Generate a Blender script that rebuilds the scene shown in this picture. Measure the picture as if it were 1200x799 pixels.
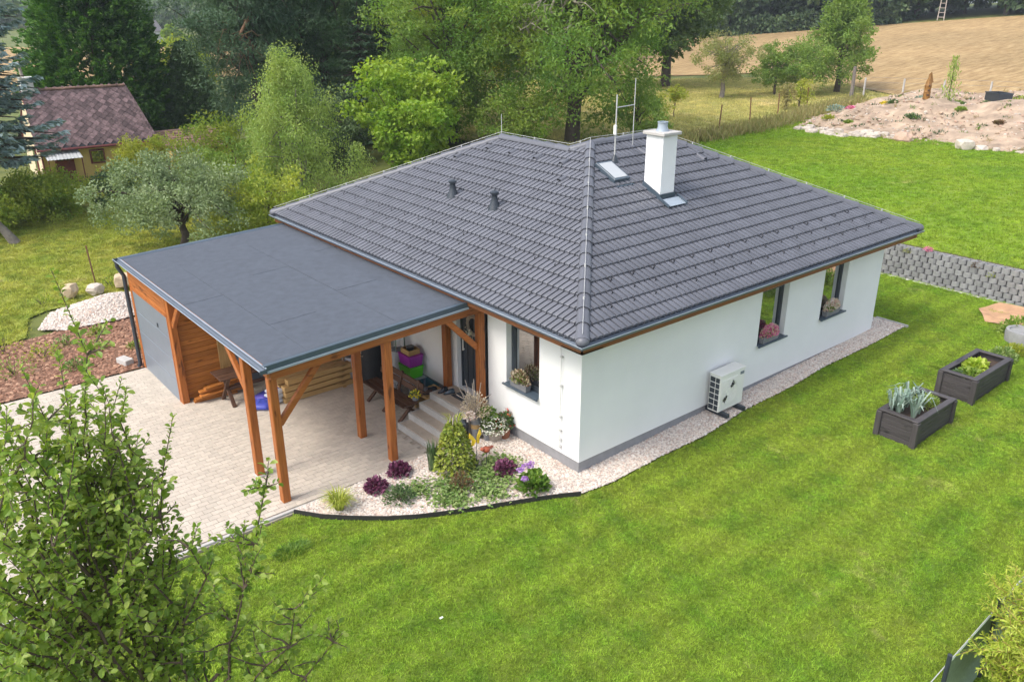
import bpy, bmesh, math, random
import numpy as np
from mathutils import Vector, Matrix, Euler
from mathutils.geometry import delaunay_2d_cdt

for o in list(bpy.data.objects):
    bpy.data.objects.remove(o)
SC = bpy.context.scene
COL = SC.collection
R = math.radians
RNG = np.random.default_rng(7)
random.seed(7)

# ------------------------------------------------------------------ camera
CAM = Vector((-9.699, -9.811, 8.614))
cam_d = bpy.data.cameras.new('camera')
cam_d.lens = 28.94
cam_d.sensor_width = 36
cam_d.clip_start = 0.2
cam_d.clip_end = 4000
cam = bpy.data.objects.new('camera', cam_d)
COL.objects.link(cam)
_yaw, _pit, _rol = 0.8835, 0.38964, -0.0035
_f = Vector((math.cos(_yaw) * math.cos(_pit), math.sin(_yaw) * math.cos(_pit), -math.sin(_pit)))
_r = Vector((math.sin(_yaw), -math.cos(_yaw), 0))
_u = _r.cross(_f)
_r2 = _r * math.cos(_rol) + _u * math.sin(_rol)
_u2 = -_r * math.sin(_rol) + _u * math.cos(_rol)
cam.matrix_world = Matrix(((_r2.x, _u2.x, -_f.x, CAM.x), (_r2.y, _u2.y, -_f.y, CAM.y), (_r2.z, _u2.z, -_f.z, CAM.z), (0, 0, 0, 1)))
SC.camera = cam

# ------------------------------------------------------------------ sky, sun, exposure
SUN_DIR = Vector((-0.85, 0.12, 1.15)).normalized()      # towards the sun
SUN_EL = math.asin(SUN_DIR.z)
W = bpy.data.worlds.new('World')
SC.world = W
W.use_nodes = True
nt = W.node_tree
bg = nt.nodes['Background']
sky = nt.nodes.new('ShaderNodeTexSky')
sky.sky_type = 'NISHITA'
sky.sun_disc = False
sky.sun_elevation = SUN_EL
sky.sun_rotation = math.atan2(SUN_DIR.x, SUN_DIR.y)
sky.altitude = 300
sky.air_density = 1.0
sky.dust_density = 4.0
sky.ozone_density = 1.0
veil = nt.nodes.new('ShaderNodeHueSaturation')          # thin cloud veil: paler sky light
veil.inputs['Saturation'].default_value = 0.55
nt.links.new(sky.outputs[0], veil.inputs['Color'])
nt.links.new(veil.outputs[0], bg.inputs[0])
bg.inputs[1].default_value = 0.15
sun_d = bpy.data.lights.new('sun', 'SUN')
sun_d.energy = 0.85
sun_d.angle = R(14)
sun_d.color = (1.0, 0.95, 0.87)
sun = bpy.data.objects.new('sun', sun_d)
COL.objects.link(sun)
sun.rotation_euler = (-SUN_DIR).to_track_quat('-Z', 'Y').to_euler()
SC.view_settings.view_transform = 'Standard'
SC.view_settings.look = 'None'
SC.view_settings.exposure = 1.27
SC.view_settings.gamma = 1.0
SC.cycles.max_bounces = 8
SC.cycles.diffuse_bounces = 3
SC.cycles.glossy_bounces = 3
SC.cycles.transmission_bounces = 5
SC.cycles.transparent_max_bounces = 8
SC.cycles.volume_bounces = 0


# ------------------------------------------------------------------ object helpers
def link(o, parent=None):
    COL.objects.link(o)
    if parent is not None:
        o.parent = parent
    return o


def thing(name, label, cat, loc=(0, 0, 0), rz=0.0, group=None):
    o = bpy.data.objects.new(name, None)
    o.empty_display_size = 0.2
    COL.objects.link(o)
    o.location = loc
    o.rotation_euler = (0, 0, rz)
    tag(o, label, cat, group)
    return o


def tag(o, label=None, cat=None, group=None, kind=None):
    if label: o['label'] = label
    if cat: o['category'] = cat
    if group: o['group'] = group
    if kind: o['kind'] = kind
    return o


def copy_tree(o, parent=None):
    c = o.copy()
    COL.objects.link(c)
    if parent is not None:
        c.parent = parent
    for ch in list(o.children):
        copy_tree(ch, c)
    return c


class MB:
    """collects geometry; build() makes ONE mesh object"""
    def __init__(s):
        s.v, s.f, s.a = [], [], []

    def add(s, vs, fs, a=0.0):
        n = len(s.v)
        s.v += [tuple(p) for p in vs]
        s.f += [tuple(i + n for i in f) for f in fs]
        s.a += [a] * len(fs)
        return s

    def box(s, c, d, rot=None, ch=0.0, a=0.0):
        x, y, z = d[0] / 2, d[1] / 2, d[2] / 2
        if ch <= 0:
            vs = [Vector((i, j, k)) for i in (-x, x) for j in (-y, y) for k in (-z, z)]
            fs = [(0, 1, 3, 2), (4, 6, 7, 5), (0, 4, 5, 1), (2, 3, 7, 6), (0, 2, 6, 4), (1, 5, 7, 3)]
        else:
            vs, idx = [], {}
            for sx in (-1, 1):
                for sy in (-1, 1):
                    for sz in (-1, 1):
                        for ax in range(3):
                            p = [sx * (x - ch), sy * (y - ch), sz * (z - ch)]
                            p[ax] = (sx * x, sy * y, sz * z)[ax]
                            idx[(sx, sy, sz, ax)] = len(vs)
                            vs.append(Vector(p))
            fs = []
            for ax in range(3):
                b, c2 = [(1, 2), (2, 0), (0, 1)][ax]
                for sg in (-1, 1):
                    loop = []
                    for (sb, s2) in ((-1, -1), (1, -1), (1, 1), (-1, 1)):
                        k = [0, 0, 0]; k[ax] = sg; k[b] = sb; k[c2] = s2
                        loop.append(idx[(k[0], k[1], k[2], ax)])
                    fs.append(tuple(loop) if sg > 0 else tuple(reversed(loop)))
            for ax in range(3):
                b, c2 = [(1, 2), (2, 0), (0, 1)][ax]
                for sb in (-1, 1):
                    for s2 in (-1, 1):
                        k0 = [0, 0, 0]; k1 = [0, 0, 0]
                        k0[ax] = -1; k1[ax] = 1; k0[b] = k1[b] = sb; k0[c2] = k1[c2] = s2
                        q = (idx[(*k0, b)], idx[(*k1, b)], idx[(*k1, c2)], idx[(*k0, c2)])
                        fs.append(q if sb * s2 < 0 else tuple(reversed(q)))
            for sx in (-1, 1):
                for sy in (-1, 1):
                    for sz in (-1, 1):
                        q = tuple(idx[(sx, sy, sz, k)] for k in range(3))
                        fs.append(q if sx * sy * sz > 0 else tuple(reversed(q)))
        M = rot if rot is not None else Matrix.Identity(3)
        c = Vector(c)
        return s.add([M @ p + c for p in vs], fs, a)

    def beam(s, p0, p1, w, h, up=(0, 0, 1), ch=0.008, a=0.0):
        p0, p1 = Vector(p0), Vector(p1)
        d = (p1 - p0); L = d.length; d.normalize()
        side = d.cross(Vector(up))
        if side.length < 1e-4: side = d.cross(Vector((1, 0, 0)))
        side.normalize(); u = side.cross(d)
        M = Matrix((d, side, u)).transposed()
        return s.box((p0 + p1) / 2, (L, w, h), M, ch, a)

    def tube(s, pts, rad, n=6, cap=True, a=0.0):
        pts = [Vector(p) for p in pts]
        if not hasattr(rad, '__len__'): rad = [rad] * len(pts)
        vs, fs = [], []
        prev = None
        for i, p in enumerate(pts):
            t = (pts[min(i + 1, len(pts) - 1)] - pts[max(i - 1, 0)])
            if t.length < 1e-9: t = Vector((0, 0, 1))
            t.normalize()
            if prev is None:
                x = t.cross(Vector((0, 0, 1)))
                if x.length < 0.05: x = t.cross(Vector((1, 0, 0)))
            else:
                x = prev - t * prev.dot(t)
            x.normalize(); prev = x
            y = t.cross(x)
            for k in range(n):
                an = 2 * math.pi * k / n
                vs.append(p + (x * math.cos(an) + y * math.sin(an)) * rad[i])
        for i in range(len(pts) - 1):
            for k in range(n):
                k2 = (k + 1) % n
                fs.append((i * n + k, i * n + k2, (i + 1) * n + k2, (i + 1) * n + k))
        if cap:
            fs.append(tuple(reversed(range(n))))
            fs.append(tuple((len(pts) - 1) * n + k for k in range(n)))
        return s.add(vs, fs, a)

    def lathe(s, c, prof, n=14, a=0.0, capb=True, capt=False):
        c = Vector(c); vs, fs = [], []
        for (r, z) in prof:
            for k in range(n):
                an = 2 * math.pi * k / n
                vs.append(c + Vector((r * math.cos(an), r * math.sin(an), z)))
        for i in range(len(prof) - 1):
            for k in range(n):
                k2 = (k + 1) % n
                fs.append((i * n + k, i * n + k2, (i + 1) * n + k2, (i + 1) * n + k))
        if capb: fs.append(tuple(reversed(range(n))))
        if capt: fs.append(tuple((len(prof) - 1) * n + k for k in range(n)))
        return s.add(vs, fs, a)

    def quad(s, a, b, c, d, at=0.0):
        return s.add([a, b, c, d], [(0, 1, 2, 3)], at)

    def prism(s, poly, z0, z1, a=0.0):
        n = len(poly)
        vs = [(p[0], p[1], z0) for p in poly] + [(p[0], p[1], z1) for p in poly]
        fs = [tuple(reversed(range(n))), tuple(range(n, 2 * n))]
        fs += [(k, (k + 1) % n, n + (k + 1) % n, n + k) for k in range(n)]
        return s.add(vs, fs, a)

    def sweep(s, prof, path, closed_prof=False, a=0.0):
        """prof: list of (side, up); path: list of 3-D points, mitred in plan"""
        P = [Vector(p) for p in path]
        vs, fs = [], []
        n = len(prof)
        for i, p in enumerate(P):
            d0 = (P[i] - P[i - 1]) if i > 0 else (P[1] - P[0])
            d1 = (P[i + 1] - P[i]) if i < len(P) - 1 else d0
            d0 = Vector((d0.x, d0.y, 0)).normalized(); d1 = Vector((d1.x, d1.y, 0)).normalized()
            n0 = Vector((d0.y, -d0.x, 0)); n1 = Vector((d1.y, -d1.x, 0))
            m = n0 + n1; m = m / max(m.dot(n0), 0.2)
            for (sd, up) in prof:
                vs.append(p + m * sd + Vector((0, 0, up)))
        for i in range(len(P) - 1):
            for k in range(n if closed_prof else n - 1):
                k2 = (k + 1) % n
                fs.append((i * n + k, (i + 1) * n + k, (i + 1) * n + k2, i * n + k2))
        if closed_prof:
            fs.append(tuple(range(n))); fs.append(tuple(reversed([(len(P) - 1) * n + k for k in range(n)])))
        return s.add(vs, fs, a)

    def mesh(s, name, mat, smooth=False):
        me = bpy.data.meshes.new(name)
        me.from_pydata(s.v, [], s.f)
        at = me.attributes.new('rnd', 'FLOAT', 'FACE')
        at.data.foreach_set('value', np.array(s.a, dtype=np.float32))
        if mat: me.materials.append(mat)
        if smooth: me.polygons.foreach_set('use_smooth', [True] * len(me.polygons))
        me.update()
        return me

    def build(s, name, mat, parent=None, smooth=False, auto=None):
        me = s.mesh(name, mat, smooth)
        if auto is not None:
            me.polygons.foreach_set('use_smooth', [True] * len(me.polygons))
            me.set_sharp_from_angle(angle=R(auto))
        return link(bpy.data.objects.new(name, me), parent)


def np_mesh(name, V, F, mat, rnd=None, smooth=False):
    """V (n,3), F (m,k) arrays with constant k"""
    me = bpy.data.meshes.new(name)
    V = np.asarray(V, dtype=np.float32); F = np.asarray(F, dtype=np.int32)
    m, k = F.shape
    me.vertices.add(len(V)); me.vertices.foreach_set('co', V.ravel())
    me.loops.add(m * k); me.loops.foreach_set('vertex_index', F.ravel())
    me.polygons.add(m)
    me.polygons.foreach_set('loop_start', np.arange(m, dtype=np.int32) * k)
    me.polygons.foreach_set('loop_total', np.full(m, k, dtype=np.int32))
    me.polygons.foreach_set('use_smooth', np.full(m, bool(smooth)))
    if rnd is not None:
        at = me.attributes.new('rnd', 'FLOAT', 'FACE')
        at.data.foreach_set('value', np.asarray(rnd, dtype=np.float32))
    if mat: me.materials.append(mat)
    me.update(calc_edges=True)
    return me


# ------------------------------------------------------------------ materials
def mat_new(name):
    m = bpy.data.materials.new(name)
    m.use_nodes = True
    return m, m.node_tree, m.node_tree.nodes['Principled BSDF']


def rgb(c):
    return (c[0], c[1], c[2], 1.0)


def ramp(t, stops):
    n = t.nodes.new('ShaderNodeValToRGB')
    el = n.color_ramp.elements
    while len(el) < len(stops): el.new(0.5)
    for e, (p, c) in zip(el, stops):
        e.position = p; e.color = rgb(c)
    return n


def noise(t, scale, detail=4, rough=0.55, vec=None, w=None):
    n = t.nodes.new('ShaderNodeTexNoise')
    n.inputs['Scale'].default_value = scale
    n.inputs['Detail'].default_value = detail
    n.inputs['Roughness'].default_value = rough
    if vec is not None: t.links.new(vec, n.inputs['Vector'])
    return n


def mapping(t, src, scale=(1, 1, 1), rot=(0, 0, 0)):
    m = t.nodes.new('ShaderNodeMapping')
    m.inputs['Scale'].default_value = scale
    m.inputs['Rotation'].default_value = rot
    t.links.new(src, m.inputs['Vector'])
    return m.outputs[0]


def mixc(t, a, b, fac, mode='MIX'):
    n = t.nodes.new('ShaderNodeMix')
    n.data_type = 'RGBA'; n.blend_type = mode
    for sock, val in ((n.inputs[0], fac), (n.inputs[6], a), (n.inputs[7], b)):
        if hasattr(val, 'is_linked') or hasattr(val, 'links'): t.links.new(val, sock)
        elif isinstance(val, (tuple, list)): sock.default_value = rgb(val)
        else: sock.default_value = val
    return n.outputs[2]


def bump(t, bsdf, h, strength=0.3, dist=0.01):
    b = t.nodes.new('ShaderNodeBump')
    b.inputs['Strength'].default_value = strength
    b.inputs['Distance'].default_value = dist
    t.links.new(h, b.inputs['Height'])
    t.links.new(b.outputs[0], bsdf.inputs['Normal'])


def rnd_value(t):
    """per-piece random: face attribute + object random, wrapped to 0..1"""
    a = t.nodes.new('ShaderNodeAttribute'); a.attribute_name = 'rnd'
    o = t.nodes.new('ShaderNodeObjectInfo')
    s = t.nodes.new('ShaderNodeMath'); s.operation = 'ADD'
    t.links.new(a.outputs['Fac'], s.inputs[0]); t.links.new(o.outputs['Random'], s.inputs[1])
    f = t.nodes.new('ShaderNodeMath'); f.operation = 'FRACT'
    t.links.new(s.outputs[0], f.inputs[0])
    return f.outputs[0]


def coord(t, which='Object'):
    if which == 'World':
        return t.nodes.new('ShaderNodeNewGeometry').outputs['Position']
    return t.nodes.new('ShaderNodeTexCoord').outputs[which]


def simple(name, col, rough=0.6, var=0.12, scale=6.0, bumps=0.0, bscale=60, metal=0.0, spec=0.5, piece=0.0, which='Object'):
    m, t, b = mat_new(name)
    co = coord(t, which)
    n = noise(t, scale, 5, 0.6, co)
    d = tuple(c * (1 - var) for c in col); l = tuple(min(1, c * (1 + var)) for c in col)
    r = ramp(t, [(0.3, d), (0.7, l)])
    t.links.new(n.outputs[0], r.inputs[0])
    out = r.outputs[0]
    if piece > 0:
        mr = t.nodes.new('ShaderNodeMapRange')
        mr.inputs[3].default_value = 1 - piece; mr.inputs[4].default_value = 1 + piece
        t.links.new(rnd_value(t), mr.inputs[0])
        out = mixc(t, out, mr.outputs[0], 1.0, 'MULTIPLY')
    t.links.new(out, b.inputs['Base Color'])
    b.inputs['Roughness'].default_value = rough
    b.inputs['Metallic'].default_value = metal
    b.inputs['Specular IOR Level'].default_value = spec
    if bumps > 0:
        n2 = noise(t, bscale, 4, 0.6, co)
        bump(t, b, n2.outputs[0], bumps, 0.01)
    return m


def wood(name, dark, light, axis=0, rough=0.55, piece=0.15, knots=True):
    m, t, b = mat_new(name)
    co = coord(t, 'Object')
    sc = [14, 14, 14]; sc[axis] = 0.9
    v = mapping(t, co, tuple(sc))
    n = noise(t, 2.2, 6, 0.65, v)
    r = ramp(t, [(0.25, dark), (0.75, light)])
    t.links.new(n.outputs[0], r.inputs[0])
    mr = t.nodes.new('ShaderNodeMapRange')
    mr.inputs[3].default_value = 1 - piece; mr.inputs[4].default_value = 1 + piece
    t.links.new(rnd_value(t), mr.inputs[0])
    out = mixc(t, r.outputs[0], mr.outputs[0], 1.0, 'MULTIPLY')
    if knots:
        sk = [7, 7, 7]; sk[axis] = 1.6
        n3 = noise(t, 1.4, 2, 0.5, mapping(t, co, tuple(sk)))
        rk = ramp(t, [(0.62, (0, 0, 0)), (0.72, (1, 1, 1))])
        t.links.new(n3.outputs[0], rk.inputs[0])
        out = mixc(t, out, tuple(c * 0.55 for c in dark), rk.outputs[0])
    t.links.new(out, b.inputs['Base Color'])
    b.inputs['Roughness'].default_value = rough
    b.inputs['Specular IOR Level'].default_value = 0.35
    bump(t, b, n.outputs[0], 0.25, 0.004)
    return m


def leafmat(name, cols, trans=0.45, rough=0.5, big=0.35, bigscale=0.6, alt=None, own=False):
    """cols: 3 colours dark..light, per-leaf random; large patches tint towards alt"""
    m, t, b = mat_new(name)
    r = ramp(t, [(0.0, cols[0]), (0.5, cols[1]), (1.0, cols[2])])
    la = t.nodes.new('ShaderNodeAttribute'); la.attribute_name = 'rnd'
    lo = t.nodes.new('ShaderNodeObjectInfo')
    lmx = t.nodes.new('ShaderNodeMath'); lmx.operation = 'MULTIPLY_ADD'; lmx.inputs[1].default_value = .16
    t.links.new(lo.outputs['Random'], lmx.inputs[0]); t.links.new(la.outputs['Fac'], lmx.inputs[2])
    t.links.new(lmx.outputs[0] if not own else rnd_value(t), r.inputs[0])
    out = r.outputs[0]
    n = noise(t, bigscale, 3, 0.6, coord(t, 'World'))
    rr = ramp(t, [(0.4, (0, 0, 0)), (0.65, (1, 1, 1))])
    t.links.new(n.outputs[0], rr.inputs[0])
    al = alt or tuple(min(1, c * 1.5) for c in cols[1])
    mm = t.nodes.new('ShaderNodeMath'); mm.operation = 'MULTIPLY'; mm.inputs[1].default_value = big
    t.links.new(rr.outputs[0], mm.inputs[0])
    out = mixc(t, out, al, mm.outputs[0])
    t.links.new(out, b.inputs['Base Color'])
    b.inputs['Roughness'].default_value = rough
    b.inputs['Specular IOR Level'].default_value = 0.4
    tr = t.nodes.new('ShaderNodeBsdfTranslucent')
    tc = mixc(t, out, (1.25, 1.2, 0.5), 1.0, 'MULTIPLY')
    t.links.new(tc, tr.inputs['Color'])
    mx = t.nodes.new('ShaderNodeMixShader'); mx.inputs[0].default_value = trans
    t.links.new(b.outputs[0], mx.inputs[1]); t.links.new(tr.outputs[0], mx.inputs[2])
    t.links.new(mx.outputs[0], t.nodes['Material Output'].inputs[0])
    return m


def grasscolor(t, green, yellow, dry, dark, scale=0.35, drybias=0.62, stripe=0.0):
    """turf colour by place in the garden"""
    co = coord(t, 'World')
    n1 = noise(t, scale, 5, 0.62, co)
    n2 = noise(t, scale * 4.3, 5, 0.65, co)
    n3 = noise(t, scale * 1.7, 6, 0.7, mapping(t, co, (1, 1, 1), (0.3, 0.2, 0.9)))
    r1 = ramp(t, [(0.32, green), (0.68, yellow)])
    t.links.new(n1.outputs[0], r1.inputs[0])
    r2 = ramp(t, [(0.33, (.8, .8, .8)), (0.53, (0, 0, 0))])
    t.links.new(n2.outputs[0], r2.inputs[0])
    c = mixc(t, r1.outputs[0], dark, r2.outputs[0])
    r3 = ramp(t, [(drybias, (0, 0, 0)), (drybias + 0.14, (0.85, 0.85, 0.85))])
    t.links.new(n3.outputs[0], r3.inputs[0])
    c = mixc(t, c, dry, r3.outputs[0])
    if stripe > 0:
        w = t.nodes.new('ShaderNodeTexWave')
        w.wave_type = 'BANDS'; w.bands_direction = 'Y'
        w.inputs['Scale'].default_value = 0.42; w.inputs['Distortion'].default_value = 2.6; w.inputs['Detail'].default_value = 3
        w.inputs['Detail Scale'].default_value = 0.4
        t.links.new(co, w.inputs['Vector'])
        mr = t.nodes.new('ShaderNodeMapRange'); mr.inputs[3].default_value = 1 - stripe; mr.inputs[4].default_value = 1 + stripe
        t.links.new(w.outputs[1], mr.inputs[0])
        c = mixc(t, c, mr.outputs[0], 1.0, 'MULTIPLY')
    return c


def turfmat(name, cols, scale=0.35, drybias=0.62, blade=False, stripe=0.0):
    m, t, b = mat_new(name)
    c = grasscolor(t, *cols, scale=scale, drybias=drybias, stripe=stripe)
    if blade:
        o = t.nodes.new('ShaderNodeObjectInfo')
        mr = t.nodes.new('ShaderNodeMapRange'); mr.inputs[3].default_value = 0.95; mr.inputs[4].default_value = 1.95
        t.links.new(o.outputs['Random'], mr.inputs[0])
        c = mixc(t, c, mr.outputs[0], 1.0, 'MULTIPLY')
        tr = t.nodes.new('ShaderNodeBsdfTranslucent')
        t.links.new(c, tr.inputs['Color'])
        mx = t.nodes.new('ShaderNodeMixShader'); mx.inputs[0].default_value = 0.35
        t.links.new(b.outputs[0], mx.inputs[1]); t.links.new(tr.outputs[0], mx.inputs[2])
        t.links.new(mx.outputs[0], t.nodes['Material Output'].inputs[0])
    else:
        n = noise(t, 9, 6, 0.7, coord(t, 'World'))
        bump(t, b, n.outputs[0], 0.6, 0.05)
    t.links.new(c, b.inputs['Base Color'])
    b.inputs['Roughness'].default_value = 0.75
    b.inputs['Specular IOR Level'].default_value = 0.2
    return m


LAWN_C = ((0.180, 0.282, 0.026), (0.245, 0.312, 0.038), (0.38, 0.36, 0.13), (0.125, 0.235, 0.022))
UPPER_C = ((0.15, 0.25, 0.018), (0.23, 0.29, 0.03), (0.34, 0.31, 0.11), (0.12, 0.21, 0.018))
GARDEN_C = ((0.22, 0.26, 0.035), (0.32, 0.31, 0.06), (0.44, 0.36, 0.16), (0.16, 0.22, 0.035))
MEADOW_C = ((0.34, 0.32, 0.10), (0.44, 0.38, 0.15), (0.52, 0.43, 0.23), (0.24, 0.26, 0.07))
M = {}
M['lawn'] = turfmat('lawn', tuple(tuple(.62 * q for q in c_) for c_ in LAWN_C), 0.30, 0.61, stripe=0.10)  # turf under the blades darkened: shade between tufts put into the colour
M['lawn_blade'] = turfmat('lawn_blade', LAWN_C, 0.30, 0.61, True, stripe=0.10)
M['upper'] = turfmat('upper_lawn', UPPER_C, 0.2, 0.62)
M['upper_blade'] = turfmat('upper_blade', UPPER_C, 0.2, 0.62, True)
M['garden'] = turfmat('garden_turf', GARDEN_C, 0.3, 0.58)
M['garden_blade'] = turfmat('garden_blade', GARDEN_C, 0.3, 0.58, True)
M['meadow'] = turfmat('meadow_turf', MEADOW_C, 0.16, 0.55)
M['meadow_blade'] = turfmat('meadow_blade', MEADOW_C, 0.16, 0.55, True)
M['ground'] = turfmat('ground_turf', ((0.11, 0.14, 0.03), (0.16, 0.17, 0.05), (0.25, 0.2, 0.1), (0.06, 0.09, 0.02)), 0.15, 0.6)


def field_mat():
    m, t, b = mat_new('stubble_field')
    co = coord(t, 'World')
    v = mapping(t, co, (0.10, 0.75, 1), (0, 0, 0.5))
    n = noise(t, 3.0, 6, 0.7, v)
    n2 = noise(t, 1.6, 7, 0.8, co)
    n3 = noise(t, 0.05, 4, 0.6, co)
    r = ramp(t, [(0.34, (0.20, 0.13, 0.065)), (0.5, (0.36, 0.25, 0.125)), (0.66, (0.52, 0.39, 0.21))])
    md = t.nodes.new('ShaderNodeMath'); md.operation = 'MULTIPLY_ADD'; md.inputs[1].default_value = 0.6
    sc = t.nodes.new('ShaderNodeMath'); sc.operation = 'MULTIPLY'; sc.inputs[1].default_value = 0.4
    t.links.new(n2.outputs[0], sc.inputs[0])
    t.links.new(n.outputs[0], md.inputs[0]); t.links.new(sc.outputs[0], md.inputs[2])
    t.links.new(md.outputs[0], r.inputs[0])
    r3 = ramp(t, [(0.35, (0.86, 0.86, 0.84)), (0.65, (1.1, 1.08, 1.05))])
    t.links.new(n3.outputs[0], r3.inputs[0])
    t.links.new(mixc(t, r.outputs[0], r3.outputs[0], 1.0, 'MULTIPLY'), b.inputs['Base Color'])
    b.inputs['Roughness'].default_value = 0.9
    b.inputs['Specular IOR Level'].default_value = 0.1
    bump(t, b, md.outputs[0], 0.8, 0.15)
    return m


M['field'] = field_mat()
M['plaster'] = simple('white_plaster', (0.79, 0.79, 0.78), 0.85, 0.035, 0.8, 0.25, 180, spec=0.2)
M['plinth'] = simple('grey_plinth', (0.27, 0.27, 0.28), 0.85, 0.12, 5, 0.3, 90)
M['tile'] = simple('roof_tile', (0.114, 0.118, 0.136), 0.42, 0.08, 3.0, 0.12, 70, piece=0.09)
M['underlay'] = simple('roof_underlay', (0.03, 0.03, 0.035), 0.9)
M['gutter'] = simple('gutter_metal', (0.11, 0.135, 0.17), 0.35, 0.06, 3, spec=0.6)
M['gutterlip'] = simple('gutter_light', (0.30, 0.35, 0.40), 0.35, 0.05, 3, spec=0.6)
M['darkmetal'] = simple('anthracite_metal', (0.032, 0.040, 0.050), 0.4, 0.08, 4)
M['flash'] = simple('flashing_metal', (0.06, 0.085, 0.11), 0.35, 0.08, 6)
M['whitemetal'] = simple('white_metal', (0.78, 0.77, 0.72), 0.45, 0.03, 3)
M['zinc'] = simple('zinc_wire', (0.5, 0.5, 0.48), 0.4, 0.05, 4)
M['felt'] = simple('roof_felt', (0.076, 0.088, 0.110), 0.85, 0.13, 5.5, 0.7, 140, piece=0.03)
OR_D, OR_L = (0.23, 0.064, 0.012), (0.46, 0.155, 0.035)
for ax, nm in enumerate('xyz'):
    M['wood' + nm] = wood('orange_timber_' + nm, OR_D, OR_L, ax)
    M['board' + nm] = wood('larch_board_' + nm, (0.30, 0.095, 0.016), (0.55, 0.22, 0.05), ax, piece=0.22)
    M['brown' + nm] = wood('dark_brown_timber_' + nm, (0.055, 0.026, 0.015), (0.13, 0.068, 0.042), ax)
    M['plank' + nm] = wood('raw_pine_' + nm, (0.34, 0.20, 0.07), (0.55, 0.36, 0.15), ax)
    M['grey' + nm] = wood('weathered_dark_board_' + nm, (0.040, 0.035, 0.036), (0.085, 0.075, 0.076), ax)
M['trim'] = wood('brown_trim', (0.16, 0.055, 0.018), (0.30, 0.12, 0.045), 0, knots=False)
M['garage'] = simple('grey_garage_panel', (0.17, 0.20, 0.235), 0.38, 0.07, 2.0)
M['concrete'] = simple('pale_concrete', (0.46, 0.44, 0.41), 0.85, 0.1, 5, 0.3, 80)
M['tread'] = simple('sandstone_tread', (0.46, 0.385, 0.30), 0.8, 0.09, 6, 0.2, 90)
M['paver'] = simple('beige_paver', (0.49, 0.43, 0.355), 0.85, 0.08, 9, 0.3, 120, piece=0.075, which='World')
M['joint'] = simple('paver_joint', (0.40, 0.345, 0.28), 0.95, 0.2, 12)
M['gravelbase'] = simple('gravel_base', (0.42, 0.36, 0.31), 0.95, 0.3, 30, 0.8, 60)


def pebble_mat(name, stops):
    m, t, b = mat_new(name)
    r = ramp(t, stops)
    t.links.new(rnd_value(t), r.inputs[0])
    t.links.new(r.outputs[0], b.inputs['Base Color'])
    b.inputs['Roughness'].default_value = 0.8
    return m


M['pebble'] = pebble_mat('pale_pebble', [(0, (0.72, 0.68, 0.63)), (0.3, (0.60, 0.50, 0.42)), (0.55, (0.66, 0.60, 0.53)), (0.8, (0.38, 0.32, 0.28)), (1, (0.60, 0.43, 0.34))])
M['chip'] = pebble_mat('bark_chip', [(0, (0.20, 0.10, 0.06)), (0.5, (0.30, 0.15, 0.09)), (1, (0.42, 0.25, 0.16))])
M['mulch'] = simple('bark_mulch', (0.17, 0.085, 0.05), 0.95, 0.35, 14, 0.8, 40)
M['soil'] = simple('dark_soil', (0.06, 0.04, 0.028), 0.95, 0.3, 20, 0.6, 40)


def glass_mat():
    m, t, b = mat_new('window_pane')
    b.inputs['Base Color'].default_value = (0.015, 0.017, 0.02, 1)
    b.inputs['Roughness'].default_value = 0.05
    g = t.nodes.new('ShaderNodeBsdfGlossy'); g.inputs['Roughness'].default_value = 0.015
    g.inputs['Color'].default_value = (0.9, 0.93, 0.95, 1)
    lw = t.nodes.new('ShaderNodeLayerWeight'); lw.inputs[0].default_value = 0.35
    mr = t.nodes.new('ShaderNodeMapRange'); mr.inputs[3].default_value = 0.42; mr.inputs[4].default_value = 0.95
    t.links.new(lw.outputs['Fresnel'], mr.inputs[0])
    mx = t.nodes.new('ShaderNodeMixShader')
    t.links.new(mr.outputs[0], mx.inputs[0])
    t.links.new(b.outputs[0], mx.inputs[1]); t.links.new(g.outputs[0], mx.inputs[2])
    t.links.new(mx.outputs[0], t.nodes['Material Output'].inputs[0])
    return m


M['glass'] = glass_mat()
M['bark'] = simple('brown_bark', (0.085, 0.065, 0.048), 0.9, 0.35, 5, 0.8, 25)
M['greybark'] = simple('grey_bark', (0.19, 0.165, 0.14), 0.9, 0.3, 6, 0.8, 30)
M['twig'] = simple('brown_twig', (0.10, 0.07, 0.05), 0.8, 0.25, 9)
M['deadwood'] = simple('bare_dead_wood', (0.36, 0.31, 0.26), 0.9, 0.2, 7)
M['rusttwig'] = simple('dry_reddish_twig', (0.22, 0.12, 0.06), 0.9, 0.25, 7)


# ------------------------------------------------------------------ terrain
def sst(a, b, x):
    t = np.clip((np.asarray(x, float) - a) / (b - a), 0, 1)
    return t * t * (3 - 2 * t)


def T(x, y):
    x = np.asarray(x, float); y = np.asarray(y, float)
    front = np.clip(0.15 + 0.025 * x, 0.0, 0.46)
    front = front * (1 - sst(2.2, 2.9, y) * (1 - sst(-0.4, 0.2, x)))
    g = sst(11.6, 17, y) * (1 - sst(2, 12, x))
    base = front * (1 - g) + (-0.2) * g
    s_soft = sst(9, 20, x)
    s_step = np.clip((x - 16.33) / 0.12, 0, 1)
    b = sst(5, 9, y)
    s = s_step * (1 - b) + s_soft * b
    top = 1.5 - 0.12 * (1 - b) * (1 - sst(16, 24, x))
    z = base * (1 - s) + top * s
    far = np.clip(x - 55, 0, 110) * 0.075 - np.clip(y - 30, 0, 90) * 0.045 * sst(40, 70, x)
    z = z + np.maximum(far, -1.0) * sst(50, 65, x)
    return z


def Tz(x, y):
    return float(T(x, y))


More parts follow.
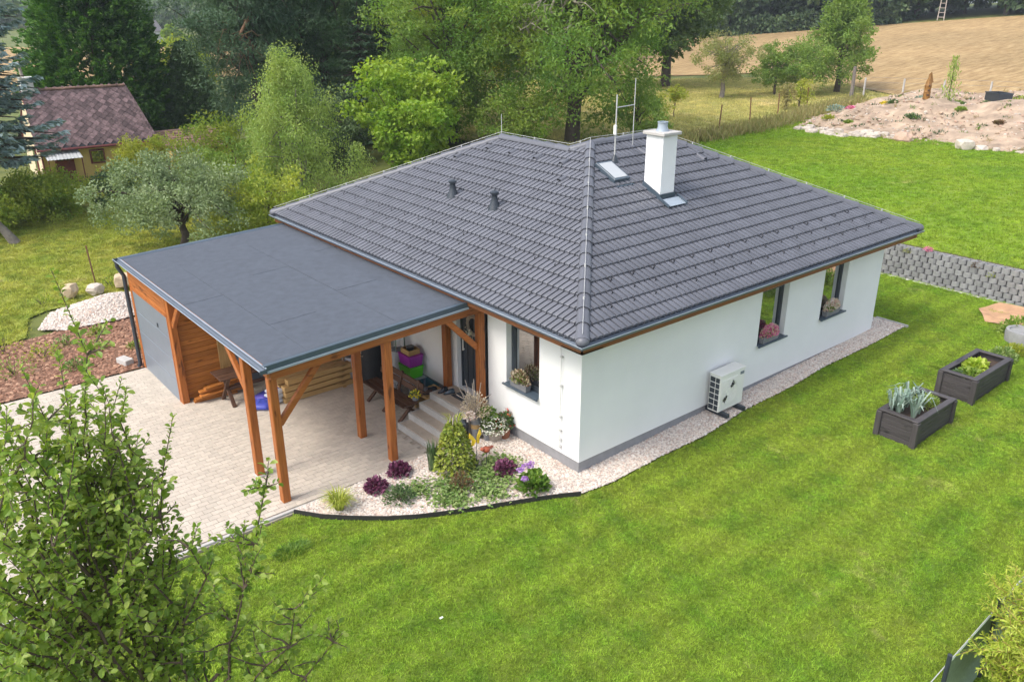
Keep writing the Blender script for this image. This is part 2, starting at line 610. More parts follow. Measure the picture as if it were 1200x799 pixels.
def in_poly(px, py, poly):
    inside = np.zeros(px.shape, bool)
    n = len(poly)
    j = n - 1
    for i in range(n):
        xi, yi = poly[i][0], poly[i][1]; xj, yj = poly[j][0], poly[j][1]
        c = ((yi > py) != (yj > py)) & (px < (xj - xi) * (py - yi) / (yj - yi + 1e-12) + xi)
        inside ^= c
        j = i
    return inside


def sheet_mesh(name, poly, off, step, mat, zf=T):
    pts = []
    n = len(poly)
    for i in range(n):
        a = np.array(poly[i][:2], float); b = np.array(poly[(i + 1) % n][:2], float)
        k = max(1, int(np.linalg.norm(b - a) / step))
        for q in range(k): pts.append(a + (b - a) * q / k)
    nb = len(pts)
    edges = [(i, (i + 1) % nb) for i in range(nb)]
    P = np.array(poly, float)[:, :2]
    x0, y0 = P.min(0); x1, y1 = P.max(0)
    gx, gy = np.meshgrid(np.arange(x0 + step / 2, x1, step), np.arange(y0 + step / 2, y1, step))
    gx = gx.ravel() + RNG.uniform(-.1, .1, gx.size) * step; gy = gy.ravel() + RNG.uniform(-.1, .1, gy.size) * step
    k = in_poly(gx, gy, [tuple(p) for p in pts])
    pts += [np.array(p) for p in zip(gx[k], gy[k])]
    vs, es, fs, *_ = delaunay_2d_cdt([Vector(p) for p in pts], edges, [], 1, 1e-5)
    V = np.array([(v.x, v.y) for v in vs])
    V3 = np.column_stack([V, zf(V[:, 0], V[:, 1]) + off])
    F = []
    for f in fs:
        a, b, c = f[:3]
        cr = (V[b][0] - V[a][0]) * (V[c][1] - V[a][1]) - (V[b][1] - V[a][1]) * (V[c][0] - V[a][0])
        F.append((a, b, c) if cr > 0 else (a, c, b))
    return np_mesh(name, V3, np.array(F), mat, smooth=True)


def structure(name, me):
    return tag(link(bpy.data.objects.new(name, me)), kind='structure')


def ground_sheet():
    def axis(lo, hi, a, b):
        near = np.arange(a, b + 0.01, 0.75)
        L = a - np.cumsum(np.geomspace(1, 260, 26)); L = L[L > lo]
        H = b + np.cumsum(np.geomspace(1, 260, 26)); H = H[H < hi]
        return np.sort(np.concatenate([[lo], L, near, H, [hi]]))
    xs = np.sort(np.concatenate([axis(-2500, 2500, -16, 60), [16.31, 16.46]]))
    ys = axis(-2500, 2500, -12, 50)
    X, Y = np.meshgrid(xs, ys)
    Z = T(X, Y) - 0.05
    V = np.column_stack([X.ravel(), Y.ravel(), Z.ravel()])
    nx, ny = len(xs), len(ys)
    i, j = np.meshgrid(np.arange(nx - 1), np.arange(ny - 1))
    a = (j * nx + i).ravel()
    F = np.column_stack([a, a + 1, a + nx + 1, a + nx])
    return np_mesh('ground', V, F, M['ground'], smooth=True)


structure('ground', ground_sheet())

GNC = {}


def scatter(name, label, cat, me, insts, density, smin, smax, seed=0, tilt=0.25, zoff=0.0):
    """stuff: many small pieces spread over a sheet with geometry nodes"""
    key = (tuple(o.name for o in insts), density, smin, smax, seed, tilt, zoff)
    ng = bpy.data.node_groups.new('scatter', 'GeometryNodeTree')
    ng.interface.new_socket('Geometry', in_out='INPUT', socket_type='NodeSocketGeometry')
    ng.interface.new_socket('Geometry', in_out='OUTPUT', socket_type='NodeSocketGeometry')
    N, L = ng.nodes, ng.links
    gi = N.new('NodeGroupInput'); go = N.new('NodeGroupOutput')
    dp = N.new('GeometryNodeDistributePointsOnFaces')
    dp.inputs['Density'].default_value = density; dp.inputs['Seed'].default_value = seed
    L.new(gi.outputs[0], dp.inputs['Mesh'])
    ip = N.new('GeometryNodeInstanceOnPoints')
    L.new(dp.outputs['Points'], ip.inputs['Points'])
    jn = N.new('GeometryNodeJoinGeometry')
    if len(insts) > 1:
        g2i = N.new('GeometryNodeGeometryToInstance')
    for o in insts:
        oi = N.new('GeometryNodeObjectInfo')
        oi.inputs['Object'].default_value = o
        oi.inputs['As Instance'].default_value = True
        L.new(oi.outputs['Geometry'], jn.inputs[0])
    L.new(jn.outputs[0], ip.inputs['Instance'])
    ip.inputs['Pick Instance'].default_value = True
    rv = N.new('FunctionNodeRandomValue'); rv.data_type = 'FLOAT_VECTOR'
    rv.inputs[0].default_value = (-tilt, -tilt, 0); rv.inputs[1].default_value = (tilt, tilt, 6.283)
    L.new(rv.outputs[0], ip.inputs['Rotation'])
    rs = N.new('FunctionNodeRandomValue'); rs.data_type = 'FLOAT'
    rs.inputs[2].default_value = smin; rs.inputs[3].default_value = smax; rs.inputs['Seed'].default_value = 3
    L.new(rs.outputs[1], ip.inputs['Scale'])
    L.new(ip.outputs[0], go.inputs[0])
    o = link(bpy.data.objects.new(name, me))
    md = o.modifiers.new('scatter', 'NODES'); md.node_group = ng
    return tag(o, label, cat, kind='stuff')


def tuft(name, mat, n, h, spread, w, lean=0.5):
    mb = MB()
    for k in range(n):
        a = random.uniform(0, 6.283); r = spread * math.sqrt(random.random())
        p = Vector((r * math.cos(a), r * math.sin(a), -0.01))
        d = Vector((random.uniform(-lean, lean), random.uniform(-lean, lean), 1)).normalized()
        hh = h * random.uniform(0.6, 1.15)
        sd = Vector((-math.sin(a * 3), math.cos(a * 3), 0)) * w
        tip = p + d * hh + Vector((d.x, d.y, 0)) * hh * 0.4
        mid = p + d * hh * 0.55
        mb.add([p - sd, p + sd, mid + sd * 0.8, mid - sd * 0.8, tip], [(0, 1, 2, 3), (3, 2, 4)])
    return bpy.data.objects.new(name, mb.mesh(name, mat))


def pebble(name, mat, r=0.02, flat=0.6):
    bm = bmesh.new()
    bmesh.ops.create_icosphere(bm, subdivisions=1, radius=r)
    for v in bm.verts:
        v.co *= random.uniform(0.75, 1.25); v.co.z *= flat
    me = bpy.data.meshes.new(name); bm.to_mesh(me); bm.free()
    me.materials.append(mat)
    return bpy.data.objects.new(name, me)


# ---- sheets of ground cover
BED_CURVE = [(-4.70, 2.53), (-4.40, 2.05), (-4.05, 1.68), (-3.55, 1.22), (-3.1, 0.90), (-2.60, 0.62), (-2.1, 0.36), (-1.62, 0.14), (-1.1, -0.12), (-0.75, -0.30), (-0.42, -0.50)]
STRIP = [(0.3, -0.62), (1.7, -0.60), (3.0, -0.66), (4.6, -0.52), (6.2, -0.55), (7.8, -0.46), (9.6, -0.52), (11.72, -0.50)]
lawn_poly = [(-15, -9.0), (15.85, -9.0), (15.85, 12.0), (11.75, 12.0)] + STRIP[::-1] + BED_CURVE[::-1] + [(-4.75, 2.47), (-15, 2.47)]
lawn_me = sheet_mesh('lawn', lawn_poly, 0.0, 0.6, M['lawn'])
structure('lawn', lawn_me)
gravel_poly = BED_CURVE + STRIP + [(11.72, 0.6), (10.9, 0.6), (10.9, 0.03), (0.03, 0.03), (0.03, 2.72), (-1.45, 2.72), (-1.45, 2.58), (-4.70, 2.58)]


def grav_z(x, y):
    b = T(x, y)
    near = np.clip(0.21 - 0.06 * np.abs(y), 0, 1)
    return np.where(np.asarray(x) < -0.5, np.maximum(b, 0.03 + 0.05 * (np.asarray(x) + 4.7)) * 0.5 + b * 0.5, b)


gravel_me = sheet_mesh('gravel_bed', gravel_poly, 0.035, 0.3, M['gravelbase'], grav_z)
structure('gravel_bed', gravel_me)
upper_poly = [(16.44, -14), (60, -14), (60, 24), (47.4, 22.4), (35, 19.8), (25.6, 19.3), (16.44, 19.0)]
upper_me = sheet_mesh('upper_lawn', upper_poly, 0.0, 1.2, M['upper'])
structure('upper_lawn', upper_me)
meadow_poly = [(16, 19.3), (25.6, 19.5), (35, 20.0), (47.4, 22.6), (57.2, 22.4), (58.5, 26), (64, 34), (62, 44), (52, 54), (30, 54), (20, 36)]
meadow_me = sheet_mesh('meadow', meadow_poly, 0.01, 1.5, M['meadow'])
structure('meadow', meadow_me)
garden_poly = [(-22, 15.0), (-10, 15.0), (-6.6, 15.8), (-6.2, 17.6), (-5.6, 18.0), (-2.0, 18.3), (6, 18.9), (9, 24), (6, 36), (0, 38), (-22, 40)]
garden_me = sheet_mesh('garden_lawn', garden_poly, 0.0, 1.0, M['garden'])
structure('garden_lawn', garden_me)
field_poly = [(58, -60), (57, 22), (63, 34), (66, 44), (56, 62), (36, 76), (10, 84), (-30, 90), (-40, 150), (20, 168), (70, 128), (104, 90), (115, 71), (123, 58), (129, 47), (133, 38), (150, -20), (160, -60)]
structure('field', sheet_mesh('field', field_poly, 0.02, 5.0, M['field']))
mulch_poly = [(-10, 11.1), (-4.0, 11.1), (-3.2, 12.5), (-2.6, 15.2), (-4.0, 16.0), (-6.5, 15.6), (-10, 14.8)]
mulch_me = sheet_mesh('mulch_bed', mulch_poly, 0.01, 0.5, M['mulch'])
structure('mulch_bed', mulch_me)
verge_poly = [(-12, 16.2), (-2.5, 16.6), (-2.0, 19.3), (-12, 19.3)]

# ---- turf
tl = [tuft('lawn_tuft', M['lawn_blade'], 15, 0.045, 0.05, 0.0055, 0.9) for _ in range(4)]
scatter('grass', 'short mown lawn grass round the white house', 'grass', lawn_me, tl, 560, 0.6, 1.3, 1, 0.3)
tt = [tuft('long_tuft', M['lawn_blade'], 22, 0.10, 0.07, 0.005, 0.7) for _ in range(2)]
tu = [tuft('upper_tuft', M['upper_blade'], 14, 0.07, 0.13, 0.010, 0.7) for _ in range(2)]
scatter('grass', 'bright mown grass on the terrace above the block wall', 'grass', upper_me, tu, 70, 0.6, 1.3, 2, 0.2)
tg = [tuft('garden_tuft', M['garden_blade'], 14, 0.10, 0.13, 0.010, 0.8) for _ in range(2)]
scatter('grass', 'yellowish rough grass in the neighbouring garden', 'grass', garden_me, tg, 55, 0.6, 1.4, 3, 0.2)
tm = [tuft('meadow_tuft', M['meadow_blade'], 12, 0.13, 0.2, 0.014, 0.8) for _ in range(2)]
scatter('grass', 'pale dry grass of the mown meadow under the fruit trees', 'grass', meadow_me, tm, 22, 0.6, 1.4, 4, 0.2)
pb = [pebble('pebble', M['pebble'], 0.021) for _ in range(4)]
scatter('gravel', 'pale mixed pebbles of the gravel bed round the house', 'gravel', gravel_me, pb, 1500, 0.6, 1.5, 5, 0.6)
ck = [pebble('bark_chip', M['chip'], 0.05, 0.35) for _ in range(3)]
scatter('bark_mulch', 'reddish bark chips beside the garage', 'mulch', mulch_me, ck, 130, 0.5, 1.5, 6, 0.6)

#==PAVING==
# ------------------------------------------------------------------ paving
paving = structure('paving', MB().prism([(-14.5, 2.56), (-0.05, 2.56), (-0.05, 11.02), (-14.5, 11.02)], -0.3, 0.006).mesh('paving', M['joint']))


def paver_mesh(w, d):
    mb = MB()
    c = 0.003; t = 0.034
    o = [(-w / 2, -d / 2), (w / 2, -d / 2), (w / 2, d / 2), (-w / 2, d / 2)]
    i = [(x - math.copysign(c, x), y - math.copysign(c, y)) for x, y in o]
    vs = [(x, y, 0) for x, y in o] + [(x, y, t - c) for x, y in o] + [(x, y, t) for x, y in i]
    fs = []
    for k in range(4):
        k2 = (k + 1) % 4
        fs += [(k, k2, 4 + k2, 4 + k), (4 + k, 4 + k2, 8 + k2, 8 + k)]
    fs.append((8, 9, 10, 11))
    return mb.add(vs, fs)


PW, PD = 0.205, 0.137
pv = []
row = 0
y = 2.70 + PD / 2
while y < 11.0 - PD / 2:
    x = -14.3 + (PW / 2 if row % 2 else 0)
    while x < -0.15:
        if not (x > -1.65 and y < 4.15):
            pv.append((x, y))
        x += PW
    y += PD; row += 1
pv = np.array(pv)
dist = np.hypot(pv[:, 0] - CAM.x, pv[:, 1] - CAM.y)
vis = (pv[:, 0] > -7.6) & (pv[:, 0] < -1.7) & (pv[:, 1] < 9)
order = np.argsort(np.where(vis, dist, dist + 100))
pm = paver_mesh(PW - 0.005, PD - 0.007)
pme = pm.mesh('paver', M['paver'])
for k in order[:290]:
    o = bpy.data.objects.new('paver', pme)
    link(o, paving)
    o.location = (pv[k, 0], pv[k, 1], 0.003 + random.uniform(-.0015, .0015))
PVv = np.array([tuple(v) for v in pm.v]); PVf = np.array(pm.f)
rest = pv[order[290:]]
zz = RNG.uniform(-.0015, .0015, len(rest)) + 0.003
V = (PVv[None] + np.column_stack([rest, zz])[:, None, :]).reshape(-1, 3)
F = (PVf[None] + (np.arange(len(rest)) * len(PVv))[:, None, None]).reshape(-1, 4)
tag(link(bpy.data.objects.new('pavers', np_mesh('pavers', V, F, M['paver'], np.repeat(RNG.random(len(rest)), len(PVf)))), paving), kind='stuff')
kb = MB()
kerb = thing('kerb', 'pale concrete kerb stones along the front edge of the paving', 'kerb', (0, 2.62, 0))
x = -14.4
while x < -1.7:
    MB().box((x + 0.495, 0, -0.03), (0.985, 0.07, 0.16), ch=0.008).build('kerb_stone', M['concrete'], kerb)
    x += 1.0
#==HOUSE==
# ------------------------------------------------------------------ white house
L1, L2, W1, W2 = 11.22, 10.86, 7.95, 8.61
OV, ZE, TP = 0.527, 3.23, 0.4681
WT, WB = 3.02, 0.44
house = thing('house', 'white single storey house with a grey tiled hip roof', 'house', (0, 0, 0))


def wall_panel(mb, axis, fixed, u0, u1, z0, z1, holes, depth, flip=1):
    """wall face in a plane with openings and their reveals. axis 0: plane x=fixed (u=y); 1: plane y=fixed (u=x)"""
    us = sorted({u0, u1, *[h[0] for h in holes], *[h[1] for h in holes]})
    zs = sorted({z0, z1, *[h[2] for h in holes], *[h[3] for h in holes]})

    def P(u, z, d=0.0):
        return (fixed + d, u, z) if axis == 0 else (u, fixed + d, z)
    for a, b in zip(us[:-1], us[1:]):
        for c, e in zip(zs[:-1], zs[1:]):
            um, zm = (a + b) / 2, (c + e) / 2
            if any(h[0] < um < h[1] and h[2] < zm < h[3] for h in holes): continue
            q = [P(a, c), P(b, c), P(b, e), P(a, e)]
            mb.add(q if axis == 1 else q[::-1], [(0, 1, 2, 3)])
    for h in holes:
        a, b, c, e = h
        for (p, q) in (((a, c), (a, e)), ((a, e), (b, e)), ((b, e), (b, c)), ((b, c), (a, c))):
            mb.add([P(*p), P(*q), P(*q, depth), P(*p, depth)], [(0, 1, 2, 3)])


WIN_L = (1.17, 2.19, 1.36, 2.68)
DOOR = (2.80, 3.92, 0.62, 2.78)
WIN_R = [(5.55, 6.60, 1.38, 2.68), (8.10, 9.16, 1.40, 2.72)]
mb = MB()
wall_panel(mb, 0, 0.0, 0.0, L1, WB, WT, [WIN_L, DOOR], 0.20)
wall_panel(mb, 1, 0.0, 0.0, L2, WB, WT, WIN_R, 0.20)
for a, b in (((L2, 0), (L2, W2)), ((L2, W2), (W1, W2)), ((W1, W2), (W1, L1)), ((W1, L1), (0, L1))):
    mb.quad((a[0], a[1], WB), (b[0], b[1], WB), (b[0], b[1], WT), (a[0], a[1], WT))
mb.add([(0, 0, WB), (L2, 0, WB), (L2, W2, WB), (W1, W2, WB), (W1, L1, WB), (0, L1, WB)], [(5, 4, 3, 2, 1, 0)])
mb.build('wall', M['plaster'], house)
c = 0.03
MB().prism([(c, c), (L2 - c, c), (L2 - c, W2 - c), (W1 - c, W2 - c), (W1 - c, L1 - c), (c, L1 - c)], -0.6, WB - 0.002).build('plinth', M['plinth'], house)
# inner dark room backing so that panes are not see-through
# soffit, fascia
e = OV
outl = [(-e, -e), (L2 + e, -e), (L2 + e, W2 + e), (W1 + e, W2 + e), (W1 + e, L1 + e), (-e, L1 + e)]
sf = MB()
sf.sweep([(0.0, 3.0), (0.0, 3.16), (-0.03, 3.16), (-0.03, 3.03), (-OV, 3.03), (-OV, 3.0)], [(x, y, 0) for x, y in outl[::1]] + [(-e, -e, 0)], True)
sf.build('soffit', M['trim'], house)
gp = []
for k in range(9):
    an = math.pi + math.pi * k / 8
    gp.append((0.075 + 0.068 * math.cos(an), 3.205 + 0.068 * math.sin(an)))
gp2 = [(0.075 + 0.060 * math.cos(math.pi + math.pi * k / 8), 3.205 + 0.060 * math.sin(math.pi + math.pi * k / 8)) for k in range(8, -1, -1)]
MB().sweep(gp + gp2, [(x, y, 0) for x, y in ((-e, L1 + e + .05), (-e, -e), (L2 + e + .05, -e))], True).build('gutter', M['gutter'], house, auto=40)
MB().sweep([(0.138, 3.205), (0.150, 3.205), (0.150, 3.217), (0.138, 3.217)], [(x, y, 0) for x, y in ((-e, L1 + e + .05), (-e, -e), (L2 + e + .05, -e))], True).build('gutter_bead', M['gutterlip'], house)

# ---- roof planes
A1 = (W1 + 2 * e) / 2; A2 = (W2 + 2 * e) / 2            # plan distance eave - ridge
def rz(d): return ZE + TP * d
roof_v = {
    'E0': (-e, -e, rz(0)), 'EL': (-e, L1 + e, rz(0)), 'ER': (L2 + e, -e, rz(0)), 'EB': (L2 + e, W2 + e, rz(0)),
    'ED': (W1 + e, L1 + e, rz(0)), 'EV': (W1 + e, W2 + e, rz(0)),
    'A': (-e + A2, -e + A2, rz(A2)), 'AR': (L2 + e - A2, -e + A2, rz(A2)),
    'V': (-e + A1, W2 + e - A1, rz(A1)), 'P1': (-e + A1, L1 + e - A1, rz(A1))}
rv = {k: Vector(v) for k, v in roof_v.items()}
names = list(rv)
idx = {k: i for i, k in enumerate(names)}
rf = MB()
dz = Vector((0, 0, -0.07))
fl = [('EL', 'P1', 'V', 'A', 'E0'), ('E0', 'A', 'AR', 'ER'), ('ER', 'AR', 'EB'), ('EB', 'AR', 'A', 'V', 'EV'), ('EV', 'V', 'P1', 'ED'), ('ED', 'P1', 'EL')]
rf.add([rv[k] + dz for k in names], [tuple(reversed([idx[q] for q in f])) for f in fl])
roof = rf.build('roof', M['underlay'], house)

TW, TG = 0.30, 0.28            # tile cover width, plan gauge
SL = math.sqrt(1 + TP * TP)


def tile_geo():
    n = 14
    us = [0.0]
    for b0 in (0.0, 0.15):
        us += [b0 + q for q in (0.0182, 0.0196, 0.05, 0.08, 0.11, 0.1345, 0.1362)]
        if b0 == 0.0: us.append(0.15)
    us = np.array(us + [TW])
    n = len(us) - 1
    prof = []
    for u in us:
        s = (u % 0.15) / 0.15
        prof.append(-0.04 if s < 0.125 or s > 0.905 else 0.026 + 0.010 * math.sin(math.pi * (s - .13) / .8))
    L = TG * SL + 0.045
    rows = [(0.0, -0.008, True), (0.0, 0.046, False), (0.012, 0.054, False), (L, 0.008, False)]
    vs = []
    for (s, h, low) in rows:
        for u, p in zip(us, prof):
            vs.append((u, s, h + (p * 0.75 if low else p)))
    fs = []
    m = n + 1
    for r in range(3):
        for k in range(n):
            fs.append((r * m + k, r * m + k + 1, (r + 1) * m + k + 1, (r + 1) * m + k))
    return np.array(vs), np.array(fs)


TV, TF = tile_geo()
CS, SN = 1 / SL, TP / SL
# plane frames: origin, u direction, plan slope direction
planes = {
    'right': (Vector((-e, -e, ZE)), Vector((1, 0, 0)), Vector((0, 1, 0)), L2 + 2 * e),
    'left': (Vector((-e, L1 + e, ZE)), Vector((0, -1, 0)), Vector((1, 0, 0)), L1 + 2 * e),
    'end': (Vector((L2 + e, -e, ZE)), Vector((0, 1, 0)), Vector((-1, 0, 0)), W2 + 2 * e),
    'back': (Vector((-e + W1 + 2 * e, L1 + e, ZE)), Vector((-1, 0, 0)), Vector((0, -1, 0)), W1 + 2 * e)}


def plane_clips(pn, d):
    """list of (a,b,c): keep a*u+b*d+c >= 0"""
    LN = planes[pn][3]
    if pn == 'right': return [(1, -1, 0), (-1, -1, LN), (0, -1, A2)]
    if pn == 'left':
        if d > A1: return [(-1, -1, LN), (1, -1, -(L1 - W2)), (0, -1, A2)]
        return [(1, -1, 0), (-1, -1, LN), (0, -1, A1 if False else 99)] if d < A1 - TG else [(1, -1, 0), (-1, -1, LN)]
    if pn == 'end': return [(1, -1, 0), (-1, -1, LN)]
    return [(1, -1, 0), (-1, -1, LN)]


full_me = np_mesh('tile', TV, TF, M['tile'])
full_me.polygons.foreach_set('use_smooth', [True] * len(TF)); full_me.set_sharp_from_angle(angle=R(50))
tiles = []          # (distance, plane, matrix, mesh-or-None, V, F)
for pn, (org, ud, sd, LN) in planes.items():
    es = Vector((sd.x * CS, sd.y * CS, SN)); en = ud.cross(es)
    if en.z < 0: en = -en
    Mx = Matrix(((ud.x, es.x, en.x, 0), (ud.y, es.y, en.y, 0), (ud.z, es.z, en.z, 0), (0, 0, 0, 1)))
    i = 0
    while i * TG < A2 - 0.05:
        d = i * TG - 0.03
        u = 0.0
        while u < LN:
            cl = plane_clips(pn, d + TG / 2)
            cor = [(u, d), (u + TW, d), (u, d + TG), (u + TW, d + TG)]
            val = [[a * q[0] + b * q[1] + c_ for q in cor] for a, b, c_ in cl]
            if pn == 'left' and A1 - TG < d + TG / 2 <= A1 and u + TW / 2 < LN - (W2 + 2 * e):
                pass
            if any(max(v) <= 0.02 for v in val):
                u += TW; continue
            o3 = org + ud * u + Vector((sd.x * d, sd.y * d, TP * d))
            mat4 = Matrix.Translation(o3) @ Mx
            dist_ = (o3 - CAM).length
            if all(min(v) >= -0.02 for v in val):
                tiles.append([dist_, pn, mat4, None])
            else:
                bm = bmesh.new()
                bv = [bm.verts.new(p) for p in TV]
                for f in TF: bm.faces.new([bv[q] for q in f])
                for a, b, c_ in cl:
                    # local: u_loc = x, slope y -> plan d_loc = y*CS
                    # a*(u+x)+b*(d+y*CS)+c >= 0
                    k0 = a * u + b * d + c_
                    nrm = Vector((a, b * CS, 0)); nl = nrm.length
                    if nl < 1e-6: continue
                    co = nrm * (-k0 / (nl * nl))
                    bmesh.ops.bisect_plane(bm, geom=bm.verts[:] + bm.edges[:] + bm.faces[:], plane_co=co, plane_no=nrm.normalized(), clear_inner=True)
                if len(bm.faces) > 0:
                    me = bpy.data.meshes.new('tile'); bm.to_mesh(me); me.materials.append(M['tile'])
                    me.polygons.foreach_set('use_smooth', [True] * len(me.polygons)); me.set_sharp_from_angle(angle=R(50))
                    tiles.append([dist_, pn, mat4, me])
                bm.free()
            u += TW
        i += 1
tiles.sort(key=lambda q: q[0] + (100 if q[1] not in ('left', 'right') else 0))
restV, restF, restR, nv = [], [], [], 0
tri_rest = MB()
for k, (dd, pn, m4, me) in enumerate(tiles):
    if k < 285:
        o = bpy.data.objects.new('tile', me or full_me)
        link(o, roof); o.matrix_basis = m4
    else:
        if me is None:
            V_, F_ = TV, [tuple(f) for f in TF]
        else:
            V_ = [tuple(v.co) for v in me.vertices]; F_ = [tuple(p.vertices) for p in me.polygons]
        tri_rest.add([m4 @ Vector(p) for p in V_], F_, random.random())
o = tri_rest.build('roof_tiles', M['tile'], roof, auto=50)
tag(o, kind='stuff')

# ---- ridge and hip caps
def cap_mesh(L=0.42):
    mb = MB(); n = 10
    vs = []
    for (s, r, h) in ((0.0, 0.132, 0.0), (0.0, 0.118, 0.0), (0.03, 0.118, 0.0), (0.03, 0.132, 0.0), (L + 0.04, 0.112, -0.010)):
        for k in range(n + 1):
            an = math.pi * k / n
            vs.append((s, -r * math.cos(an), r * 0.85 * math.sin(an) + h - 0.02))
    # order rows: lip face (1,0), outer shell (0,4)
    m = n + 1
    fs = []
    for k in range(n):
        fs.append((m + k, m + k + 1, k + 1, k))
        fs.append((k, k + 1, 4 * m + k + 1, 4 * m + k))
    return mb.add(vs, fs)


cap_me = cap_mesh().mesh('ridge_cap', M['tile'], True)
cap_me.set_sharp_from_angle(angle=R(45))


def caps(a, b, lift=0.045):
    a, b = Vector(a), Vector(b)
    d = b - a; n = max(1, round(d.length / 0.42)); st = d.length / n
    d.normalize(); sd = d.cross(Vector((0, 0, 1))).normalized(); up = sd.cross(d)
    if up.z < 0: up = -up; sd = -sd
    for k in range(n):
        p = a + d * (st * k) + Vector((0, 0, lift))
        o = bpy.data.objects.new('ridge_cap', cap_me); link(o, roof)
        o.matrix_basis = Matrix(((d.x * st / .42, sd.x, up.x, p.x), (d.y * st / .42, sd.y, up.y, p.y), (d.z * st / .42, sd.z, up.z, p.z), (0, 0, 0, 1)))


caps(rv['E0'] + Vector((-.02, -.02, 0)), rv['A']); caps(rv['ER'], rv['AR']); caps(rv['EL'], rv['P1'])
caps(rv['V'], rv['A']); caps(rv['P1'], rv['V']); caps(rv['AR'], rv['A']); caps(rv['ED'], rv['P1']); caps(rv['EB'], rv['AR'])
mb = MB()
bm_ = bmesh.new(); bmesh.ops.create_uvsphere(bm_, u_segments=14, v_segments=8, radius=0.125)
me = bpy.data.meshes.new('hip_end'); bm_.to_mesh(me); bm_.free(); me.materials.append(M['tile'])
me.polygons.foreach_set('use_smooth', [True] * len(me.polygons))
for k in ('E0', 'ER', 'EL'):
    o = bpy.data.objects.new('hip_end', me); link(o, roof); o.location = rv[k] + Vector((0.0, 0.0, 0.03)); o.scale = (1, 1, 0.85)


def plane_frame(pn, x, y, lift=0.0):
    org, ud, sd, LN = planes[pn]
    es = Vector((sd.x * CS, sd.y * CS, SN)); en = ud.cross(es)
    if en.z < 0: en = -en
    d = (y + e) if pn == 'right' else (x + e)
    p = Vector((x, y, ZE + TP * d)) + en * lift
    return Matrix(((ud.x, es.x, en.x, p.x), (ud.y, es.y, en.y, p.y), (ud.z, es.z, en.z, p.z), (0, 0, 0, 1)))


# snow guards
sg = MB()
sg.box((0, 0.05, 0.002), (0.022, 0.14, 0.004))
sg.box((0, -0.01, 0.03), (0.026, 0.010, 0.055))
sg.box((0, 0.012, 0.056), (0.026, 0.05, 0.006))
for k_ in range(len(sg.v)): sg.v[k_] = tuple(1.05 * q for q in sg.v[k_])
sg_me = sg.mesh('snow_guard', M['underlay'])
for r_, (off, yy) in enumerate(((0.0, 0.40), (0.3, 0.12), (0.0, -0.16))):
    x = 1.15 + off - (0.55 if r_ > 0 else 0)
    while x < L2 + e - (yy + e) - 0.35:
        o = bpy.data.objects.new('snow_guard', sg_me); link(o, roof); o.matrix_basis = plane_frame('right', x, yy + 0.09, 0.048)
        x += 0.6
for r_, (off, xx) in enumerate(((0.0, 0.66), (0.3, 0.38), (0.0, 0.10), (0.3, -0.16))):
    y = 1.05 + off + (0.5 if xx > .5 else 0)
    while y < L1 + e - (xx + e) - 0.4:
        o = bpy.data.objects.new('snow_guard', sg_me); link(o, roof); o.matrix_basis = plane_frame('left', xx + 0.09, y, 0.048) @ Matrix.Scale(.75, 4)
        y += 0.6
# vent tiles: small hooded openings
vt = MB()
n = 8
vs = []
for (s, r, h) in ((0.0, 0.085, 0.0), (0.30, 0.035, 0.0)):
    for k in range(n + 1):
        an = math.pi * k / n
        vs.append((-r * math.cos(an), s, r * 0.95 * math.sin(an)))
vt.add(vs, [(k, k + 1, n + 1 + k + 1, n + 1 + k) for k in range(n)])
vt_me = vt.mesh('vent_tile', M['tile'], True)
vd = MB(); vd.add([vs[k] for k in range(n + 1)], [tuple(range(n + 1))])
vd_me = vd.mesh('vent_opening', M['underlay'])
for pn, x, y in (('left', 3.42, 7.1), ('left', 3.42, 6.2), ('left', 3.42, 5.25), ('left', 3.42, 4.32), ('left', 2.9, 7.8), ('left', 2.9, 3.8), ('right', 5.5, 3.62), ('right', 7.1, 3.1)):
    o = bpy.data.objects.new('vent_tile', vt_me); link(o, roof); o.matrix_basis = plane_frame(pn, x, y, 0.05)
    o2 = bpy.data.objects.new('vent_tile', vd_me); link(o2, roof); o2.matrix_basis = plane_frame(pn, x, y, 0.05) @ Matrix.Translation((0, 0.012, 0))
    o2.name = 'vent_opening'
# two black vent pipes on the left plane
for x, y in ((1.70, 6.30), (1.70, 4.68)):
    q = MB()
    zb_ = ZE + TP * (x + e)
    q.lathe((x, y, zb_), [(0.17, -0.03), (0.13, 0.08), (0.08, 0.2), (0.065, 0.34), (0.07, 0.35), (0.10, 0.36), (0.105, 0.40), (0.05, 0.43), (0.01, 0.435)], 14)
    q.box((x - 0.02, y, zb_ + 0.03), (0.36, 0.28, 0.012), Matrix.Rotation(-math.atan(TP), 3, 'Y'))
    q.build('vent_pipe', M['darkmetal'], roof, auto=40)
# lightning conductor wire with clips on ridges
lw = MB()
def up_(k, h=0.175): return rv[k] + Vector((0, 0, h))
for a, b in (('EL', 'P1'), ('P1', 'V'), ('V', 'A'), ('A', 'AR'), ('AR', 'ER'), ('E0', 'A')):
    lw.tube([up_(a), (up_(a) + up_(b)) / 2 - Vector((0, 0, 0.01)), up_(b)], 0.0055, 5)
    d = rv[b] - rv[a]
    k = max(2, int(d.length / 1.0))
    for i in range(1, k):
        p = rv[a] + d * (i / k)
        lw.box(p + Vector((0, 0, 0.15)), (0.025, 0.025, 0.06))
lw.tube([rv['P1'] + Vector((0, 0, .1)), rv['P1'] + Vector((0, 0, .62))], 0.009, 5)
lw.build('lightning_conductor', M['zinc'], roof)
dn = MB()
dn.tube([(-e - .02, 1.55, 3.2), (-.35, 1.1, 2.96), (-.05, 0.52, 2.72), (-.045, 0.5, 2.55), (-.045, 0.5, 0.55)], 0.006, 5)
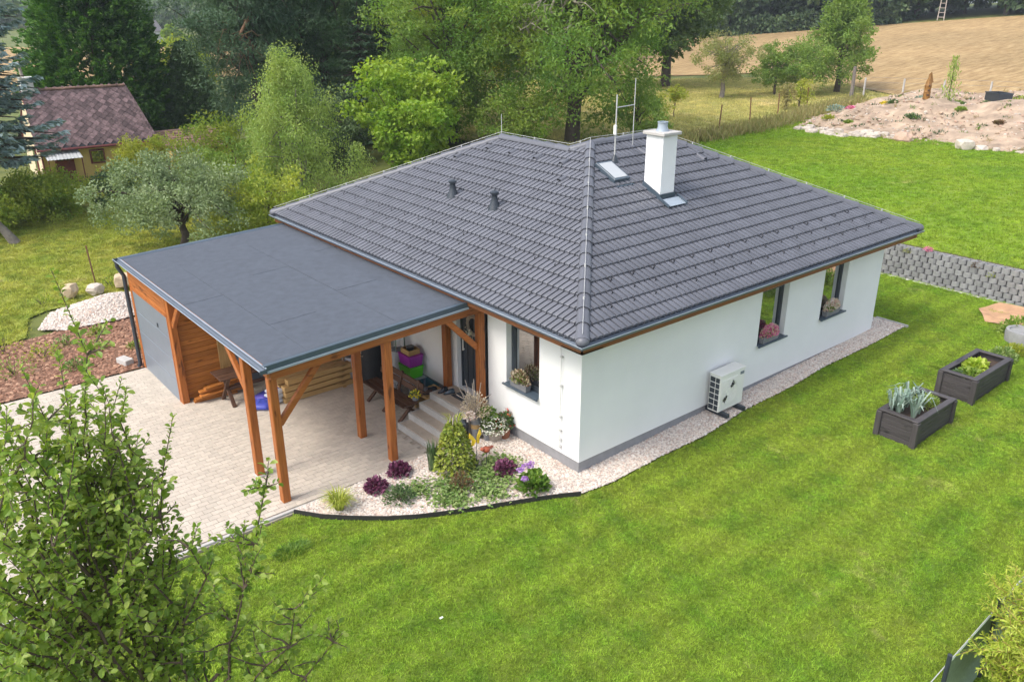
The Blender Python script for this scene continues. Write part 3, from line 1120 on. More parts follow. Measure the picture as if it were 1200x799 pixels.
for zz_ in (2.5, 1.9, 1.25, 0.95, 0.75, 0.6): dn.box((-.03, 0.5, zz_), (0.06, 0.05, 0.025))
dn.build('lightning_downlead', M['zinc'], house)
# skylight
sk = bpy.data.objects.new('skylight', MB().box((0, 0, 0), (0.50, 0.70, 0.11), ch=0.01).mesh('skylight', M['flash'])); link(sk, house)
sk.matrix_basis = plane_frame('right', 3.92, 3.22, 0.09)
g = MB().box((0, 0, 0.052), (0.40, 0.58, 0.02)).build('skylight_pane', None, sk)
msk, tsk, bsk = mat_new('skylight_glass')
bsk.inputs['Base Color'].default_value = (0.42, 0.44, 0.45, 1); bsk.inputs['Roughness'].default_value = 0.12  # pale base colour stands in for the bright reflection in the pane
g.data.materials.append(msk)
MB().box((0, -0.42, -0.04), (0.56, 0.16, 0.02)).build('skylight_apron', M['flash'], sk)
# chimney
CX0, CX1, CY0, CY1 = 4.37, 4.84, 2.13, 2.62
chim = MB().box(((CX0 + CX1) / 2, (CY0 + CY1) / 2, 5.1), (CX1 - CX0, CY1 - CY0, 1.66), ch=0.006).build('chimney', M['plaster'], house)
fx = MB()
zlo = ZE + TP * (CY0 + e); zhi = ZE + TP * (CY1 + e)
for (a, b) in (((CX0 - .02, CY1 + .02), (CX0 - .02, CY0 - .02)), ((CX0 - .02, CY0 - .02), (CX1 + .02, CY0 - .02)), ((CX1 + .02, CY0 - .02), (CX1 + .02, CY1 + .02))):
    za = ZE + TP * (a[1] + e); zb_ = ZE + TP * (b[1] + e)
    fx.quad((a[0], a[1], za - .05), (b[0], b[1], zb_ - .05), (b[0], b[1], zb_ + .20), (a[0], a[1], za + .20))
    for k in range(4):
        pass
fx.build('chimney_flashing', M['flash'], chim)
for k in range(3):
    MB().box(((CX0 + CX1) / 2, CY0 - 0.025, zlo + 0.07 + 0.05 * k), (CX1 - CX0 + .05, 0.012, 0.03)).build('flashing_rib', M['flash'], chim)
ap = bpy.data.objects.new('flashing_apron', MB().box((0, 0, 0), (0.62, 0.26, 0.015)).mesh('flashing_apron', M['gutterlip'])); link(ap, chim)
ap.matrix_basis = plane_frame('right', 4.62, 1.98, 0.105)
for sx in (-.3, .3):
    o = bpy.data.objects.new('flashing_edge', MB().box((sx, 0.02, 0.03), (0.03, 0.34, 0.05)).mesh('flashing_edge', M['flash'])); link(o, chim)
    o.matrix_basis = plane_frame('right', 4.62, 1.98, 0.09)
MB().box(((CX0 + CX1) / 2, (CY0 + CY1) / 2, 5.96), (0.60, 0.62, 0.07), ch=0.01).build('chimney_cap', M['concrete'], chim)
MB().lathe(((CX0 + CX1) / 2, (CY0 + CY1) / 2, 5.995), [(0.15, 0), (0.11, 0.08), (0.11, 0.17), (0.12, 0.18), (0.12, 0.2), (0.09, 0.2), (0.09, 0.06)], 16).build('chimney_flue', M['gutterlip'], chim, auto=40)
# antenna masts
at = MB()
zr = ZE + TP * (3.55 + e); z2 = ZE + TP * (3.98 + e)
at.tube([(4.36, 3.55, zr), (4.36, 3.55, zr + 1.55)], 0.016, 7)
at.tube([(5.42, 3.98, z2 - .02), (5.42, 3.98, z2 + 1.62)], 0.010, 6)
at.tube([(4.36, 3.55, zr + 1.27), (5.42, 3.98, z2 + 1.02)], 0.012, 6)
at.tube([(4.36, 3.55, zr + .60), (5.42, 3.98, z2 + .34)], 0.008, 6)
at.tube([(5.42, 3.98, z2 + .02), (5.1, 3.7, z2 - .08)], 0.008, 6)
at.build('antenna_mast', M['zinc'], house)
MB().box((4.31, 3.52, zr + 0.78), (0.05, 0.08, 0.22), ch=0.01).build('antenna_box', M['whitemetal'], house)
MB().lathe((4.36, 3.55, zr - .08), [(0.15, 0.0), (0.12, 0.09), (0.04, 0.28), (0.025, 0.30)], 12).build('mast_collar', M['darkmetal'], house, auto=40)

# ---- windows
def window(axis, hole, cols_open=False):
    a, b, c, d = hole
    uc, zc = (a + b) / 2, (c + d) / 2

    def P(u, dep, z): return (dep, u, z) if axis == 0 else (u, dep, z)

    def S(u, dep, z): return (dep, u, z) if axis == 0 else (u, dep, z)
    DP = 0.17
    fr = MB(); fw = 0.075
    fr.box(P(a + fw / 2, DP, zc), S(fw, 0.07, d - c - .004), ch=0.006)
    fr.box(P(b - fw / 2, DP, zc), S(fw, 0.07, d - c - .004), ch=0.006)
    fr.box(P(uc, DP, c + fw / 2), S(b - a - 2 * fw, 0.066, fw), ch=0.006)
    fr.box(P(uc, DP, d - fw / 2), S(b - a - 2 * fw, 0.066, fw), ch=0.006)
    wf = fr.build('window', M['darkmetal'], house)
    MB().box(P(uc, DP + 0.012, zc), S(b - a - 2 * fw, 0.02, d - c - 2 * fw)).build('pane', M['glass'], wf)
    g = MB()
    for s in (-1, 1):
        g.box(P(uc + s * ((b - a) / 2 - fw - .02), DP - .008, zc), S(0.04, 0.03, d - c - 2 * fw), ch=0.004)
    g.box(P(uc, DP - .008, c + fw + .02), S(b - a - 2 * fw - .08, 0.03, 0.04), ch=0.004)
    g.box(P(uc, DP - .008, d - fw - .02), S(b - a - 2 * fw - .08, 0.03, 0.04), ch=0.004)
    g.build('sash', M['darkmetal'], wf)
    s = MB()
    s.box(P(uc, 0.035, c + 0.004), S(b - a - .004, 0.20, 0.022), ch=0.004)
    s.box(P(uc, -0.075, c - 0.004), S(b - a + 0.07, 0.045, 0.035), ch=0.004)
    s.build('window_sill', M['flash'], wf)
    return wf


window(0, WIN_L)
for h in WIN_R: window(1, h)
# front door with side light
a, b, c, d = DOOR
dr = MB()
dr.box((0.16, (3.06 + 3.90) / 2, (c + d) / 2 - .02), (0.06, 0.80, d - c - 0.10), ch=0.006)
door = dr.build('door', M['darkmetal'], house)
q = MB()
for yy in (3.30, 3.50, 3.70): q.box((0.124, yy, (c + d) / 2 - .02), (0.012, 0.012, d - c - 0.3))
q.build('door_groove', M['underlay'], door)
q = MB(); q.box((0.10, 3.83, 1.72), (0.03, 0.025, 0.42), ch=0.006); q.box((0.12, 3.83, 1.90), (0.04, 0.03, 0.03)); q.box((0.12, 3.83, 1.54), (0.04, 0.03, 0.03))
q.build('door_handle', M['whitemetal'], door)
q = MB()
for yy in (2.83, 3.03, 3.905): q.box((0.15, yy, (c + d) / 2), (0.09, 0.05, d - c - .006), ch=0.006)
q.box((0.15, (a + b) / 2, d - 0.03), (0.085, b - a - .16, 0.05), ch=0.006)
q.build('door_frame', M['darkmetal'], house)
MB().box((0.165, 2.93, (c + d) / 2), (0.02, 0.15, d - c - .1)).build('side_light', M['glass'], house)

# ------------------------------------------------------------------ front steps
steps = thing('front_steps', 'sandstone front steps with pale edges climbing to the house door', 'steps', (-0.7, 3.4, 0))
for k in range(4):
    x0 = -1.52 + 0.29 * k; zt = 0.155 * (k + 1)
    x1 = -0.002 if k == 3 else x0 + 0.29 + 0.02
    st = MB().box(((x0 + x1) / 2 + .7, 0.0, zt - 0.0775 - (0.3 if k == 0 else 0.0775) / 2 - .01), (x1 - x0, 1.42 + .004 * k, 0.155 + (0.3 if k == 0 else 0.0775)), ch=0.006)
    s_ = st.build('step', M['concrete'], steps)
    MB().box(((x0 + x1) / 2 + .715, -0.0, zt - .012), (x1 - x0 - 0.045, 1.30, 0.026), ch=0.004).build('tread', M['tread'], s_)
steps_mass = MB().box((0.38, 0, 0.13), (0.62, 1.40, 0.60)).build('stair_core', M['concrete'], steps)
#==CARPORT==
# ------------------------------------------------------------------ carport with garage
cp = thing('carport', 'timber carport with a flat grey felt roof and garage beside the house', 'carport', (-2.6, 7, 0))
CPX, CPY = Vector((-2.6, 7, 0)), None
def cpb(mb, name, mat, parent=None, **k):
    o = mb.build(name, mat, parent or cp, **k)
    if parent is None: o.location = -CPX
    return o


XL, XR, YF, YB = -4.82, -0.50, 2.80, 11.22
ZL, ZR = 2.86, 3.03
def rzc(x): return ZL + (x - XL) * (ZR - ZL) / (XR - XL)
deck = MB()
deck.add([(XL, YF, ZL - .10), (XR, YF, ZR - .10), (XR, YB, ZR - .10), (XL, YB, ZL - .10), (XL, YF, ZL), (XR, YF, ZR), (XR, YB, ZR), (XL, YB, ZL)],
         [(0, 3, 2, 1), (4, 5, 6, 7), (0, 1, 5, 4), (1, 2, 6, 5), (2, 3, 7, 6), (3, 0, 4, 7)])
cpb(deck, 'roof_deck', M['boardx'])
# felt sheets laid in lengths, each lapping its neighbour
xs_ = [XL + .03, XL + 0.92, XL + 1.86, XL + 2.80, XL + 3.72, XR]
cuts = [[YF + .02, 6.9, YB - .02], [YF + .02, 4.6, 9.3, YB - .02], [YF + .02, 7.7, YB - .02], [YF + .02, 5.4, 10.0, YB - .02], [YF + .02, 8.3, YB - .02]]
for i in range(5):
    for j in range(len(cuts[i]) - 1):
        x0, x1 = xs_[i] - (0.05 if i else 0), xs_[i + 1]
        y0, y1 = cuts[i][j] - (0.06 if j else 0), cuts[i][j + 1]
        h = 0.004 + 0.006 * (i % 2) + 0.005 * (j % 2) + 0.004
        f = MB()
        nn = 10
        top = []
        for q in range(nn + 1):
            yy = y0 + (y1 - y0) * q / nn
            for xx in (x0, (x0 + x1) / 2, x1):
                w_ = 0.0018 * math.sin(yy * 3.1 + i) + 0.0015 * math.sin(xx * 9 + yy)
                top.append((xx, yy, rzc(xx) + h + w_))
        fs = []
        for q in range(nn):
            for r_ in range(2):
                a_ = q * 3 + r_
                fs.append((a_, a_ + 1, a_ + 4, a_ + 3))
        nb_ = len(top)
        ring = [k for k in range(3)] + [q * 3 + 2 for q in range(1, nn + 1)] + [nn * 3 + 1, nn * 3] + [q * 3 for q in range(nn - 1, 0, -1)]
        low = [(top[k][0], top[k][1], rzc(top[k][0]) + 0.001) for k in ring]
        for q in range(len(ring)):
            q2 = (q + 1) % len(ring)
            fs.append((ring[q], nb_ + q, nb_ + q2, ring[q2]))
        f.add(top + low, fs, random.random())
        cpb(f, 'felt_sheet', M['felt'])
# front and back metal edge
for yy in (YF, YB):
    ed = MB()
    s = -1 if yy == YF else 1
    ed.add([(XL - .02, yy + s * .035, ZL - .07), (XR, yy + s * .035, ZR - .07), (XR, yy + s * .035, ZR + .035), (XL - .02, yy + s * .035, ZL + .035),
            (XL - .02, yy - s * .07, ZL + .03), (XR, yy - s * .07, ZR + .03), (XL - .02, yy - s * .10, ZL + .012), (XR, yy - s * .10, ZR + .012)],
           [(0, 1, 2, 3), (3, 2, 5, 4), (4, 5, 7, 6)])
    cpb(ed, 'roof_edge', M['flash'])

e2 = MB()
for yy in (YF, YB):
    s = -1 if yy == YF else 1
    e2.beam((XL, yy + s * .045, ZL - .085), (XR, yy + s * .045, ZR - .085), 0.016, 0.045, ch=0.003)
cpb(e2, 'drip_edge', M['gutterlip'])
cpb(MB().sweep([(0.075 + .06 * math.cos(math.pi + math.pi * k / 8), -.01 + .06 * math.sin(math.pi + math.pi * k / 8)) for k in range(9)] + [(0.075 + .052 * math.cos(math.pi + math.pi * k / 8), -.01 + .052 * math.sin(math.pi + math.pi * k / 8)) for k in range(8, -1, -1)],
              [(XL + .01, YB + .12, ZL), (XL + .01, YF - .10, ZL)], True), 'gutter', M['gutter'], auto=40)
for yy in (YF - .10, YB + .12):
    cpb(MB().box((XL - .065, yy, ZL - .035), (0.13, 0.008, 0.075)), 'gutter_end', M['flash'])
cpb(MB().beam((XL - .13, YF - .1, ZL - .008), (XL - .13, YB + .12, ZL - .008), 0.016, 0.016, ch=.003), 'gutter_bead', M['gutterlip'])
cpb(MB().beam((XL - .005, YF - .08, ZL + .012), (XL - .005, YB + .1, ZL + .012), 0.03, 0.012, ch=.003), 'gutter_bead', M['gutterlip'])
cpb(MB().tube([(XL - .07, 11.28, ZL - .06), (XL - .07, 11.28, ZL - .2), (XL + .02, 11.20, ZL - .42), (XL + .02, 11.20, 0.1), (XL - .02, 11.20, 0.0)], 0.05, 10), 'downpipe', M['darkmetal'], auto=40)
# timber frame
PWD = 0.155
def post(x, y, z0, z1): return cpb(MB().box((x, y, (z0 + z1) / 2), (PWD, PWD, z1 - z0), ch=0.012), 'post', M['woodz'])
BZ = ZL - .10
xa = -4.66
post(xa, 2.995, 0.03, BZ - .20); post(xa, 4.15, 0.07, BZ - .20); post(-2.32, 2.995, 0.03, rzc(-2.32) - .30); post(-2.32, 4.24, 0.03, rzc(-2.32) - .30)
post(-0.16, 2.86, 0.62, rzc(-.5) - .26); post(-0.14, 4.12, 0.30, rzc(-.5) - .30)
for y in (8.30, 11.05): post(xa, y, 0.0, BZ - .2)
post(-2.32, 8.30, 0, BZ - .2); post(-2.32, 11.05, 0, BZ - .2)
for (x, y) in ((xa, 2.995), (xa, 4.15), (-2.32, 2.995), (-2.32, 4.24)):
    cpb(MB().box((x, y, 0.035), (0.09, 0.10, 0.10)).box((x, y, 0.006), (0.16, 0.16, 0.012)), 'post_foot', M['zinc'])
cpb(MB().box((xa, 4.15, 0.03), (0.20, 0.20, 0.10), ch=0.01), 'post_plinth', M['concrete'])
cpb(MB().beam((xa, YF + .10, BZ - .10), (xa, YB - .05, BZ - .10), 0.14, 0.20, ch=0.012), 'beam', M['woody'])
cpb(MB().beam((-2.32, YF + .25, rzc(-2.32) - .20), (-2.32, YB - .05, rzc(-2.32) - .20), 0.14, 0.20, ch=0.012), 'beam', M['woody'])
cpb(MB().beam((-.16, YF + .25, rzc(-.5) - .18), (-.16, YB - .05, rzc(-.5) - .18), 0.14, 0.16, ch=0.012), 'beam', M['woody'])
def zfr(x): return rzc(x) - .20
cpb(MB().beam((XL + .08, YF + .035, zfr(XL + .08) + .01), (-.06, YF + .035, zfr(-.25) + .01), 0.06, 0.17, ch=0.008), 'front_fascia', M['woodx'])
cpb(MB().beam((XL + .05, YF + .01, BZ - .04), (XL + .05, YB - .01, BZ - .04), 0.05, 0.16, ch=0.008), 'side_fascia', M['woody'])
for yy in np.arange(3.6, 11.1, 0.9):
    cpb(MB().beam((XL + .2, yy, rzc(XL + .2) - .10 - .07), (XR - .05, yy, rzc(XR - .05) - .10 - .07), 0.08, 0.14, ch=0.006), 'rafter', M['woodx'])
def brace(p, q, up=(0, 0, 1)): cpb(MB().beam(p, q, 0.09, 0.12, up=up, ch=0.01), 'brace', M['woodx'] if abs(p[0] - q[0]) > .1 else M['woody'])
brace((xa + .06, 2.995, 1.62), (xa + .92, 2.995, BZ - .16))
brace((xa, 4.22, 1.85), (xa, 5.0, BZ - .18))
brace((xa, 8.25, 1.95), (xa, 7.65, BZ - .18))
brace((-0.2, 2.88, 1.95), (-0.98, 2.88, rzc(-.98) - .26))
brace((-2.32, 4.30, 2.15), (-2.32, 4.85, rzc(-2.32) - .3))
brace((-2.26, 4.24, 2.2), (-1.75, 4.24, rzc(-1.7) - .25))
# garage: sectional door, boards above, boarded side wall
gd = MB().box((-4.70, 9.68, 1.06), (0.03, 2.50, 2.10)).build('garage_door', M['garage'], cp); gd.location = -CPX
for k in range(4):
    o = MB().box((-4.722, 9.68, 0.02 + 0.525 * k + 0.262), (0.03, 2.48, 0.517), ch=0.006).build('door_panel', M['garage'], gd)
MB().box((-4.745, 9.2, 1.72), (0.02, 0.05, 0.10), ch=.005).build('door_lock', M['darkmetal'], gd)
fr = MB()
for yy in (8.405, 10.96): fr.box((-4.70, yy, 1.07), (0.09, 0.055, 2.14), ch=0.006)
fr.box((-4.70, 9.68, 2.14), (0.088, 2.50, 0.05), ch=0.006)
cpb(fr, 'door_frame', M['woodz'])
k = 0
z = 2.185
while z < 2.72:
    cpb(MB().box((-4.735, 9.68, z + .045), (0.024, 2.62, 0.087), ch=0.006, a=random.random()), 'wall_board', M['woody']); z += 0.092
z = 0.05
while z < 2.66:
    cpb(MB().box((-4.22 + .02, 8.385, z + .06), (0.96, 0.024, 0.117), ch=0.006, a=random.random()), 'wall_board', M['boardx'])
    cpb(MB().box((-4.735 + 4.735 / 2 - 2.35 - .0, 11.06, z + .06), (0.02, 0.02, 0.117)), 'wall_board', M['boardx']) if False else None
    z += 0.122
bk = MB()
cpb(bk.box((-3.55, 11.07, 1.35), (2.35, 0.03, 2.66)), 'back_panel', M['boardz'])
# light framed end post of the boarded wall and the grey door beside it
z = 0.02
cpb(MB().box((-3.60, 8.37, 1.33), (0.26, 0.05, 2.6), ch=0.008), 'wall_post', M['plankz'])
cpb(MB().box((-2.98, 8.42, 1.06), (0.92, 0.04, 2.08), ch=0.006), 'side_door', M['garage'])
cpb(MB().box((-4.72, 9.68, 0.012), (0.30, 2.60, 0.03), ch=0.004), 'threshold', M['concrete'])
#==THINGS==

# ------------------------------------------------------------------ leaves and plants
def unit(v): return v / np.maximum(np.linalg.norm(v, axis=1, keepdims=True), 1e-9)


def leaf_arrays(C, A, Nn, L, Wd, fold=0.15):
    """folded quad leaves: centre, axis, normal"""
    A = unit(A); B = unit(np.cross(Nn, A)); N2 = np.cross(A, B)
    L = np.broadcast_to(np.asarray(L, float), (len(C),))[:, None]; Wd = np.broadcast_to(np.asarray(Wd, float), (len(C),))[:, None]
    v0 = C - A * L / 2; v2 = C + A * L / 2 - N2 * L * 0.08
    v1 = C + B * Wd / 2 + N2 * Wd * fold; v3 = C - B * Wd / 2 + N2 * Wd * fold
    V = np.stack([v0, v1, v2, v3], 1).reshape(-1, 3)
    b = np.arange(len(C)) * 4
    F = np.concatenate([np.stack([b, b + 1, b + 2], 1), np.stack([b, b + 2, b + 3], 1)])
    return V, F


def foliage(name, C, A, Nn, L, Wd, mat, parent, rnd=None, fold=0.15):
    V, F = leaf_arrays(C, A, Nn, L, Wd, fold)
    if rnd is None: rnd = RNG.random(len(C))
    me = np_mesh(name, V, F, mat, np.concatenate([rnd, rnd]))
    return link(bpy.data.objects.new(name, me), parent)


def rdir(n): return unit(RNG.normal(size=(n, 3)))


def clump_leaves(centres, radii, per, flat=0.75, up=0.6, droop=0.0, shell=0.45):
    """leaf centres, axes, normals for clumps"""
    n = len(centres)
    d = rdir(n * per)
    rad = RNG.random(n * per) ** shell
    rr = np.repeat(radii, per)[:, None]
    off = d * rad[:, None] * rr; off[:, 2] *= flat
    C = np.repeat(centres, per, 0) + off
    A = unit(d * 0.8 + rdir(n * per) * 0.8 + np.array([0, 0, -droop]))
    Nn = unit(rdir(n * per) * 0.9 + d * 0.4 + np.array([0, 0, up]))
    return C, A, Nn


def limb_pts(p0, p1, sag=0.0, wob=0.1, n=4):
    p0, p1 = np.array(p0, float), np.array(p1, float)
    L = np.linalg.norm(p1 - p0)
    out = []
    for k in range(n + 1):
        t = k / n
        p = p0 + (p1 - p0) * t
        p = p + np.array([0, 0, sag * L * math.sin(math.pi * t)])
        if 0 < k < n: p = p + RNG.normal(size=3) * wob * L * 0.15
        out.append(Vector(p))
    return out


def broadleaf(name, label, x, y, h, rad, mat, clumps=90, per=60, leaf=0.2, lw=0.55, cz=0.6, rz_=None, bark='bark', trunk=None, tr=None,
              clump_r=None, flat=0.75, up=0.6, droop=0.0, group=None, lean=(0, 0), shape='ellipsoid', limbs=14, cat='tree', shell=0.45, z=None, stems=1):
    """tree thing: tapered trunk with limbs, and a crown of leaf clumps"""
    z0 = Tz(x, y) if z is None else z
    t = thing(name, label, cat, (x, y, z0 - 0.05), group=group)
    zc = h * cz; rz_ = rz_ or (h - zc)
    tr = tr or 0.022 * h + 0.03
    clump_r = clump_r or rad * 0.27
    pts = []
    ph = RNG.uniform(0, 6.28, 4)
    while len(pts) < clumps:
        d = RNG.normal(size=3); d /= np.linalg.norm(d)
        r = RNG.random() ** 0.42
        p = d * r
        if shape == 'cone':
            tz_ = (p[2] + 1) / 2; w = 1.15 * (1 - tz_) + 0.12; p = np.array([p[0] * w, p[1] * w, p[2]])
        elif shape == 'vase':
            tz_ = (p[2] + 1) / 2; w = 0.55 + 0.5 * tz_; p = np.array([p[0] * w, p[1] * w, p[2]])
        elif shape == 'dome':
            if p[2] < -0.35: continue
        bump_ = 1 + 0.22 * math.sin(3 * math.atan2(p[1], p[0]) + ph[0]) + 0.18 * math.sin(5 * p[2] + ph[1] + 2 * math.atan2(p[1], p[0]))
        pts.append((p[0] * rad * bump_ + lean[0] * max(0, p[2] + .5), p[1] * rad * bump_ + lean[1] * max(0, p[2] + .5), zc + p[2] * rz_))
    P = np.array(pts); P[:, 2] = np.maximum(P[:, 2], 0.15)
    mb = MB()
    top = (lean[0] * .5, lean[1] * .5, zc + rz_ * 0.45)
    for s_ in range(stems):
        of = (0, 0) if stems == 1 else (0.25 * math.cos(s_ * 2.4), 0.25 * math.sin(s_ * 2.4))
        tp = limb_pts((of[0], of[1], 0), (top[0] + of[0] * 3, top[1] + of[1] * 3, top[2]), 0, 0.12, 5)
        mb.tube(tp, [tr * 1.25, tr, tr * .85, tr * .65, tr * .45, tr * .25], 8)
    for k in RNG.choice(len(P), min(limbs, len(P)), replace=False):
        f = RNG.uniform(0.3, 0.85)
        b = Vector((top[0] * f, top[1] * f, top[2] * f))
        mb.tube(limb_pts(b, P[k], 0.06, 0.15, 4), [tr * .42, tr * .32, tr * .22, tr * .13, tr * .05], 5)
    mb.build('trunk', M[bark], t, auto=60)
    C, A, Nn = clump_leaves(P, clump_r * RNG.uniform(0.65, 1.3, len(P)), per, flat, up, droop, shell)
    k = C[:, 2] > 0.05
    C, A, Nn = C[k], A[k], Nn[k]
    Ls = leaf * RNG.uniform(0.7, 1.3, len(C))
    tint = np.clip(np.repeat(RNG.beta(2, 2, len(P)), per)[k] * .55 + RNG.random(len(C)) * .45, 0, .999)
    foliage('crown', C, A, Nn, Ls, Ls * lw, mat, t, rnd=tint)
    return t


def conifer(name, label, x, y, h, rad, mat, whorls=26, bpw=9, tw=26, L=0.34, wd=0.11, droop=0.25, base=0.06, bark='bark', gap=0.0, cat='tree', hang=0.35, z=None, top=1.0):
    z0 = Tz(x, y) if z is None else z
    t = thing(name, label, cat, (x, y, z0 - 0.05))
    tr = 0.016 * h + 0.06
    mb = MB(); mb.tube([(0, 0, 0), (0.02, 0.03, h * .4), (0, 0, h * .75), (0, 0, h * .99)], [tr * 1.2, tr * .8, tr * .4, .02], 9)
    Cs, As, Ns = [], [], []
    for i in range(whorls):
        f = base + (1 - base) * (i / whorls) ** 0.95
        zz = h * f
        r = rad * ((1 - f) ** 0.75) * top + 0.1
        for b in range(bpw):
            if gap and RNG.random() < gap: continue
            a = 2.4 * i + 6.283 * b / bpw + RNG.uniform(-.3, .3)
            rl = r * RNG.uniform(0.7, 1.12)
            d = np.array([math.cos(a), math.sin(a), 0])
            m = max(4, int(tw * rl / rad) + 3)
            s = (np.arange(m) + RNG.random(m)) / m
            s = s ** 0.8
            bz = zz - droop * rl * np.sin(s * 1.7) + 0.12 * rl * s ** 3 + RNG.normal(0, 0.03 * h * 0.2, 1)
            pts = d[None] * (s * rl)[:, None]; pts[:, 2] = bz
            mb.tube([(0, 0, zz), tuple(d * rl * .5 + np.array([0, 0, zz - droop * rl * .75])), tuple(d * rl * .95 + np.array([0, 0, zz - droop * rl * .95]))], [tr * .22, tr * .13, .01], 4, cap=False)
            sd = np.array([-d[1], d[0], 0])
            for side in (-1, 0, 1):
                k = len(pts)
                sp = RNG.uniform(0.12, 0.45, k) * (1 - s * .5) * min(1.0, rl * .45)
                c = pts + sd[None] * (side * sp)[:, None] + np.column_stack([np.zeros(k), np.zeros(k), -np.abs(side) * sp * hang - RNG.random(k) * .08])
                ax = unit(d[None] * 0.8 + sd[None] * (side * 0.9) + np.array([0, 0, -hang * .6]) + rdir(k) * .35)
                nn = unit(np.array([0, 0, 1.0])[None] + rdir(k) * .55)
                Cs.append(c); As.append(ax); Ns.append(nn)
    mb.build('trunk', M[bark], t, auto=60)
    C = np.concatenate(Cs); A = np.concatenate(As); Nn = np.concatenate(Ns)
    Ls = L * RNG.uniform(.65, 1.35, len(C))
    foliage('crown', C, A, Nn, Ls, Ls * wd / L * RNG.uniform(.8, 1.3, len(C)), mat, t)
    return t


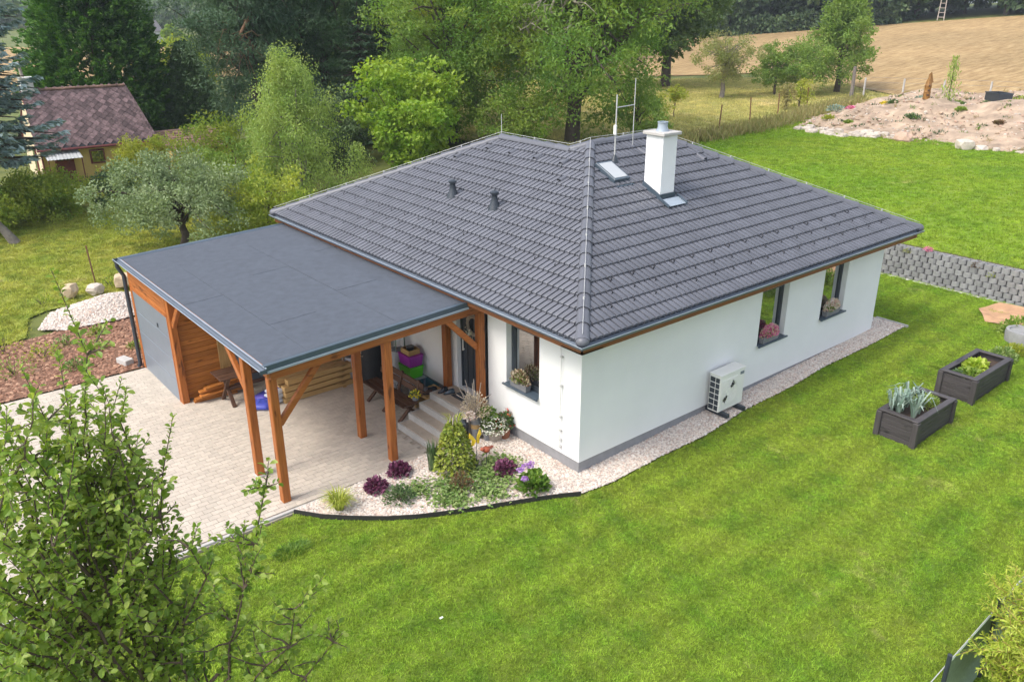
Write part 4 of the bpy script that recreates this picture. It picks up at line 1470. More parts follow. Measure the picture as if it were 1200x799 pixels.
# leaf materials
LM = {
    'ash': leafmat('ash_leaf', [(0.079, 0.175, 0.032), (0.140, 0.271, 0.044), (0.245, 0.385, 0.070)], alt=(0.333, 0.367, 0.061), big=0.45, bigscale=0.5),
    'maple': leafmat('maple_leaf', [(0.150, 0.300, 0.030), (0.240, 0.405, 0.038), (0.375, 0.510, 0.075)], alt=(0.450, 0.465, 0.060), big=0.4, bigscale=0.9),
    'birch': leafmat('birch_leaf', [(0.192, 0.304, 0.072), (0.288, 0.416, 0.104), (0.432, 0.528, 0.160)], alt=(0.432, 0.480, 0.128), big=0.4, bigscale=0.8),
    'oak': leafmat('dark_oak_leaf', [(0.041, 0.088, 0.027), (0.075, 0.136, 0.038), (0.122, 0.190, 0.054)]),
    'pine': leafmat('pine_needle', [(0.044, 0.091, 0.054), (0.076, 0.146, 0.076), (0.138, 0.214, 0.107)], trans=0.15, alt=(0.107, 0.169, 0.061)),
    'spruce': leafmat('spruce_needle', [(0.031, 0.079, 0.031), (0.060, 0.124, 0.044), (0.115, 0.188, 0.065)], trans=0.15),
    'blue': leafmat('blue_spruce_needle', [(0.133, 0.208, 0.194), (0.267, 0.372, 0.356), (0.475, 0.580, 0.564)], trans=0.12, alt=(0.178, 0.253, 0.149)),
    'thuja': leafmat('thuja_spray', [(0.029, 0.096, 0.014), (0.066, 0.169, 0.022), (0.146, 0.280, 0.044)], trans=0.2),
    'apple': leafmat('apple_leaf', [(0.127, 0.196, 0.081), (0.218, 0.298, 0.138), (0.390, 0.459, 0.275)], trans=0.25, alt=(0.275, 0.333, 0.115), big=0.3),
    'bush': leafmat('bush_leaf', [(0.116, 0.215, 0.030), (0.231, 0.347, 0.046), (0.446, 0.512, 0.083)], alt=(0.495, 0.479, 0.066), big=0.5, bigscale=1.1),
    'gold': leafmat('yellowish_bush_leaf', [(0.176, 0.257, 0.034), (0.297, 0.378, 0.047), (0.459, 0.486, 0.068)], alt=(0.446, 0.405, 0.068), big=0.5),
    'fruit': leafmat('fruit_tree_leaf', [(0.099, 0.198, 0.036), (0.181, 0.305, 0.058), (0.297, 0.412, 0.099)], alt=(0.330, 0.396, 0.083), big=0.35),
    'appleR': leafmat('old_apple_leaf', [(0.176, 0.216, 0.068), (0.270, 0.324, 0.108), (0.392, 0.419, 0.162)], alt=(0.324, 0.270, 0.162), big=0.6, bigscale=0.9),
    'fg': leafmat('near_apple_leaf', [(0.13, 0.23, 0.035), (0.22, 0.35, 0.055), (0.42, 0.50, 0.13)], trans=0.48, rough=0.42, alt=(0.30, 0.38, 0.07), big=0.4, bigscale=1.3, own=True),
    'willow': leafmat('golden_willow_leaf', [(0.20, 0.31, 0.025), (0.36, 0.46, 0.045), (0.58, 0.62, 0.13)], trans=0.35, alt=(0.48, 0.46, 0.06), big=0.3, bigscale=3, own=True),
    'far': leafmat('forest_leaf', [(0.04, 0.08, 0.035), (0.075, 0.13, 0.05), (0.13, 0.19, 0.07)], trans=0.2, bigscale=0.12),
    'hill': leafmat('hill_wood_leaf', [(0.045, 0.085, 0.035), (0.08, 0.13, 0.045), (0.13, 0.18, 0.06)], trans=0.15, bigscale=0.03),
    'purple': leafmat('purple_leaf', [(0.05, 0.012, 0.03), (0.13, 0.03, 0.075), (0.26, 0.09, 0.17)], trans=0.15, big=0.0),
    'lime': leafmat('lime_blade', [(0.22, 0.30, 0.03), (0.36, 0.42, 0.05), (0.55, 0.56, 0.14)], trans=0.3, big=0.0),
    'shrub': leafmat('dark_shrub_leaf', [(0.045, 0.09, 0.03), (0.085, 0.15, 0.05), (0.17, 0.24, 0.10)], trans=0.2, big=0.0),
    'climb': leafmat('climber_leaf', [(0.09, 0.15, 0.02), (0.18, 0.26, 0.03), (0.36, 0.41, 0.07)], trans=0.3, big=0.3, bigscale=3, alt=(0.42, 0.38, 0.05)),
    'ivy': leafmat('creeper_leaf', [(0.08, 0.15, 0.03), (0.15, 0.25, 0.05), (0.30, 0.38, 0.14)], trans=0.25, big=0.0),
    'rust': leafmat('russet_leaf', [(0.10, 0.07, 0.03), (0.20, 0.10, 0.05), (0.16, 0.17, 0.08)], trans=0.2, big=0.0),
    'hyd': leafmat('hydrangea_leaf', [(0.07, 0.15, 0.02), (0.12, 0.23, 0.03), (0.22, 0.33, 0.06)], trans=0.3, big=0.0),
    'leek': leafmat('leek_leaf', [(0.14, 0.22, 0.17), (0.24, 0.33, 0.27), (0.36, 0.44, 0.38)], trans=0.15, big=0.0),
    'lettuce': leafmat('lettuce_leaf', [(0.25, 0.38, 0.03), (0.40, 0.52, 0.05), (0.55, 0.62, 0.15)], trans=0.4, big=0.0),
    'herb': leafmat('herb_leaf', [(0.10, 0.20, 0.02), (0.20, 0.31, 0.04), (0.32, 0.40, 0.09)], trans=0.3, big=0.0),
    'white': leafmat('white_petal', [(0.60, 0.60, 0.52), (0.72, 0.72, 0.64), (0.82, 0.82, 0.76)], trans=0.2, big=0.0),
    'pink': leafmat('pink_petal', [(0.58, 0.07, 0.25), (0.72, 0.16, 0.38), (0.80, 0.42, 0.52)], trans=0.2, big=0.0),
    'pale': leafmat('pale_petal', [(0.62, 0.42, 0.45), (0.72, 0.62, 0.60), (0.75, 0.70, 0.66)], trans=0.2, big=0.0),
    'lilac': leafmat('lilac_petal', [(0.30, 0.13, 0.46), (0.42, 0.22, 0.58), (0.58, 0.38, 0.68)], trans=0.2, big=0.0),
    'cream': leafmat('cream_heather', [(0.55, 0.50, 0.36), (0.68, 0.63, 0.48), (0.70, 0.45, 0.38)], trans=0.2, big=0.0),
    'yellow': leafmat('yellow_petal', [(0.60, 0.48, 0.02), (0.72, 0.60, 0.03), (0.80, 0.70, 0.10)], trans=0.25, big=0.0),
    'redp': leafmat('red_petal', [(0.35, 0.03, 0.02), (0.48, 0.06, 0.04), (0.55, 0.14, 0.08)], trans=0.2, big=0.0),
    'dry': leafmat('dry_grass_blade', [(0.30, 0.24, 0.10), (0.38, 0.33, 0.14), (0.25, 0.27, 0.08)], trans=0.25, big=0.0),
    'straw': leafmat('dried_flower', [(0.42, 0.34, 0.25), (0.55, 0.46, 0.35), (0.62, 0.55, 0.45)], trans=0.2, big=0.0),
}

# ------------------------------------------------------------------ trees
t_ = thing('blue_spruce', 'blue-grey spruce at the far left in front of the yellow cottage', 'tree', (0, 0, 0)); bpy.data.objects.remove(t_)
conifer('blue_spruce', 'blue-grey spruce at the far left edge beside the yellow cottage', -5.6, 31.8, 27, 4.4, LM['blue'], 62, 12, 56, 0.30, 0.14, 0.22, 0.125)
# dense dark cone behind the cottage
def thuja(x, y, h, rad, label, mat):
    t = thing('thuja', label, 'tree', (x, y, Tz(x, y) - .05))
    MB().tube([(0, 0, 0), (0, 0, h * .9)], [.35, .05], 8).build('trunk', M['bark'], t)
    n = 4200
    f = RNG.random(n) ** 1.2
    a = RNG.uniform(0, 6.283, n)
    prof = np.minimum(1.0, 0.75 + f * 1.5) * (1 - f) ** 0.88
    r = rad * prof * RNG.uniform(0.3, 1.12, n) ** .5 * (1 + 0.10 * np.sin(a * 5 + f * 17))
    P = np.column_stack([r * np.cos(a), r * np.sin(a), 0.3 + f * h])
    per = 30
    out = unit(np.column_stack([np.cos(a), np.sin(a), np.full(n, 0.35)]))
    O = np.repeat(out, per, 0)
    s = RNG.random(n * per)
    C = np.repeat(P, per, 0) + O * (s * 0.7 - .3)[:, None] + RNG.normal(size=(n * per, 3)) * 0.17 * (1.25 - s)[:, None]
    A = unit(O + rdir(n * per) * .7 + np.array([0, 0, .15]))
    Nn = unit(rdir(n * per) + np.array([0, 0, .8]))
    Ls = 0.27 * RNG.uniform(.6, 1.3, n * per)
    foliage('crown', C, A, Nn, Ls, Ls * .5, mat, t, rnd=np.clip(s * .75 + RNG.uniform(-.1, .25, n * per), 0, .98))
    return t


thuja(4.9, 49.3, 18, 5.2, 'tall dense dark green cone-shaped conifer right behind the yellow cottage', LM['thuja'])
thuja(9.6, 47.0, 5.5, 2.2, 'low dark conifer between the cottage roof and the big pine', LM['spruce'])
# big pine: flat needle layers on crooked limbs, with a broken dry bough
pine = broadleaf('pine_tree', 'big dark blue-green pine with a broken dry bough facing the garden', 10.0, 36.7, 19, 4.1, LM['pine'], 270, 260, 0.24, 0.24, 0.47, 8.8, 'bark', clump_r=1.15, flat=0.5, up=0.9, limbs=40, tr=0.33, shell=0.6)
db = MB()
for k in range(22):
    a0 = (-2.2 + RNG.normal() * .5, -3.2 + RNG.normal() * .3, 6.7 + RNG.normal() * .3)
    a1 = np.array(a0) + np.array([RNG.uniform(-1.3, 1.1), RNG.uniform(-.8, .2), RNG.uniform(-1.9, .1)])
    db.tube(limb_pts(a0, a1, 0.1, .3, 4), [.022, .016, .012, .009, .004], 4)
db.tube(limb_pts((-.1, -.3, 7.6), (-2.2, -3.6, 6.8), .05, .2, 4), [.13, .11, .09, .08, .05], 6)
db.build('dead_bough', M['rusttwig'], pine)
broadleaf('pine_tree', 'second dark pine crown standing close behind the big pine to its right', 14.2, 37.5, 17, 4.2, LM['spruce'], 230, 240, 0.24, 0.22, 0.52, 7.5, 'bark', clump_r=1.0, flat=0.5, up=0.9, limbs=30, tr=0.28, shell=0.6)
sp = conifer('spruce_tree', 'tall thin spruce with a bare grey trunk between the dark conifers', 18.6, 38.5, 17, 3.2, LM['spruce'], 24, 7, 16, 0.30, 0.12, 0.30, 0.05, gap=0.42, hang=.5)
rt = MB()
for k in range(40):
    p = np.array([RNG.normal() * .35 - .1, -1.0 + RNG.normal() * .3, 6.6 + RNG.normal() * .35])
    rt.tube(limb_pts(p, p + RNG.normal(size=3) * .5 + np.array([0, 0, -.3]), 0, .3, 3), [.02, .016, .01, .005], 4)
rt.build('dead_twigs', M['rusttwig'], sp)
conifer('spruce_tree', 'low dark spruce in front of the thin bare-trunked spruce', 17.2, 35.2, 8.6, 3.0, LM['spruce'], 20, 9, 20, 0.30, 0.12, 0.25, 0.03)
conifer('spruce_tree', 'dark spruce just left of the bare-trunked spruce', 14.9, 33.6, 7.8, 2.6, LM['pine'], 18, 9, 20, 0.30, 0.12, 0.25, 0.03)
broadleaf('birch_tree', 'feathery light green birch rising behind the flat carport roof', 6.4, 25.2, 7.3, 3.1, LM['birch'], 230, 160, 0.10, 0.5, 0.50, 3.6, 'greybark', shape='cone', clump_r=0.52, flat=1.3, droop=0.9, up=0.2, limbs=30, stems=3, tr=.09)
broadleaf('maple_tree', 'bright green young maple behind the left end of the grey roof', 12.0, 24.3, 5.8, 2.9, LM['maple'], 160, 80, 0.19, 0.8, 0.56, 2.7, 'bark', clump_r=0.6, flat=0.55, up=1.2, limbs=26, shape='vase', tr=.09)
ash = broadleaf('ash_tree', 'large spreading ash with a leaning dark trunk behind the roof ridge', 22.3, 23.9, 14.5, 6.9, LM['ash'], 400, 130, 0.21, 0.42, 0.53, 7.2, 'bark', clump_r=1.15, flat=0.65, up=0.8, limbs=46, tr=0.36, lean=(.6, -1.0))
db = MB()
for k in range(9):
    b0 = (-1.6 + RNG.normal() * .5, 0.4 + RNG.normal() * .5, 5.0 + RNG.uniform(-.5, 2))
    b1 = (b0[0] - RNG.uniform(1.5, 3.6), b0[1] - RNG.uniform(1.5, 4), b0[2] + RNG.uniform(0.2, 2.6))
    mid = limb_pts(b0, b1, .1, .5, 5)
    db.tube(mid, [.09, .07, .055, .04, .025, .01], 5)
    for q in mid[2:]:
        db.tube(limb_pts(q, np.array(q) + RNG.normal(size=3) * .7, 0, .3, 3), [.03, .02, .012, .005], 4)
db.build('dead_branch', M['deadwood'], ash)
big = MB()
big.tube([(0, 0, 0.2), (0.1, -0.1, 2.2), (0.9, -0.9, 4.0), (1.9, -2.0, 5.6), (2.4, -2.6, 7.2)], [.40, .30, .27, .22, .12], 9)
big.tube([(0.1, -0.1, 2.0), (-0.2, 0.2, 4.0), (-0.6, 0.2, 6.4)], [.22, .18, .08], 8)
big.build('main_limb', M['bark'], ash, auto=60)
broadleaf('ash_tree', 'rounded green tree left of the large ash with dead grey branches', 17.6, 28.6, 11.5, 4.4, LM['ash'], 270, 120, 0.20, 0.42, 0.50, 5.8, 'bark', clump_r=0.95, flat=0.65, up=0.8, limbs=36, tr=.22)
broadleaf('ash_tree', 'yellowing tall tree at the top centre behind the dead grey branches', 23.5, 34.5, 14, 4.4, LM['gold'], 190, 100, 0.24, 0.42, 0.58, 5.8, 'bark', clump_r=1.0, flat=0.65, up=0.8, limbs=30, tr=.24)
broadleaf('shrub', 'rounded green shrub under the large ash behind the roof', 18.5, 23.6, 3.6, 2.2, LM['ash'], 70, 80, 0.17, 0.5, 0.5, 1.8, cat='shrub', clump_r=.6, limbs=10)
broadleaf('shrub', 'green shrub at the right foot of the large ash', 24.4, 21.0, 3.4, 1.7, LM['fruit'], 60, 80, 0.16, 0.5, 0.5, 1.7, cat='shrub', clump_r=.5, limbs=10)
broadleaf('oak_tree', 'dark broad oak at the edge of the meadow behind the ash', 50.5, 41.5, 16, 6.4, LM['oak'], 230, 90, 0.42, 0.55, 0.58, 6.6, 'bark', clump_r=1.3, flat=0.6, up=0.8, limbs=36, tr=0.38)
broadleaf('oak_tree', 'dark oak crown further left behind the large ash', 42.0, 45.5, 17, 6.4, LM['oak'], 200, 90, 0.42, 0.55, 0.56, 7.2, 'bark', clump_r=1.35, flat=0.6, up=0.8, limbs=30, tr=0.36)
broadleaf('apple_tree', 'old apple tree with a thin reddish crown alone in the meadow', 46.5, 32.2, 5.2, 3.1, LM['appleR'], 120, 80, 0.15, 0.5, 0.60, 1.9, 'greybark', clump_r=.55, flat=0.8, up=0.5, limbs=44, shape='vase', tr=.19)
broadleaf('plum_tree', 'small bushy plum tree right of the old apple tree', 51.8, 30.9, 4.2, 2.0, LM['fruit'], 80, 80, 0.18, 0.5, 0.55, 1.9, 'bark', clump_r=.55, limbs=14, tr=.10)
broadleaf('plum_tree', 'bushy fruit tree touching the left side of the tall pear', 53.0, 29.0, 4.6, 2.3, LM['fruit'], 90, 80, 0.19, 0.5, 0.55, 2.0, 'bark', clump_r=.6, limbs=14, tr=.12)
broadleaf('pear_tree', 'tall pear tree standing against the stubble field', 56.8, 28.3, 8.6, 3.5, LM['fruit'], 180, 100, 0.23, 0.5, 0.56, 3.7, 'bark', clump_r=.8, limbs=34, shape='cone', tr=.22)
broadleaf('sapling', 'young yellow-leaved sapling in the meadow above the chimney', 34.6, 27.0, 2.2, .8, LM['gold'], 22, 40, 0.16, 0.5, 0.72, .55, 'twig', clump_r=.35, limbs=8, tr=.03, cat='sapling')
broadleaf('shrub', 'low yellowish shrub left of the yellow sapling', 33.2, 27.6, 1.6, 1.2, LM['gold'], 26, 40, 0.16, 0.5, 0.5, .7, 'twig', clump_r=.4, limbs=6, cat='shrub')
# trees filling the back of the garden
broadleaf('garden_tree', 'light green tree beyond the blue spruce at the far left', -4.6, 60, 12, 4.5, LM['fruit'], 170, 90, 0.30, 0.5, 0.52, 6.0, 'bark', clump_r=1.1, limbs=20)
broadleaf('garden_tree', 'light green tree in the gap between the dark cone-shaped conifer and the pine', 12.4, 56, 5.6, 2.6, LM['bush'], 110, 90, 0.26, 0.5, 0.5, 2.7, 'bark', clump_r=.9, limbs=20)
broadleaf('garden_tree', 'dark green tree filling the gap left of the bare-trunked spruce', 21, 50, 9, 4.2, LM['oak'], 140, 90, 0.30, 0.5, 0.5, 4.5, 'bark', clump_r=1.0, limbs=20)
broadleaf('garden_tree', 'green tree behind the maple and the low spruces', 25.5, 42, 10.5, 4.2, LM['fruit'], 170, 90, 0.28, 0.5, 0.5, 5.2, 'bark', clump_r=1.0, limbs=20)
broadleaf('garden_tree', 'bushy green tree low behind the birch', 10.5, 31, 4.6, 3.0, LM['shrub'], 130, 90, 0.18, 0.5, 0.46, 2.4, 'bark', clump_r=.7, limbs=14)
broadleaf('garden_tree', 'bushy green tree between the maple and the low dark spruces', 14.6, 28.8, 4.2, 2.4, LM['ash'], 110, 90, 0.18, 0.5, 0.46, 2.2, 'bark', clump_r=.6, limbs=14)
# left garden
broadleaf('apple_tree', 'silvery green apple tree in the garden left of the carport roof', 0.25, 22.6, 3.9, 2.8, LM['apple'], 150, 170, 0.115, 0.5, 0.46, 1.95, 'bark', clump_r=0.46, flat=0.9, up=0.5, limbs=30, tr=.15, shape='dome')
broadleaf('shrub', 'mixed green shrub behind the carport corner right of the silvery apple', 3.6, 22.0, 3.0, 1.9, LM['bush'], 80, 80, 0.13, 0.5, 0.5, 1.6, 'twig', clump_r=.5, limbs=10, cat='shrub')
broadleaf('shrub', 'pale green shrub between the silvery apple and the birch', 4.3, 26.6, 3.4, 2.1, LM['fruit'], 80, 80, 0.15, 0.5, 0.5, 1.7, 'twig', clump_r=.5, limbs=10, cat='shrub')
broadleaf('shrub', 'lower green shrub beside the thin brown shed roof', 6.0, 31.5, 3.6, 2.6, LM['bush'], 90, 80, 0.16, 0.5, 0.5, 1.8, 'twig', clump_r=.55, limbs=10, cat='shrub')
broadleaf('shrub', 'yellow-green shrub hiding the right front of the cottage', 2.6, 34.4, 2.3, 1.7, LM['gold'], 100, 80, 0.15, 0.5, 0.5, 1.7, 'twig', clump_r=.5, limbs=10, cat='shrub')
broadleaf('hedge', 'rounded leafy hedge bush in front of the cottage door', -2.9, 32.0, 1.6, 2.3, LM['bush'], 130, 90, 0.14, 0.55, 0.5, 1.2, 'twig', clump_r=.5, limbs=10, cat='hedge')
broadleaf('hedge', 'hedge bush at the far left behind the leaning bare tree', -5.6, 30.6, 2.0, 2.2, LM['bush'], 120, 90, 0.14, 0.55, 0.5, 1.25, 'twig', clump_r=.5, limbs=10, cat='hedge')
broadleaf('hedge', 'small hedge bush right of the cottage door near the silvery apple', 0.4, 32.0, 1.6, 1.5, LM['shrub'], 60, 70, 0.13, 0.55, 0.5, .9, 'twig', clump_r=.4, limbs=6, cat='hedge')
ln = thing('bare_tree', 'small leaning bare fruit tree on the lawn at the left edge', 'tree', (-4.75, 27.4, -.22))
b = MB()
b.tube([(0, 0, 0), (-.25, .1, .5), (-.42, .15, .8), (-.62, .1, 1.3), (-.75, .1, 2.3), (-.68, 0, 3.0)], [.22, .17, .15, .11, .06, .02], 8)
b.tube([(-.40, .15, .75), (-.95, .1, 1.25), (-1.7, 0, 1.8), (-2.3, 0, 2.6)], [.13, .10, .07, .02], 7)
for k in range(20):
    p = np.array([-.7 + RNG.normal() * .1, .1, RNG.uniform(1.3, 2.9)])
    b.tube(limb_pts(p, p + np.array([RNG.uniform(-.8, 1.0), RNG.uniform(-.6, .6), RNG.uniform(-.2, .7)]), .1, .3, 3), [.03, .02, .012, .005], 4)
b.build('trunk', M['greybark'], ln, auto=60)

# ------------------------------------------------------------------ far forest along the field, hills
fa = []
for v in range(3):
    fa.append(broadleaf('forest_tree', 'dark broadleaf tree of the wood along the top of the stubble field', 0, 0, 17 - 2 * v, 6.2 + .4 * v, LM['far'], 110, 70, 0.95, 0.6, 0.52, 8.2 - v, 'bark', clump_r=1.9, limbs=10, tr=.35, z=0, group='trees of the wood beyond the stubble field'))
edge = [(36, 82), (56, 72), (82, 84), (100, 99), (110.5, 81), (117, 71), (122, 63), (127.5, 55), (132.5, 46), (137, 38), (143, 26), (149, 12), (155, -6)]
fi = 0
for row_ in range(3):
    for (a, b_) in zip(edge[:-1], edge[1:]):
        a = np.array(a); b_ = np.array(b_); n_ = max(1, int(np.linalg.norm(b_ - a) / 9.5))
        for k in range(n_):
            p = a + (b_ - a) * ((k + (.5 if row_ % 2 else 0)) / n_)
            dv = p - np.array([CAM.x, CAM.y]); dv /= np.linalg.norm(dv)
            p = p + dv * (3 + 8 * row_) + RNG.normal(size=2) * 1.3
            pr = fa[fi % 3]
            if fi >= 3:
                o = copy_tree(pr)
            else:
                o = pr
            s_ = RNG.uniform(.8, 1.2)
            o.location = (p[0], p[1], Tz(*p) - .3); o.rotation_euler = (0, 0, RNG.uniform(0, 6.28)); o.scale = (s_, s_, s_ * RNG.uniform(.85, 1.15))
            fi += 1
ub = None
for k, (a, b_) in enumerate([((104, 92), (110, 79)), ((110.2, 78.5), (117.5, 67.5)), ((117.7, 67), (124, 58)), ((133, 43.5), (139, 31)), ((140, 30), (148, 8))]):
    pa, pb_ = np.array(a, float), np.array(b_, float)
    cx_, cy_ = (pa + pb_) / 2
    t = thing('undergrowth', 'strip of undergrowth along the foot of the wood beyond the field', 'undergrowth', (cx_, cy_, Tz(cx_, cy_)), group='undergrowth along the wood edge')
    n_ = 60
    f_ = RNG.random(n_)[:, None]
    P = np.column_stack([(pa + (pb_ - pa) * f_ - (cx_, cy_)) + RNG.normal(size=(n_, 2)) * .5, RNG.uniform(.2, 2.4, n_)])
    P[:, 2] += T(P[:, 0] + cx_, P[:, 1] + cy_) - Tz(cx_, cy_)
    C, A, Nn = clump_leaves(P, RNG.uniform(.9, 1.5, n_), 45)
    foliage('foliage', C, A, Nn, .6, .35, LM['far'], t)
# hills
def hill_z(x, y):
    x = np.asarray(x, float); y = np.asarray(y, float)
    d = np.hypot(x + 10, y + 10)
    u = (x * .35 + y * .2)
    h = sst(240, 900, d) * (62 + 14 * np.sin(u * .011 + 1) + 8 * np.sin(u * .027))
    return h + T(x, y) - 1.2


hp = []
for a in np.linspace(R(28), R(112), 30): hp.append((CAM.x + 236 * math.cos(a), CAM.y + 236 * math.sin(a)))
for a in np.linspace(R(112), R(28), 30): hp.append((CAM.x + 1150 * math.cos(a), CAM.y + 1150 * math.sin(a)))
structure('hills', sheet_mesh('hills', hp, 0.0, 34, M['ground'], hill_z))
n_ = 2600
an = RNG.uniform(R(30), R(110), n_); dd = 290 + 800 * RNG.random(n_) ** 1.3
P = np.column_stack([CAM.x + dd * np.cos(an), CAM.y + dd * np.sin(an)])
P = np.column_stack([P, hill_z(P[:, 0], P[:, 1]) + RNG.uniform(2, 6, n_)])
C, A, Nn = clump_leaves(P, RNG.uniform(4.5, 8.5, n_), 34, flat=.85, up=1.0)
sc_ = np.repeat(0.9 + dd / 330, 34)
o = foliage('hill_woodland', C, A, Nn, 1.5 * sc_, 1.05 * sc_, LM['hill'], None)
tag(o, 'hazy woodland covering the far hills', 'woodland', kind='stuff')
for k, (bx, dd_, hh) in enumerate(((1.235, 125, 3.2), (1.252, 172, 4), (1.205, 150, 7), (1.31, 150, 8), (1.15, 190, 9), (1.1, 170, 8), (1.05, 175, 9), (1.19, 235, 7), (1.26, 245, 7), (1.30, 230, 9), (1.0, 180, 9), (1.31, 120, 9))):
    lab = ['pale green bush by the far farm building', 'bush right of the far white gable', 'rounded tree before the far hill above the pine', 'tree beyond the blue spruce', 'tree in the gap above the birch', 'distant tree behind the pines', 'distant tree left of the ash', 'distant tree behind the far farm building', 'distant tree left behind the far farm roof', 'far tree left of the dark cone-shaped conifer', 'distant tree behind the yellowing tree', 'tree at the far left edge beyond the blue spruce'][k]
    broadleaf('field_tree', lab, CAM.x + dd_ * math.cos(bx), CAM.y + dd_ * math.sin(bx), hh, hh * .42, LM['fruit'] if k < 2 else LM['hill'], 50, 45, 0.5, 0.6, 0.52, None, 'bark', clump_r=hh * .12, limbs=6)
#==COTTAGE==
# ------------------------------------------------------------------ yellow cottage
M['yellow'] = simple('yellow_plaster', (0.62, 0.44, 0.16), 0.9, 0.08, 3, 0.3, 60)
M['cream'] = simple('cream_plaster', (0.66, 0.55, 0.36), 0.9, 0.08, 3, 0.3, 60)
M['redwood'] = simple('dark_red_paint', (0.16, 0.035, 0.035), 0.5, 0.12, 5)
M['shingle'] = simple('purple_brown_shingle', (0.125, 0.083, 0.085), 0.85, 0.5, 5, 0.5, 30, piece=0.42)
M['lichen'] = simple('old_brown_tile', (0.19, 0.115, 0.085), 0.9, 0.35, 4, 0.4, 30, piece=0.4)
M['oldwhite'] = simple('old_white_render', (0.58, 0.57, 0.54), 0.9, 0.1, 4)
M['canopy'] = simple('grey_canopy_sheet', (0.42, 0.43, 0.43), 0.6, 0.1, 3)
ct = thing('cottage', 'small yellow cottage with a purple brown diamond shingle roof', 'cottage', (-1.1, 39.6, -0.3), -0.035)
CW, CD, CE, CR = 5.75, 5.4, 2.0, 4.6
w_ = MB()
for (a, b_) in (((0.1, .1), (CW - .1, .1)), ((CW - .1, .1), (CW - .1, CD)), ((CW - .1, CD), (.1, CD))):
    w_.quad((a[0], a[1], -.5), (b_[0], b_[1], -.5), (b_[0], b_[1], CE), (a[0], a[1], CE))
w_.build('wall', M['yellow'], ct)
MB().add([(.1, CD, -.5), (.1, .1, -.5), (.1, .1, CE), (.1, CD / 2, CR - .1), (.1, CD, CE)], [(0, 1, 2, 3, 4)]).build('gable_wall', M['cream'], ct)
rd = MB()
R0 = [(-.15, -.25, CE - .12), (CW + .15, -.25, CE - .12), (CW - .4, CD / 2, CR), (0.2, CD / 2, CR), (CW + .15, CD + .25, CE - .12), (-.15, CD + .25, CE - .12)]
rd.add(R0, [(0, 1, 2, 3), (3, 2, 4, 5), (1, 4, 2)])
crf = rd.build('roof', M['underlay'], ct)
# diamond shingles on the front slope
dm = MB()
a0 = Vector(R0[0]); a1 = Vector(R0[1]); b0 = Vector(R0[3]); b1 = Vector(R0[2])
nrows = 19; stp = 0.40
slope = (b0 - a0); sl = (Vector((0, b0.y - a0.y, b0.z - a0.z))).length
es = Vector((0, b0.y - a0.y, b0.z - a0.z)).normalized(); nn = Vector((1, 0, 0)).cross(es)
for r_ in range(nrows):
    f = r_ / nrows
    xl = a0.x + (b0.x - a0.x) * f; xr = a1.x + (b1.x - a1.x) * f
    x = xl + (stp / 2 if r_ % 2 else 0)
    while x < xr + .05:
        cc = Vector((x, a0.y, a0.z)) + es * (sl * f + .03)
        h_ = 0.20
        vs = [cc + nn * .035 - es * 0.03, cc + Vector((h_, 0, 0)) + es * .2 + nn * .022, cc + es * .44 + nn * .008, cc + Vector((-h_, 0, 0)) + es * .2 + nn * .022]
        vs += [vs[0] - nn * .025, vs[1] - nn * .02, vs[3] - nn * .02]
        for v in vs: v.x = min(max(v.x, xl - .05), xr + .05)
        dm.add(vs, [(0, 1, 2, 3), (0, 4, 5, 1), (3, 6, 4, 0)], random.random())
        x += stp
tag(dm.build('shingles', M['shingle'], crf), kind='stuff')
rcp = MB()
for k in range(14):
    p = b0 + (b1 - b0) * ((k + .5) / 14)
    MB().tube([p + Vector((-.19, 0, .02)), p + Vector((.19, 0, .03))], .09, 8, a=random.random()).build('ridge_tile', M['lichen'], crf)
for k in range(12):
    p = a1 + (b1 - a1) * ((k + .5) / 12); q = (b1 - a1).normalized() * .17
    MB().beam(p - q, p + q, .2, .05, a=random.random()).build('verge_tile', M['shingle'], crf)
MB().tube([(-.15, -.30, CE - .17), (CW + .15, -.30, CE - .2)], .06, 8).build('gutter', M['redwood'], ct)
MB().tube([(.06, .02, CE - .2), (.06, .02, -.3)], .045, 8).build('downpipe', M['redwood'], ct)
MB().beam((.07, CD, CE - .1), (.07, CD / 2, CR - .05), .05, .14).beam((.07, 0, CE - .1), (.07, CD / 2, CR - .05), .05, .14).build('verge_board', M['redwood'], ct)
ch_ = MB().box((.45, CD / 2 + .1, CR + .28), (.62, .6, .75), ch=.02).build('chimney', M['oldwhite'], ct)
MB().box((.45, CD / 2 + .1, CR + .68), (.72, .7, .08), ch=.02).build('chimney_cap', M['oldwhite'], ch_)
MB().tube([(.35, CD / 2 + .1, CR + .7), (.28, CD / 2 + .1, CR + 1.5)], .08, 8).build('chimney_pipe', M['deadwood'], ch_)
dd_ = MB().box((1.1, .07, .72), (.92, .06, 1.9), ch=.01).build('door', M['redwood'], ct)
for xx in (.9, 1.3): MB().box((xx, .03, 1.38), (.3, .02, .36)).build('pane', M['glass'], dd_)
cn = MB()
for k in range(10):
    cn.add([(.15 + .17 * k, .08, 1.72), (.15 + .17 * k + .085, .08, 1.74), (.15 + .17 * k + .085, -.95, 1.43), (.15 + .17 * k, -.95, 1.41)], [(0, 3, 2, 1)])
    cn.add([(.15 + .17 * k + .085, .08, 1.74), (.15 + .17 * (k + 1), .08, 1.72), (.15 + .17 * (k + 1), -.95, 1.41), (.15 + .17 * k + .085, -.95, 1.43)], [(0, 3, 2, 1)])
cn.build('canopy', M['canopy'], ct)
for xx in (.2, 1.8): MB().tube([(xx, -.85, 1.4), (xx, -.85, -.3)], .03, 6).build('canopy_post', M['redwood'], ct)
wf_ = MB().box((2.75, .07, 1.25), (.75, .07, .75), ch=.01).build('window', M['redwood'], ct)
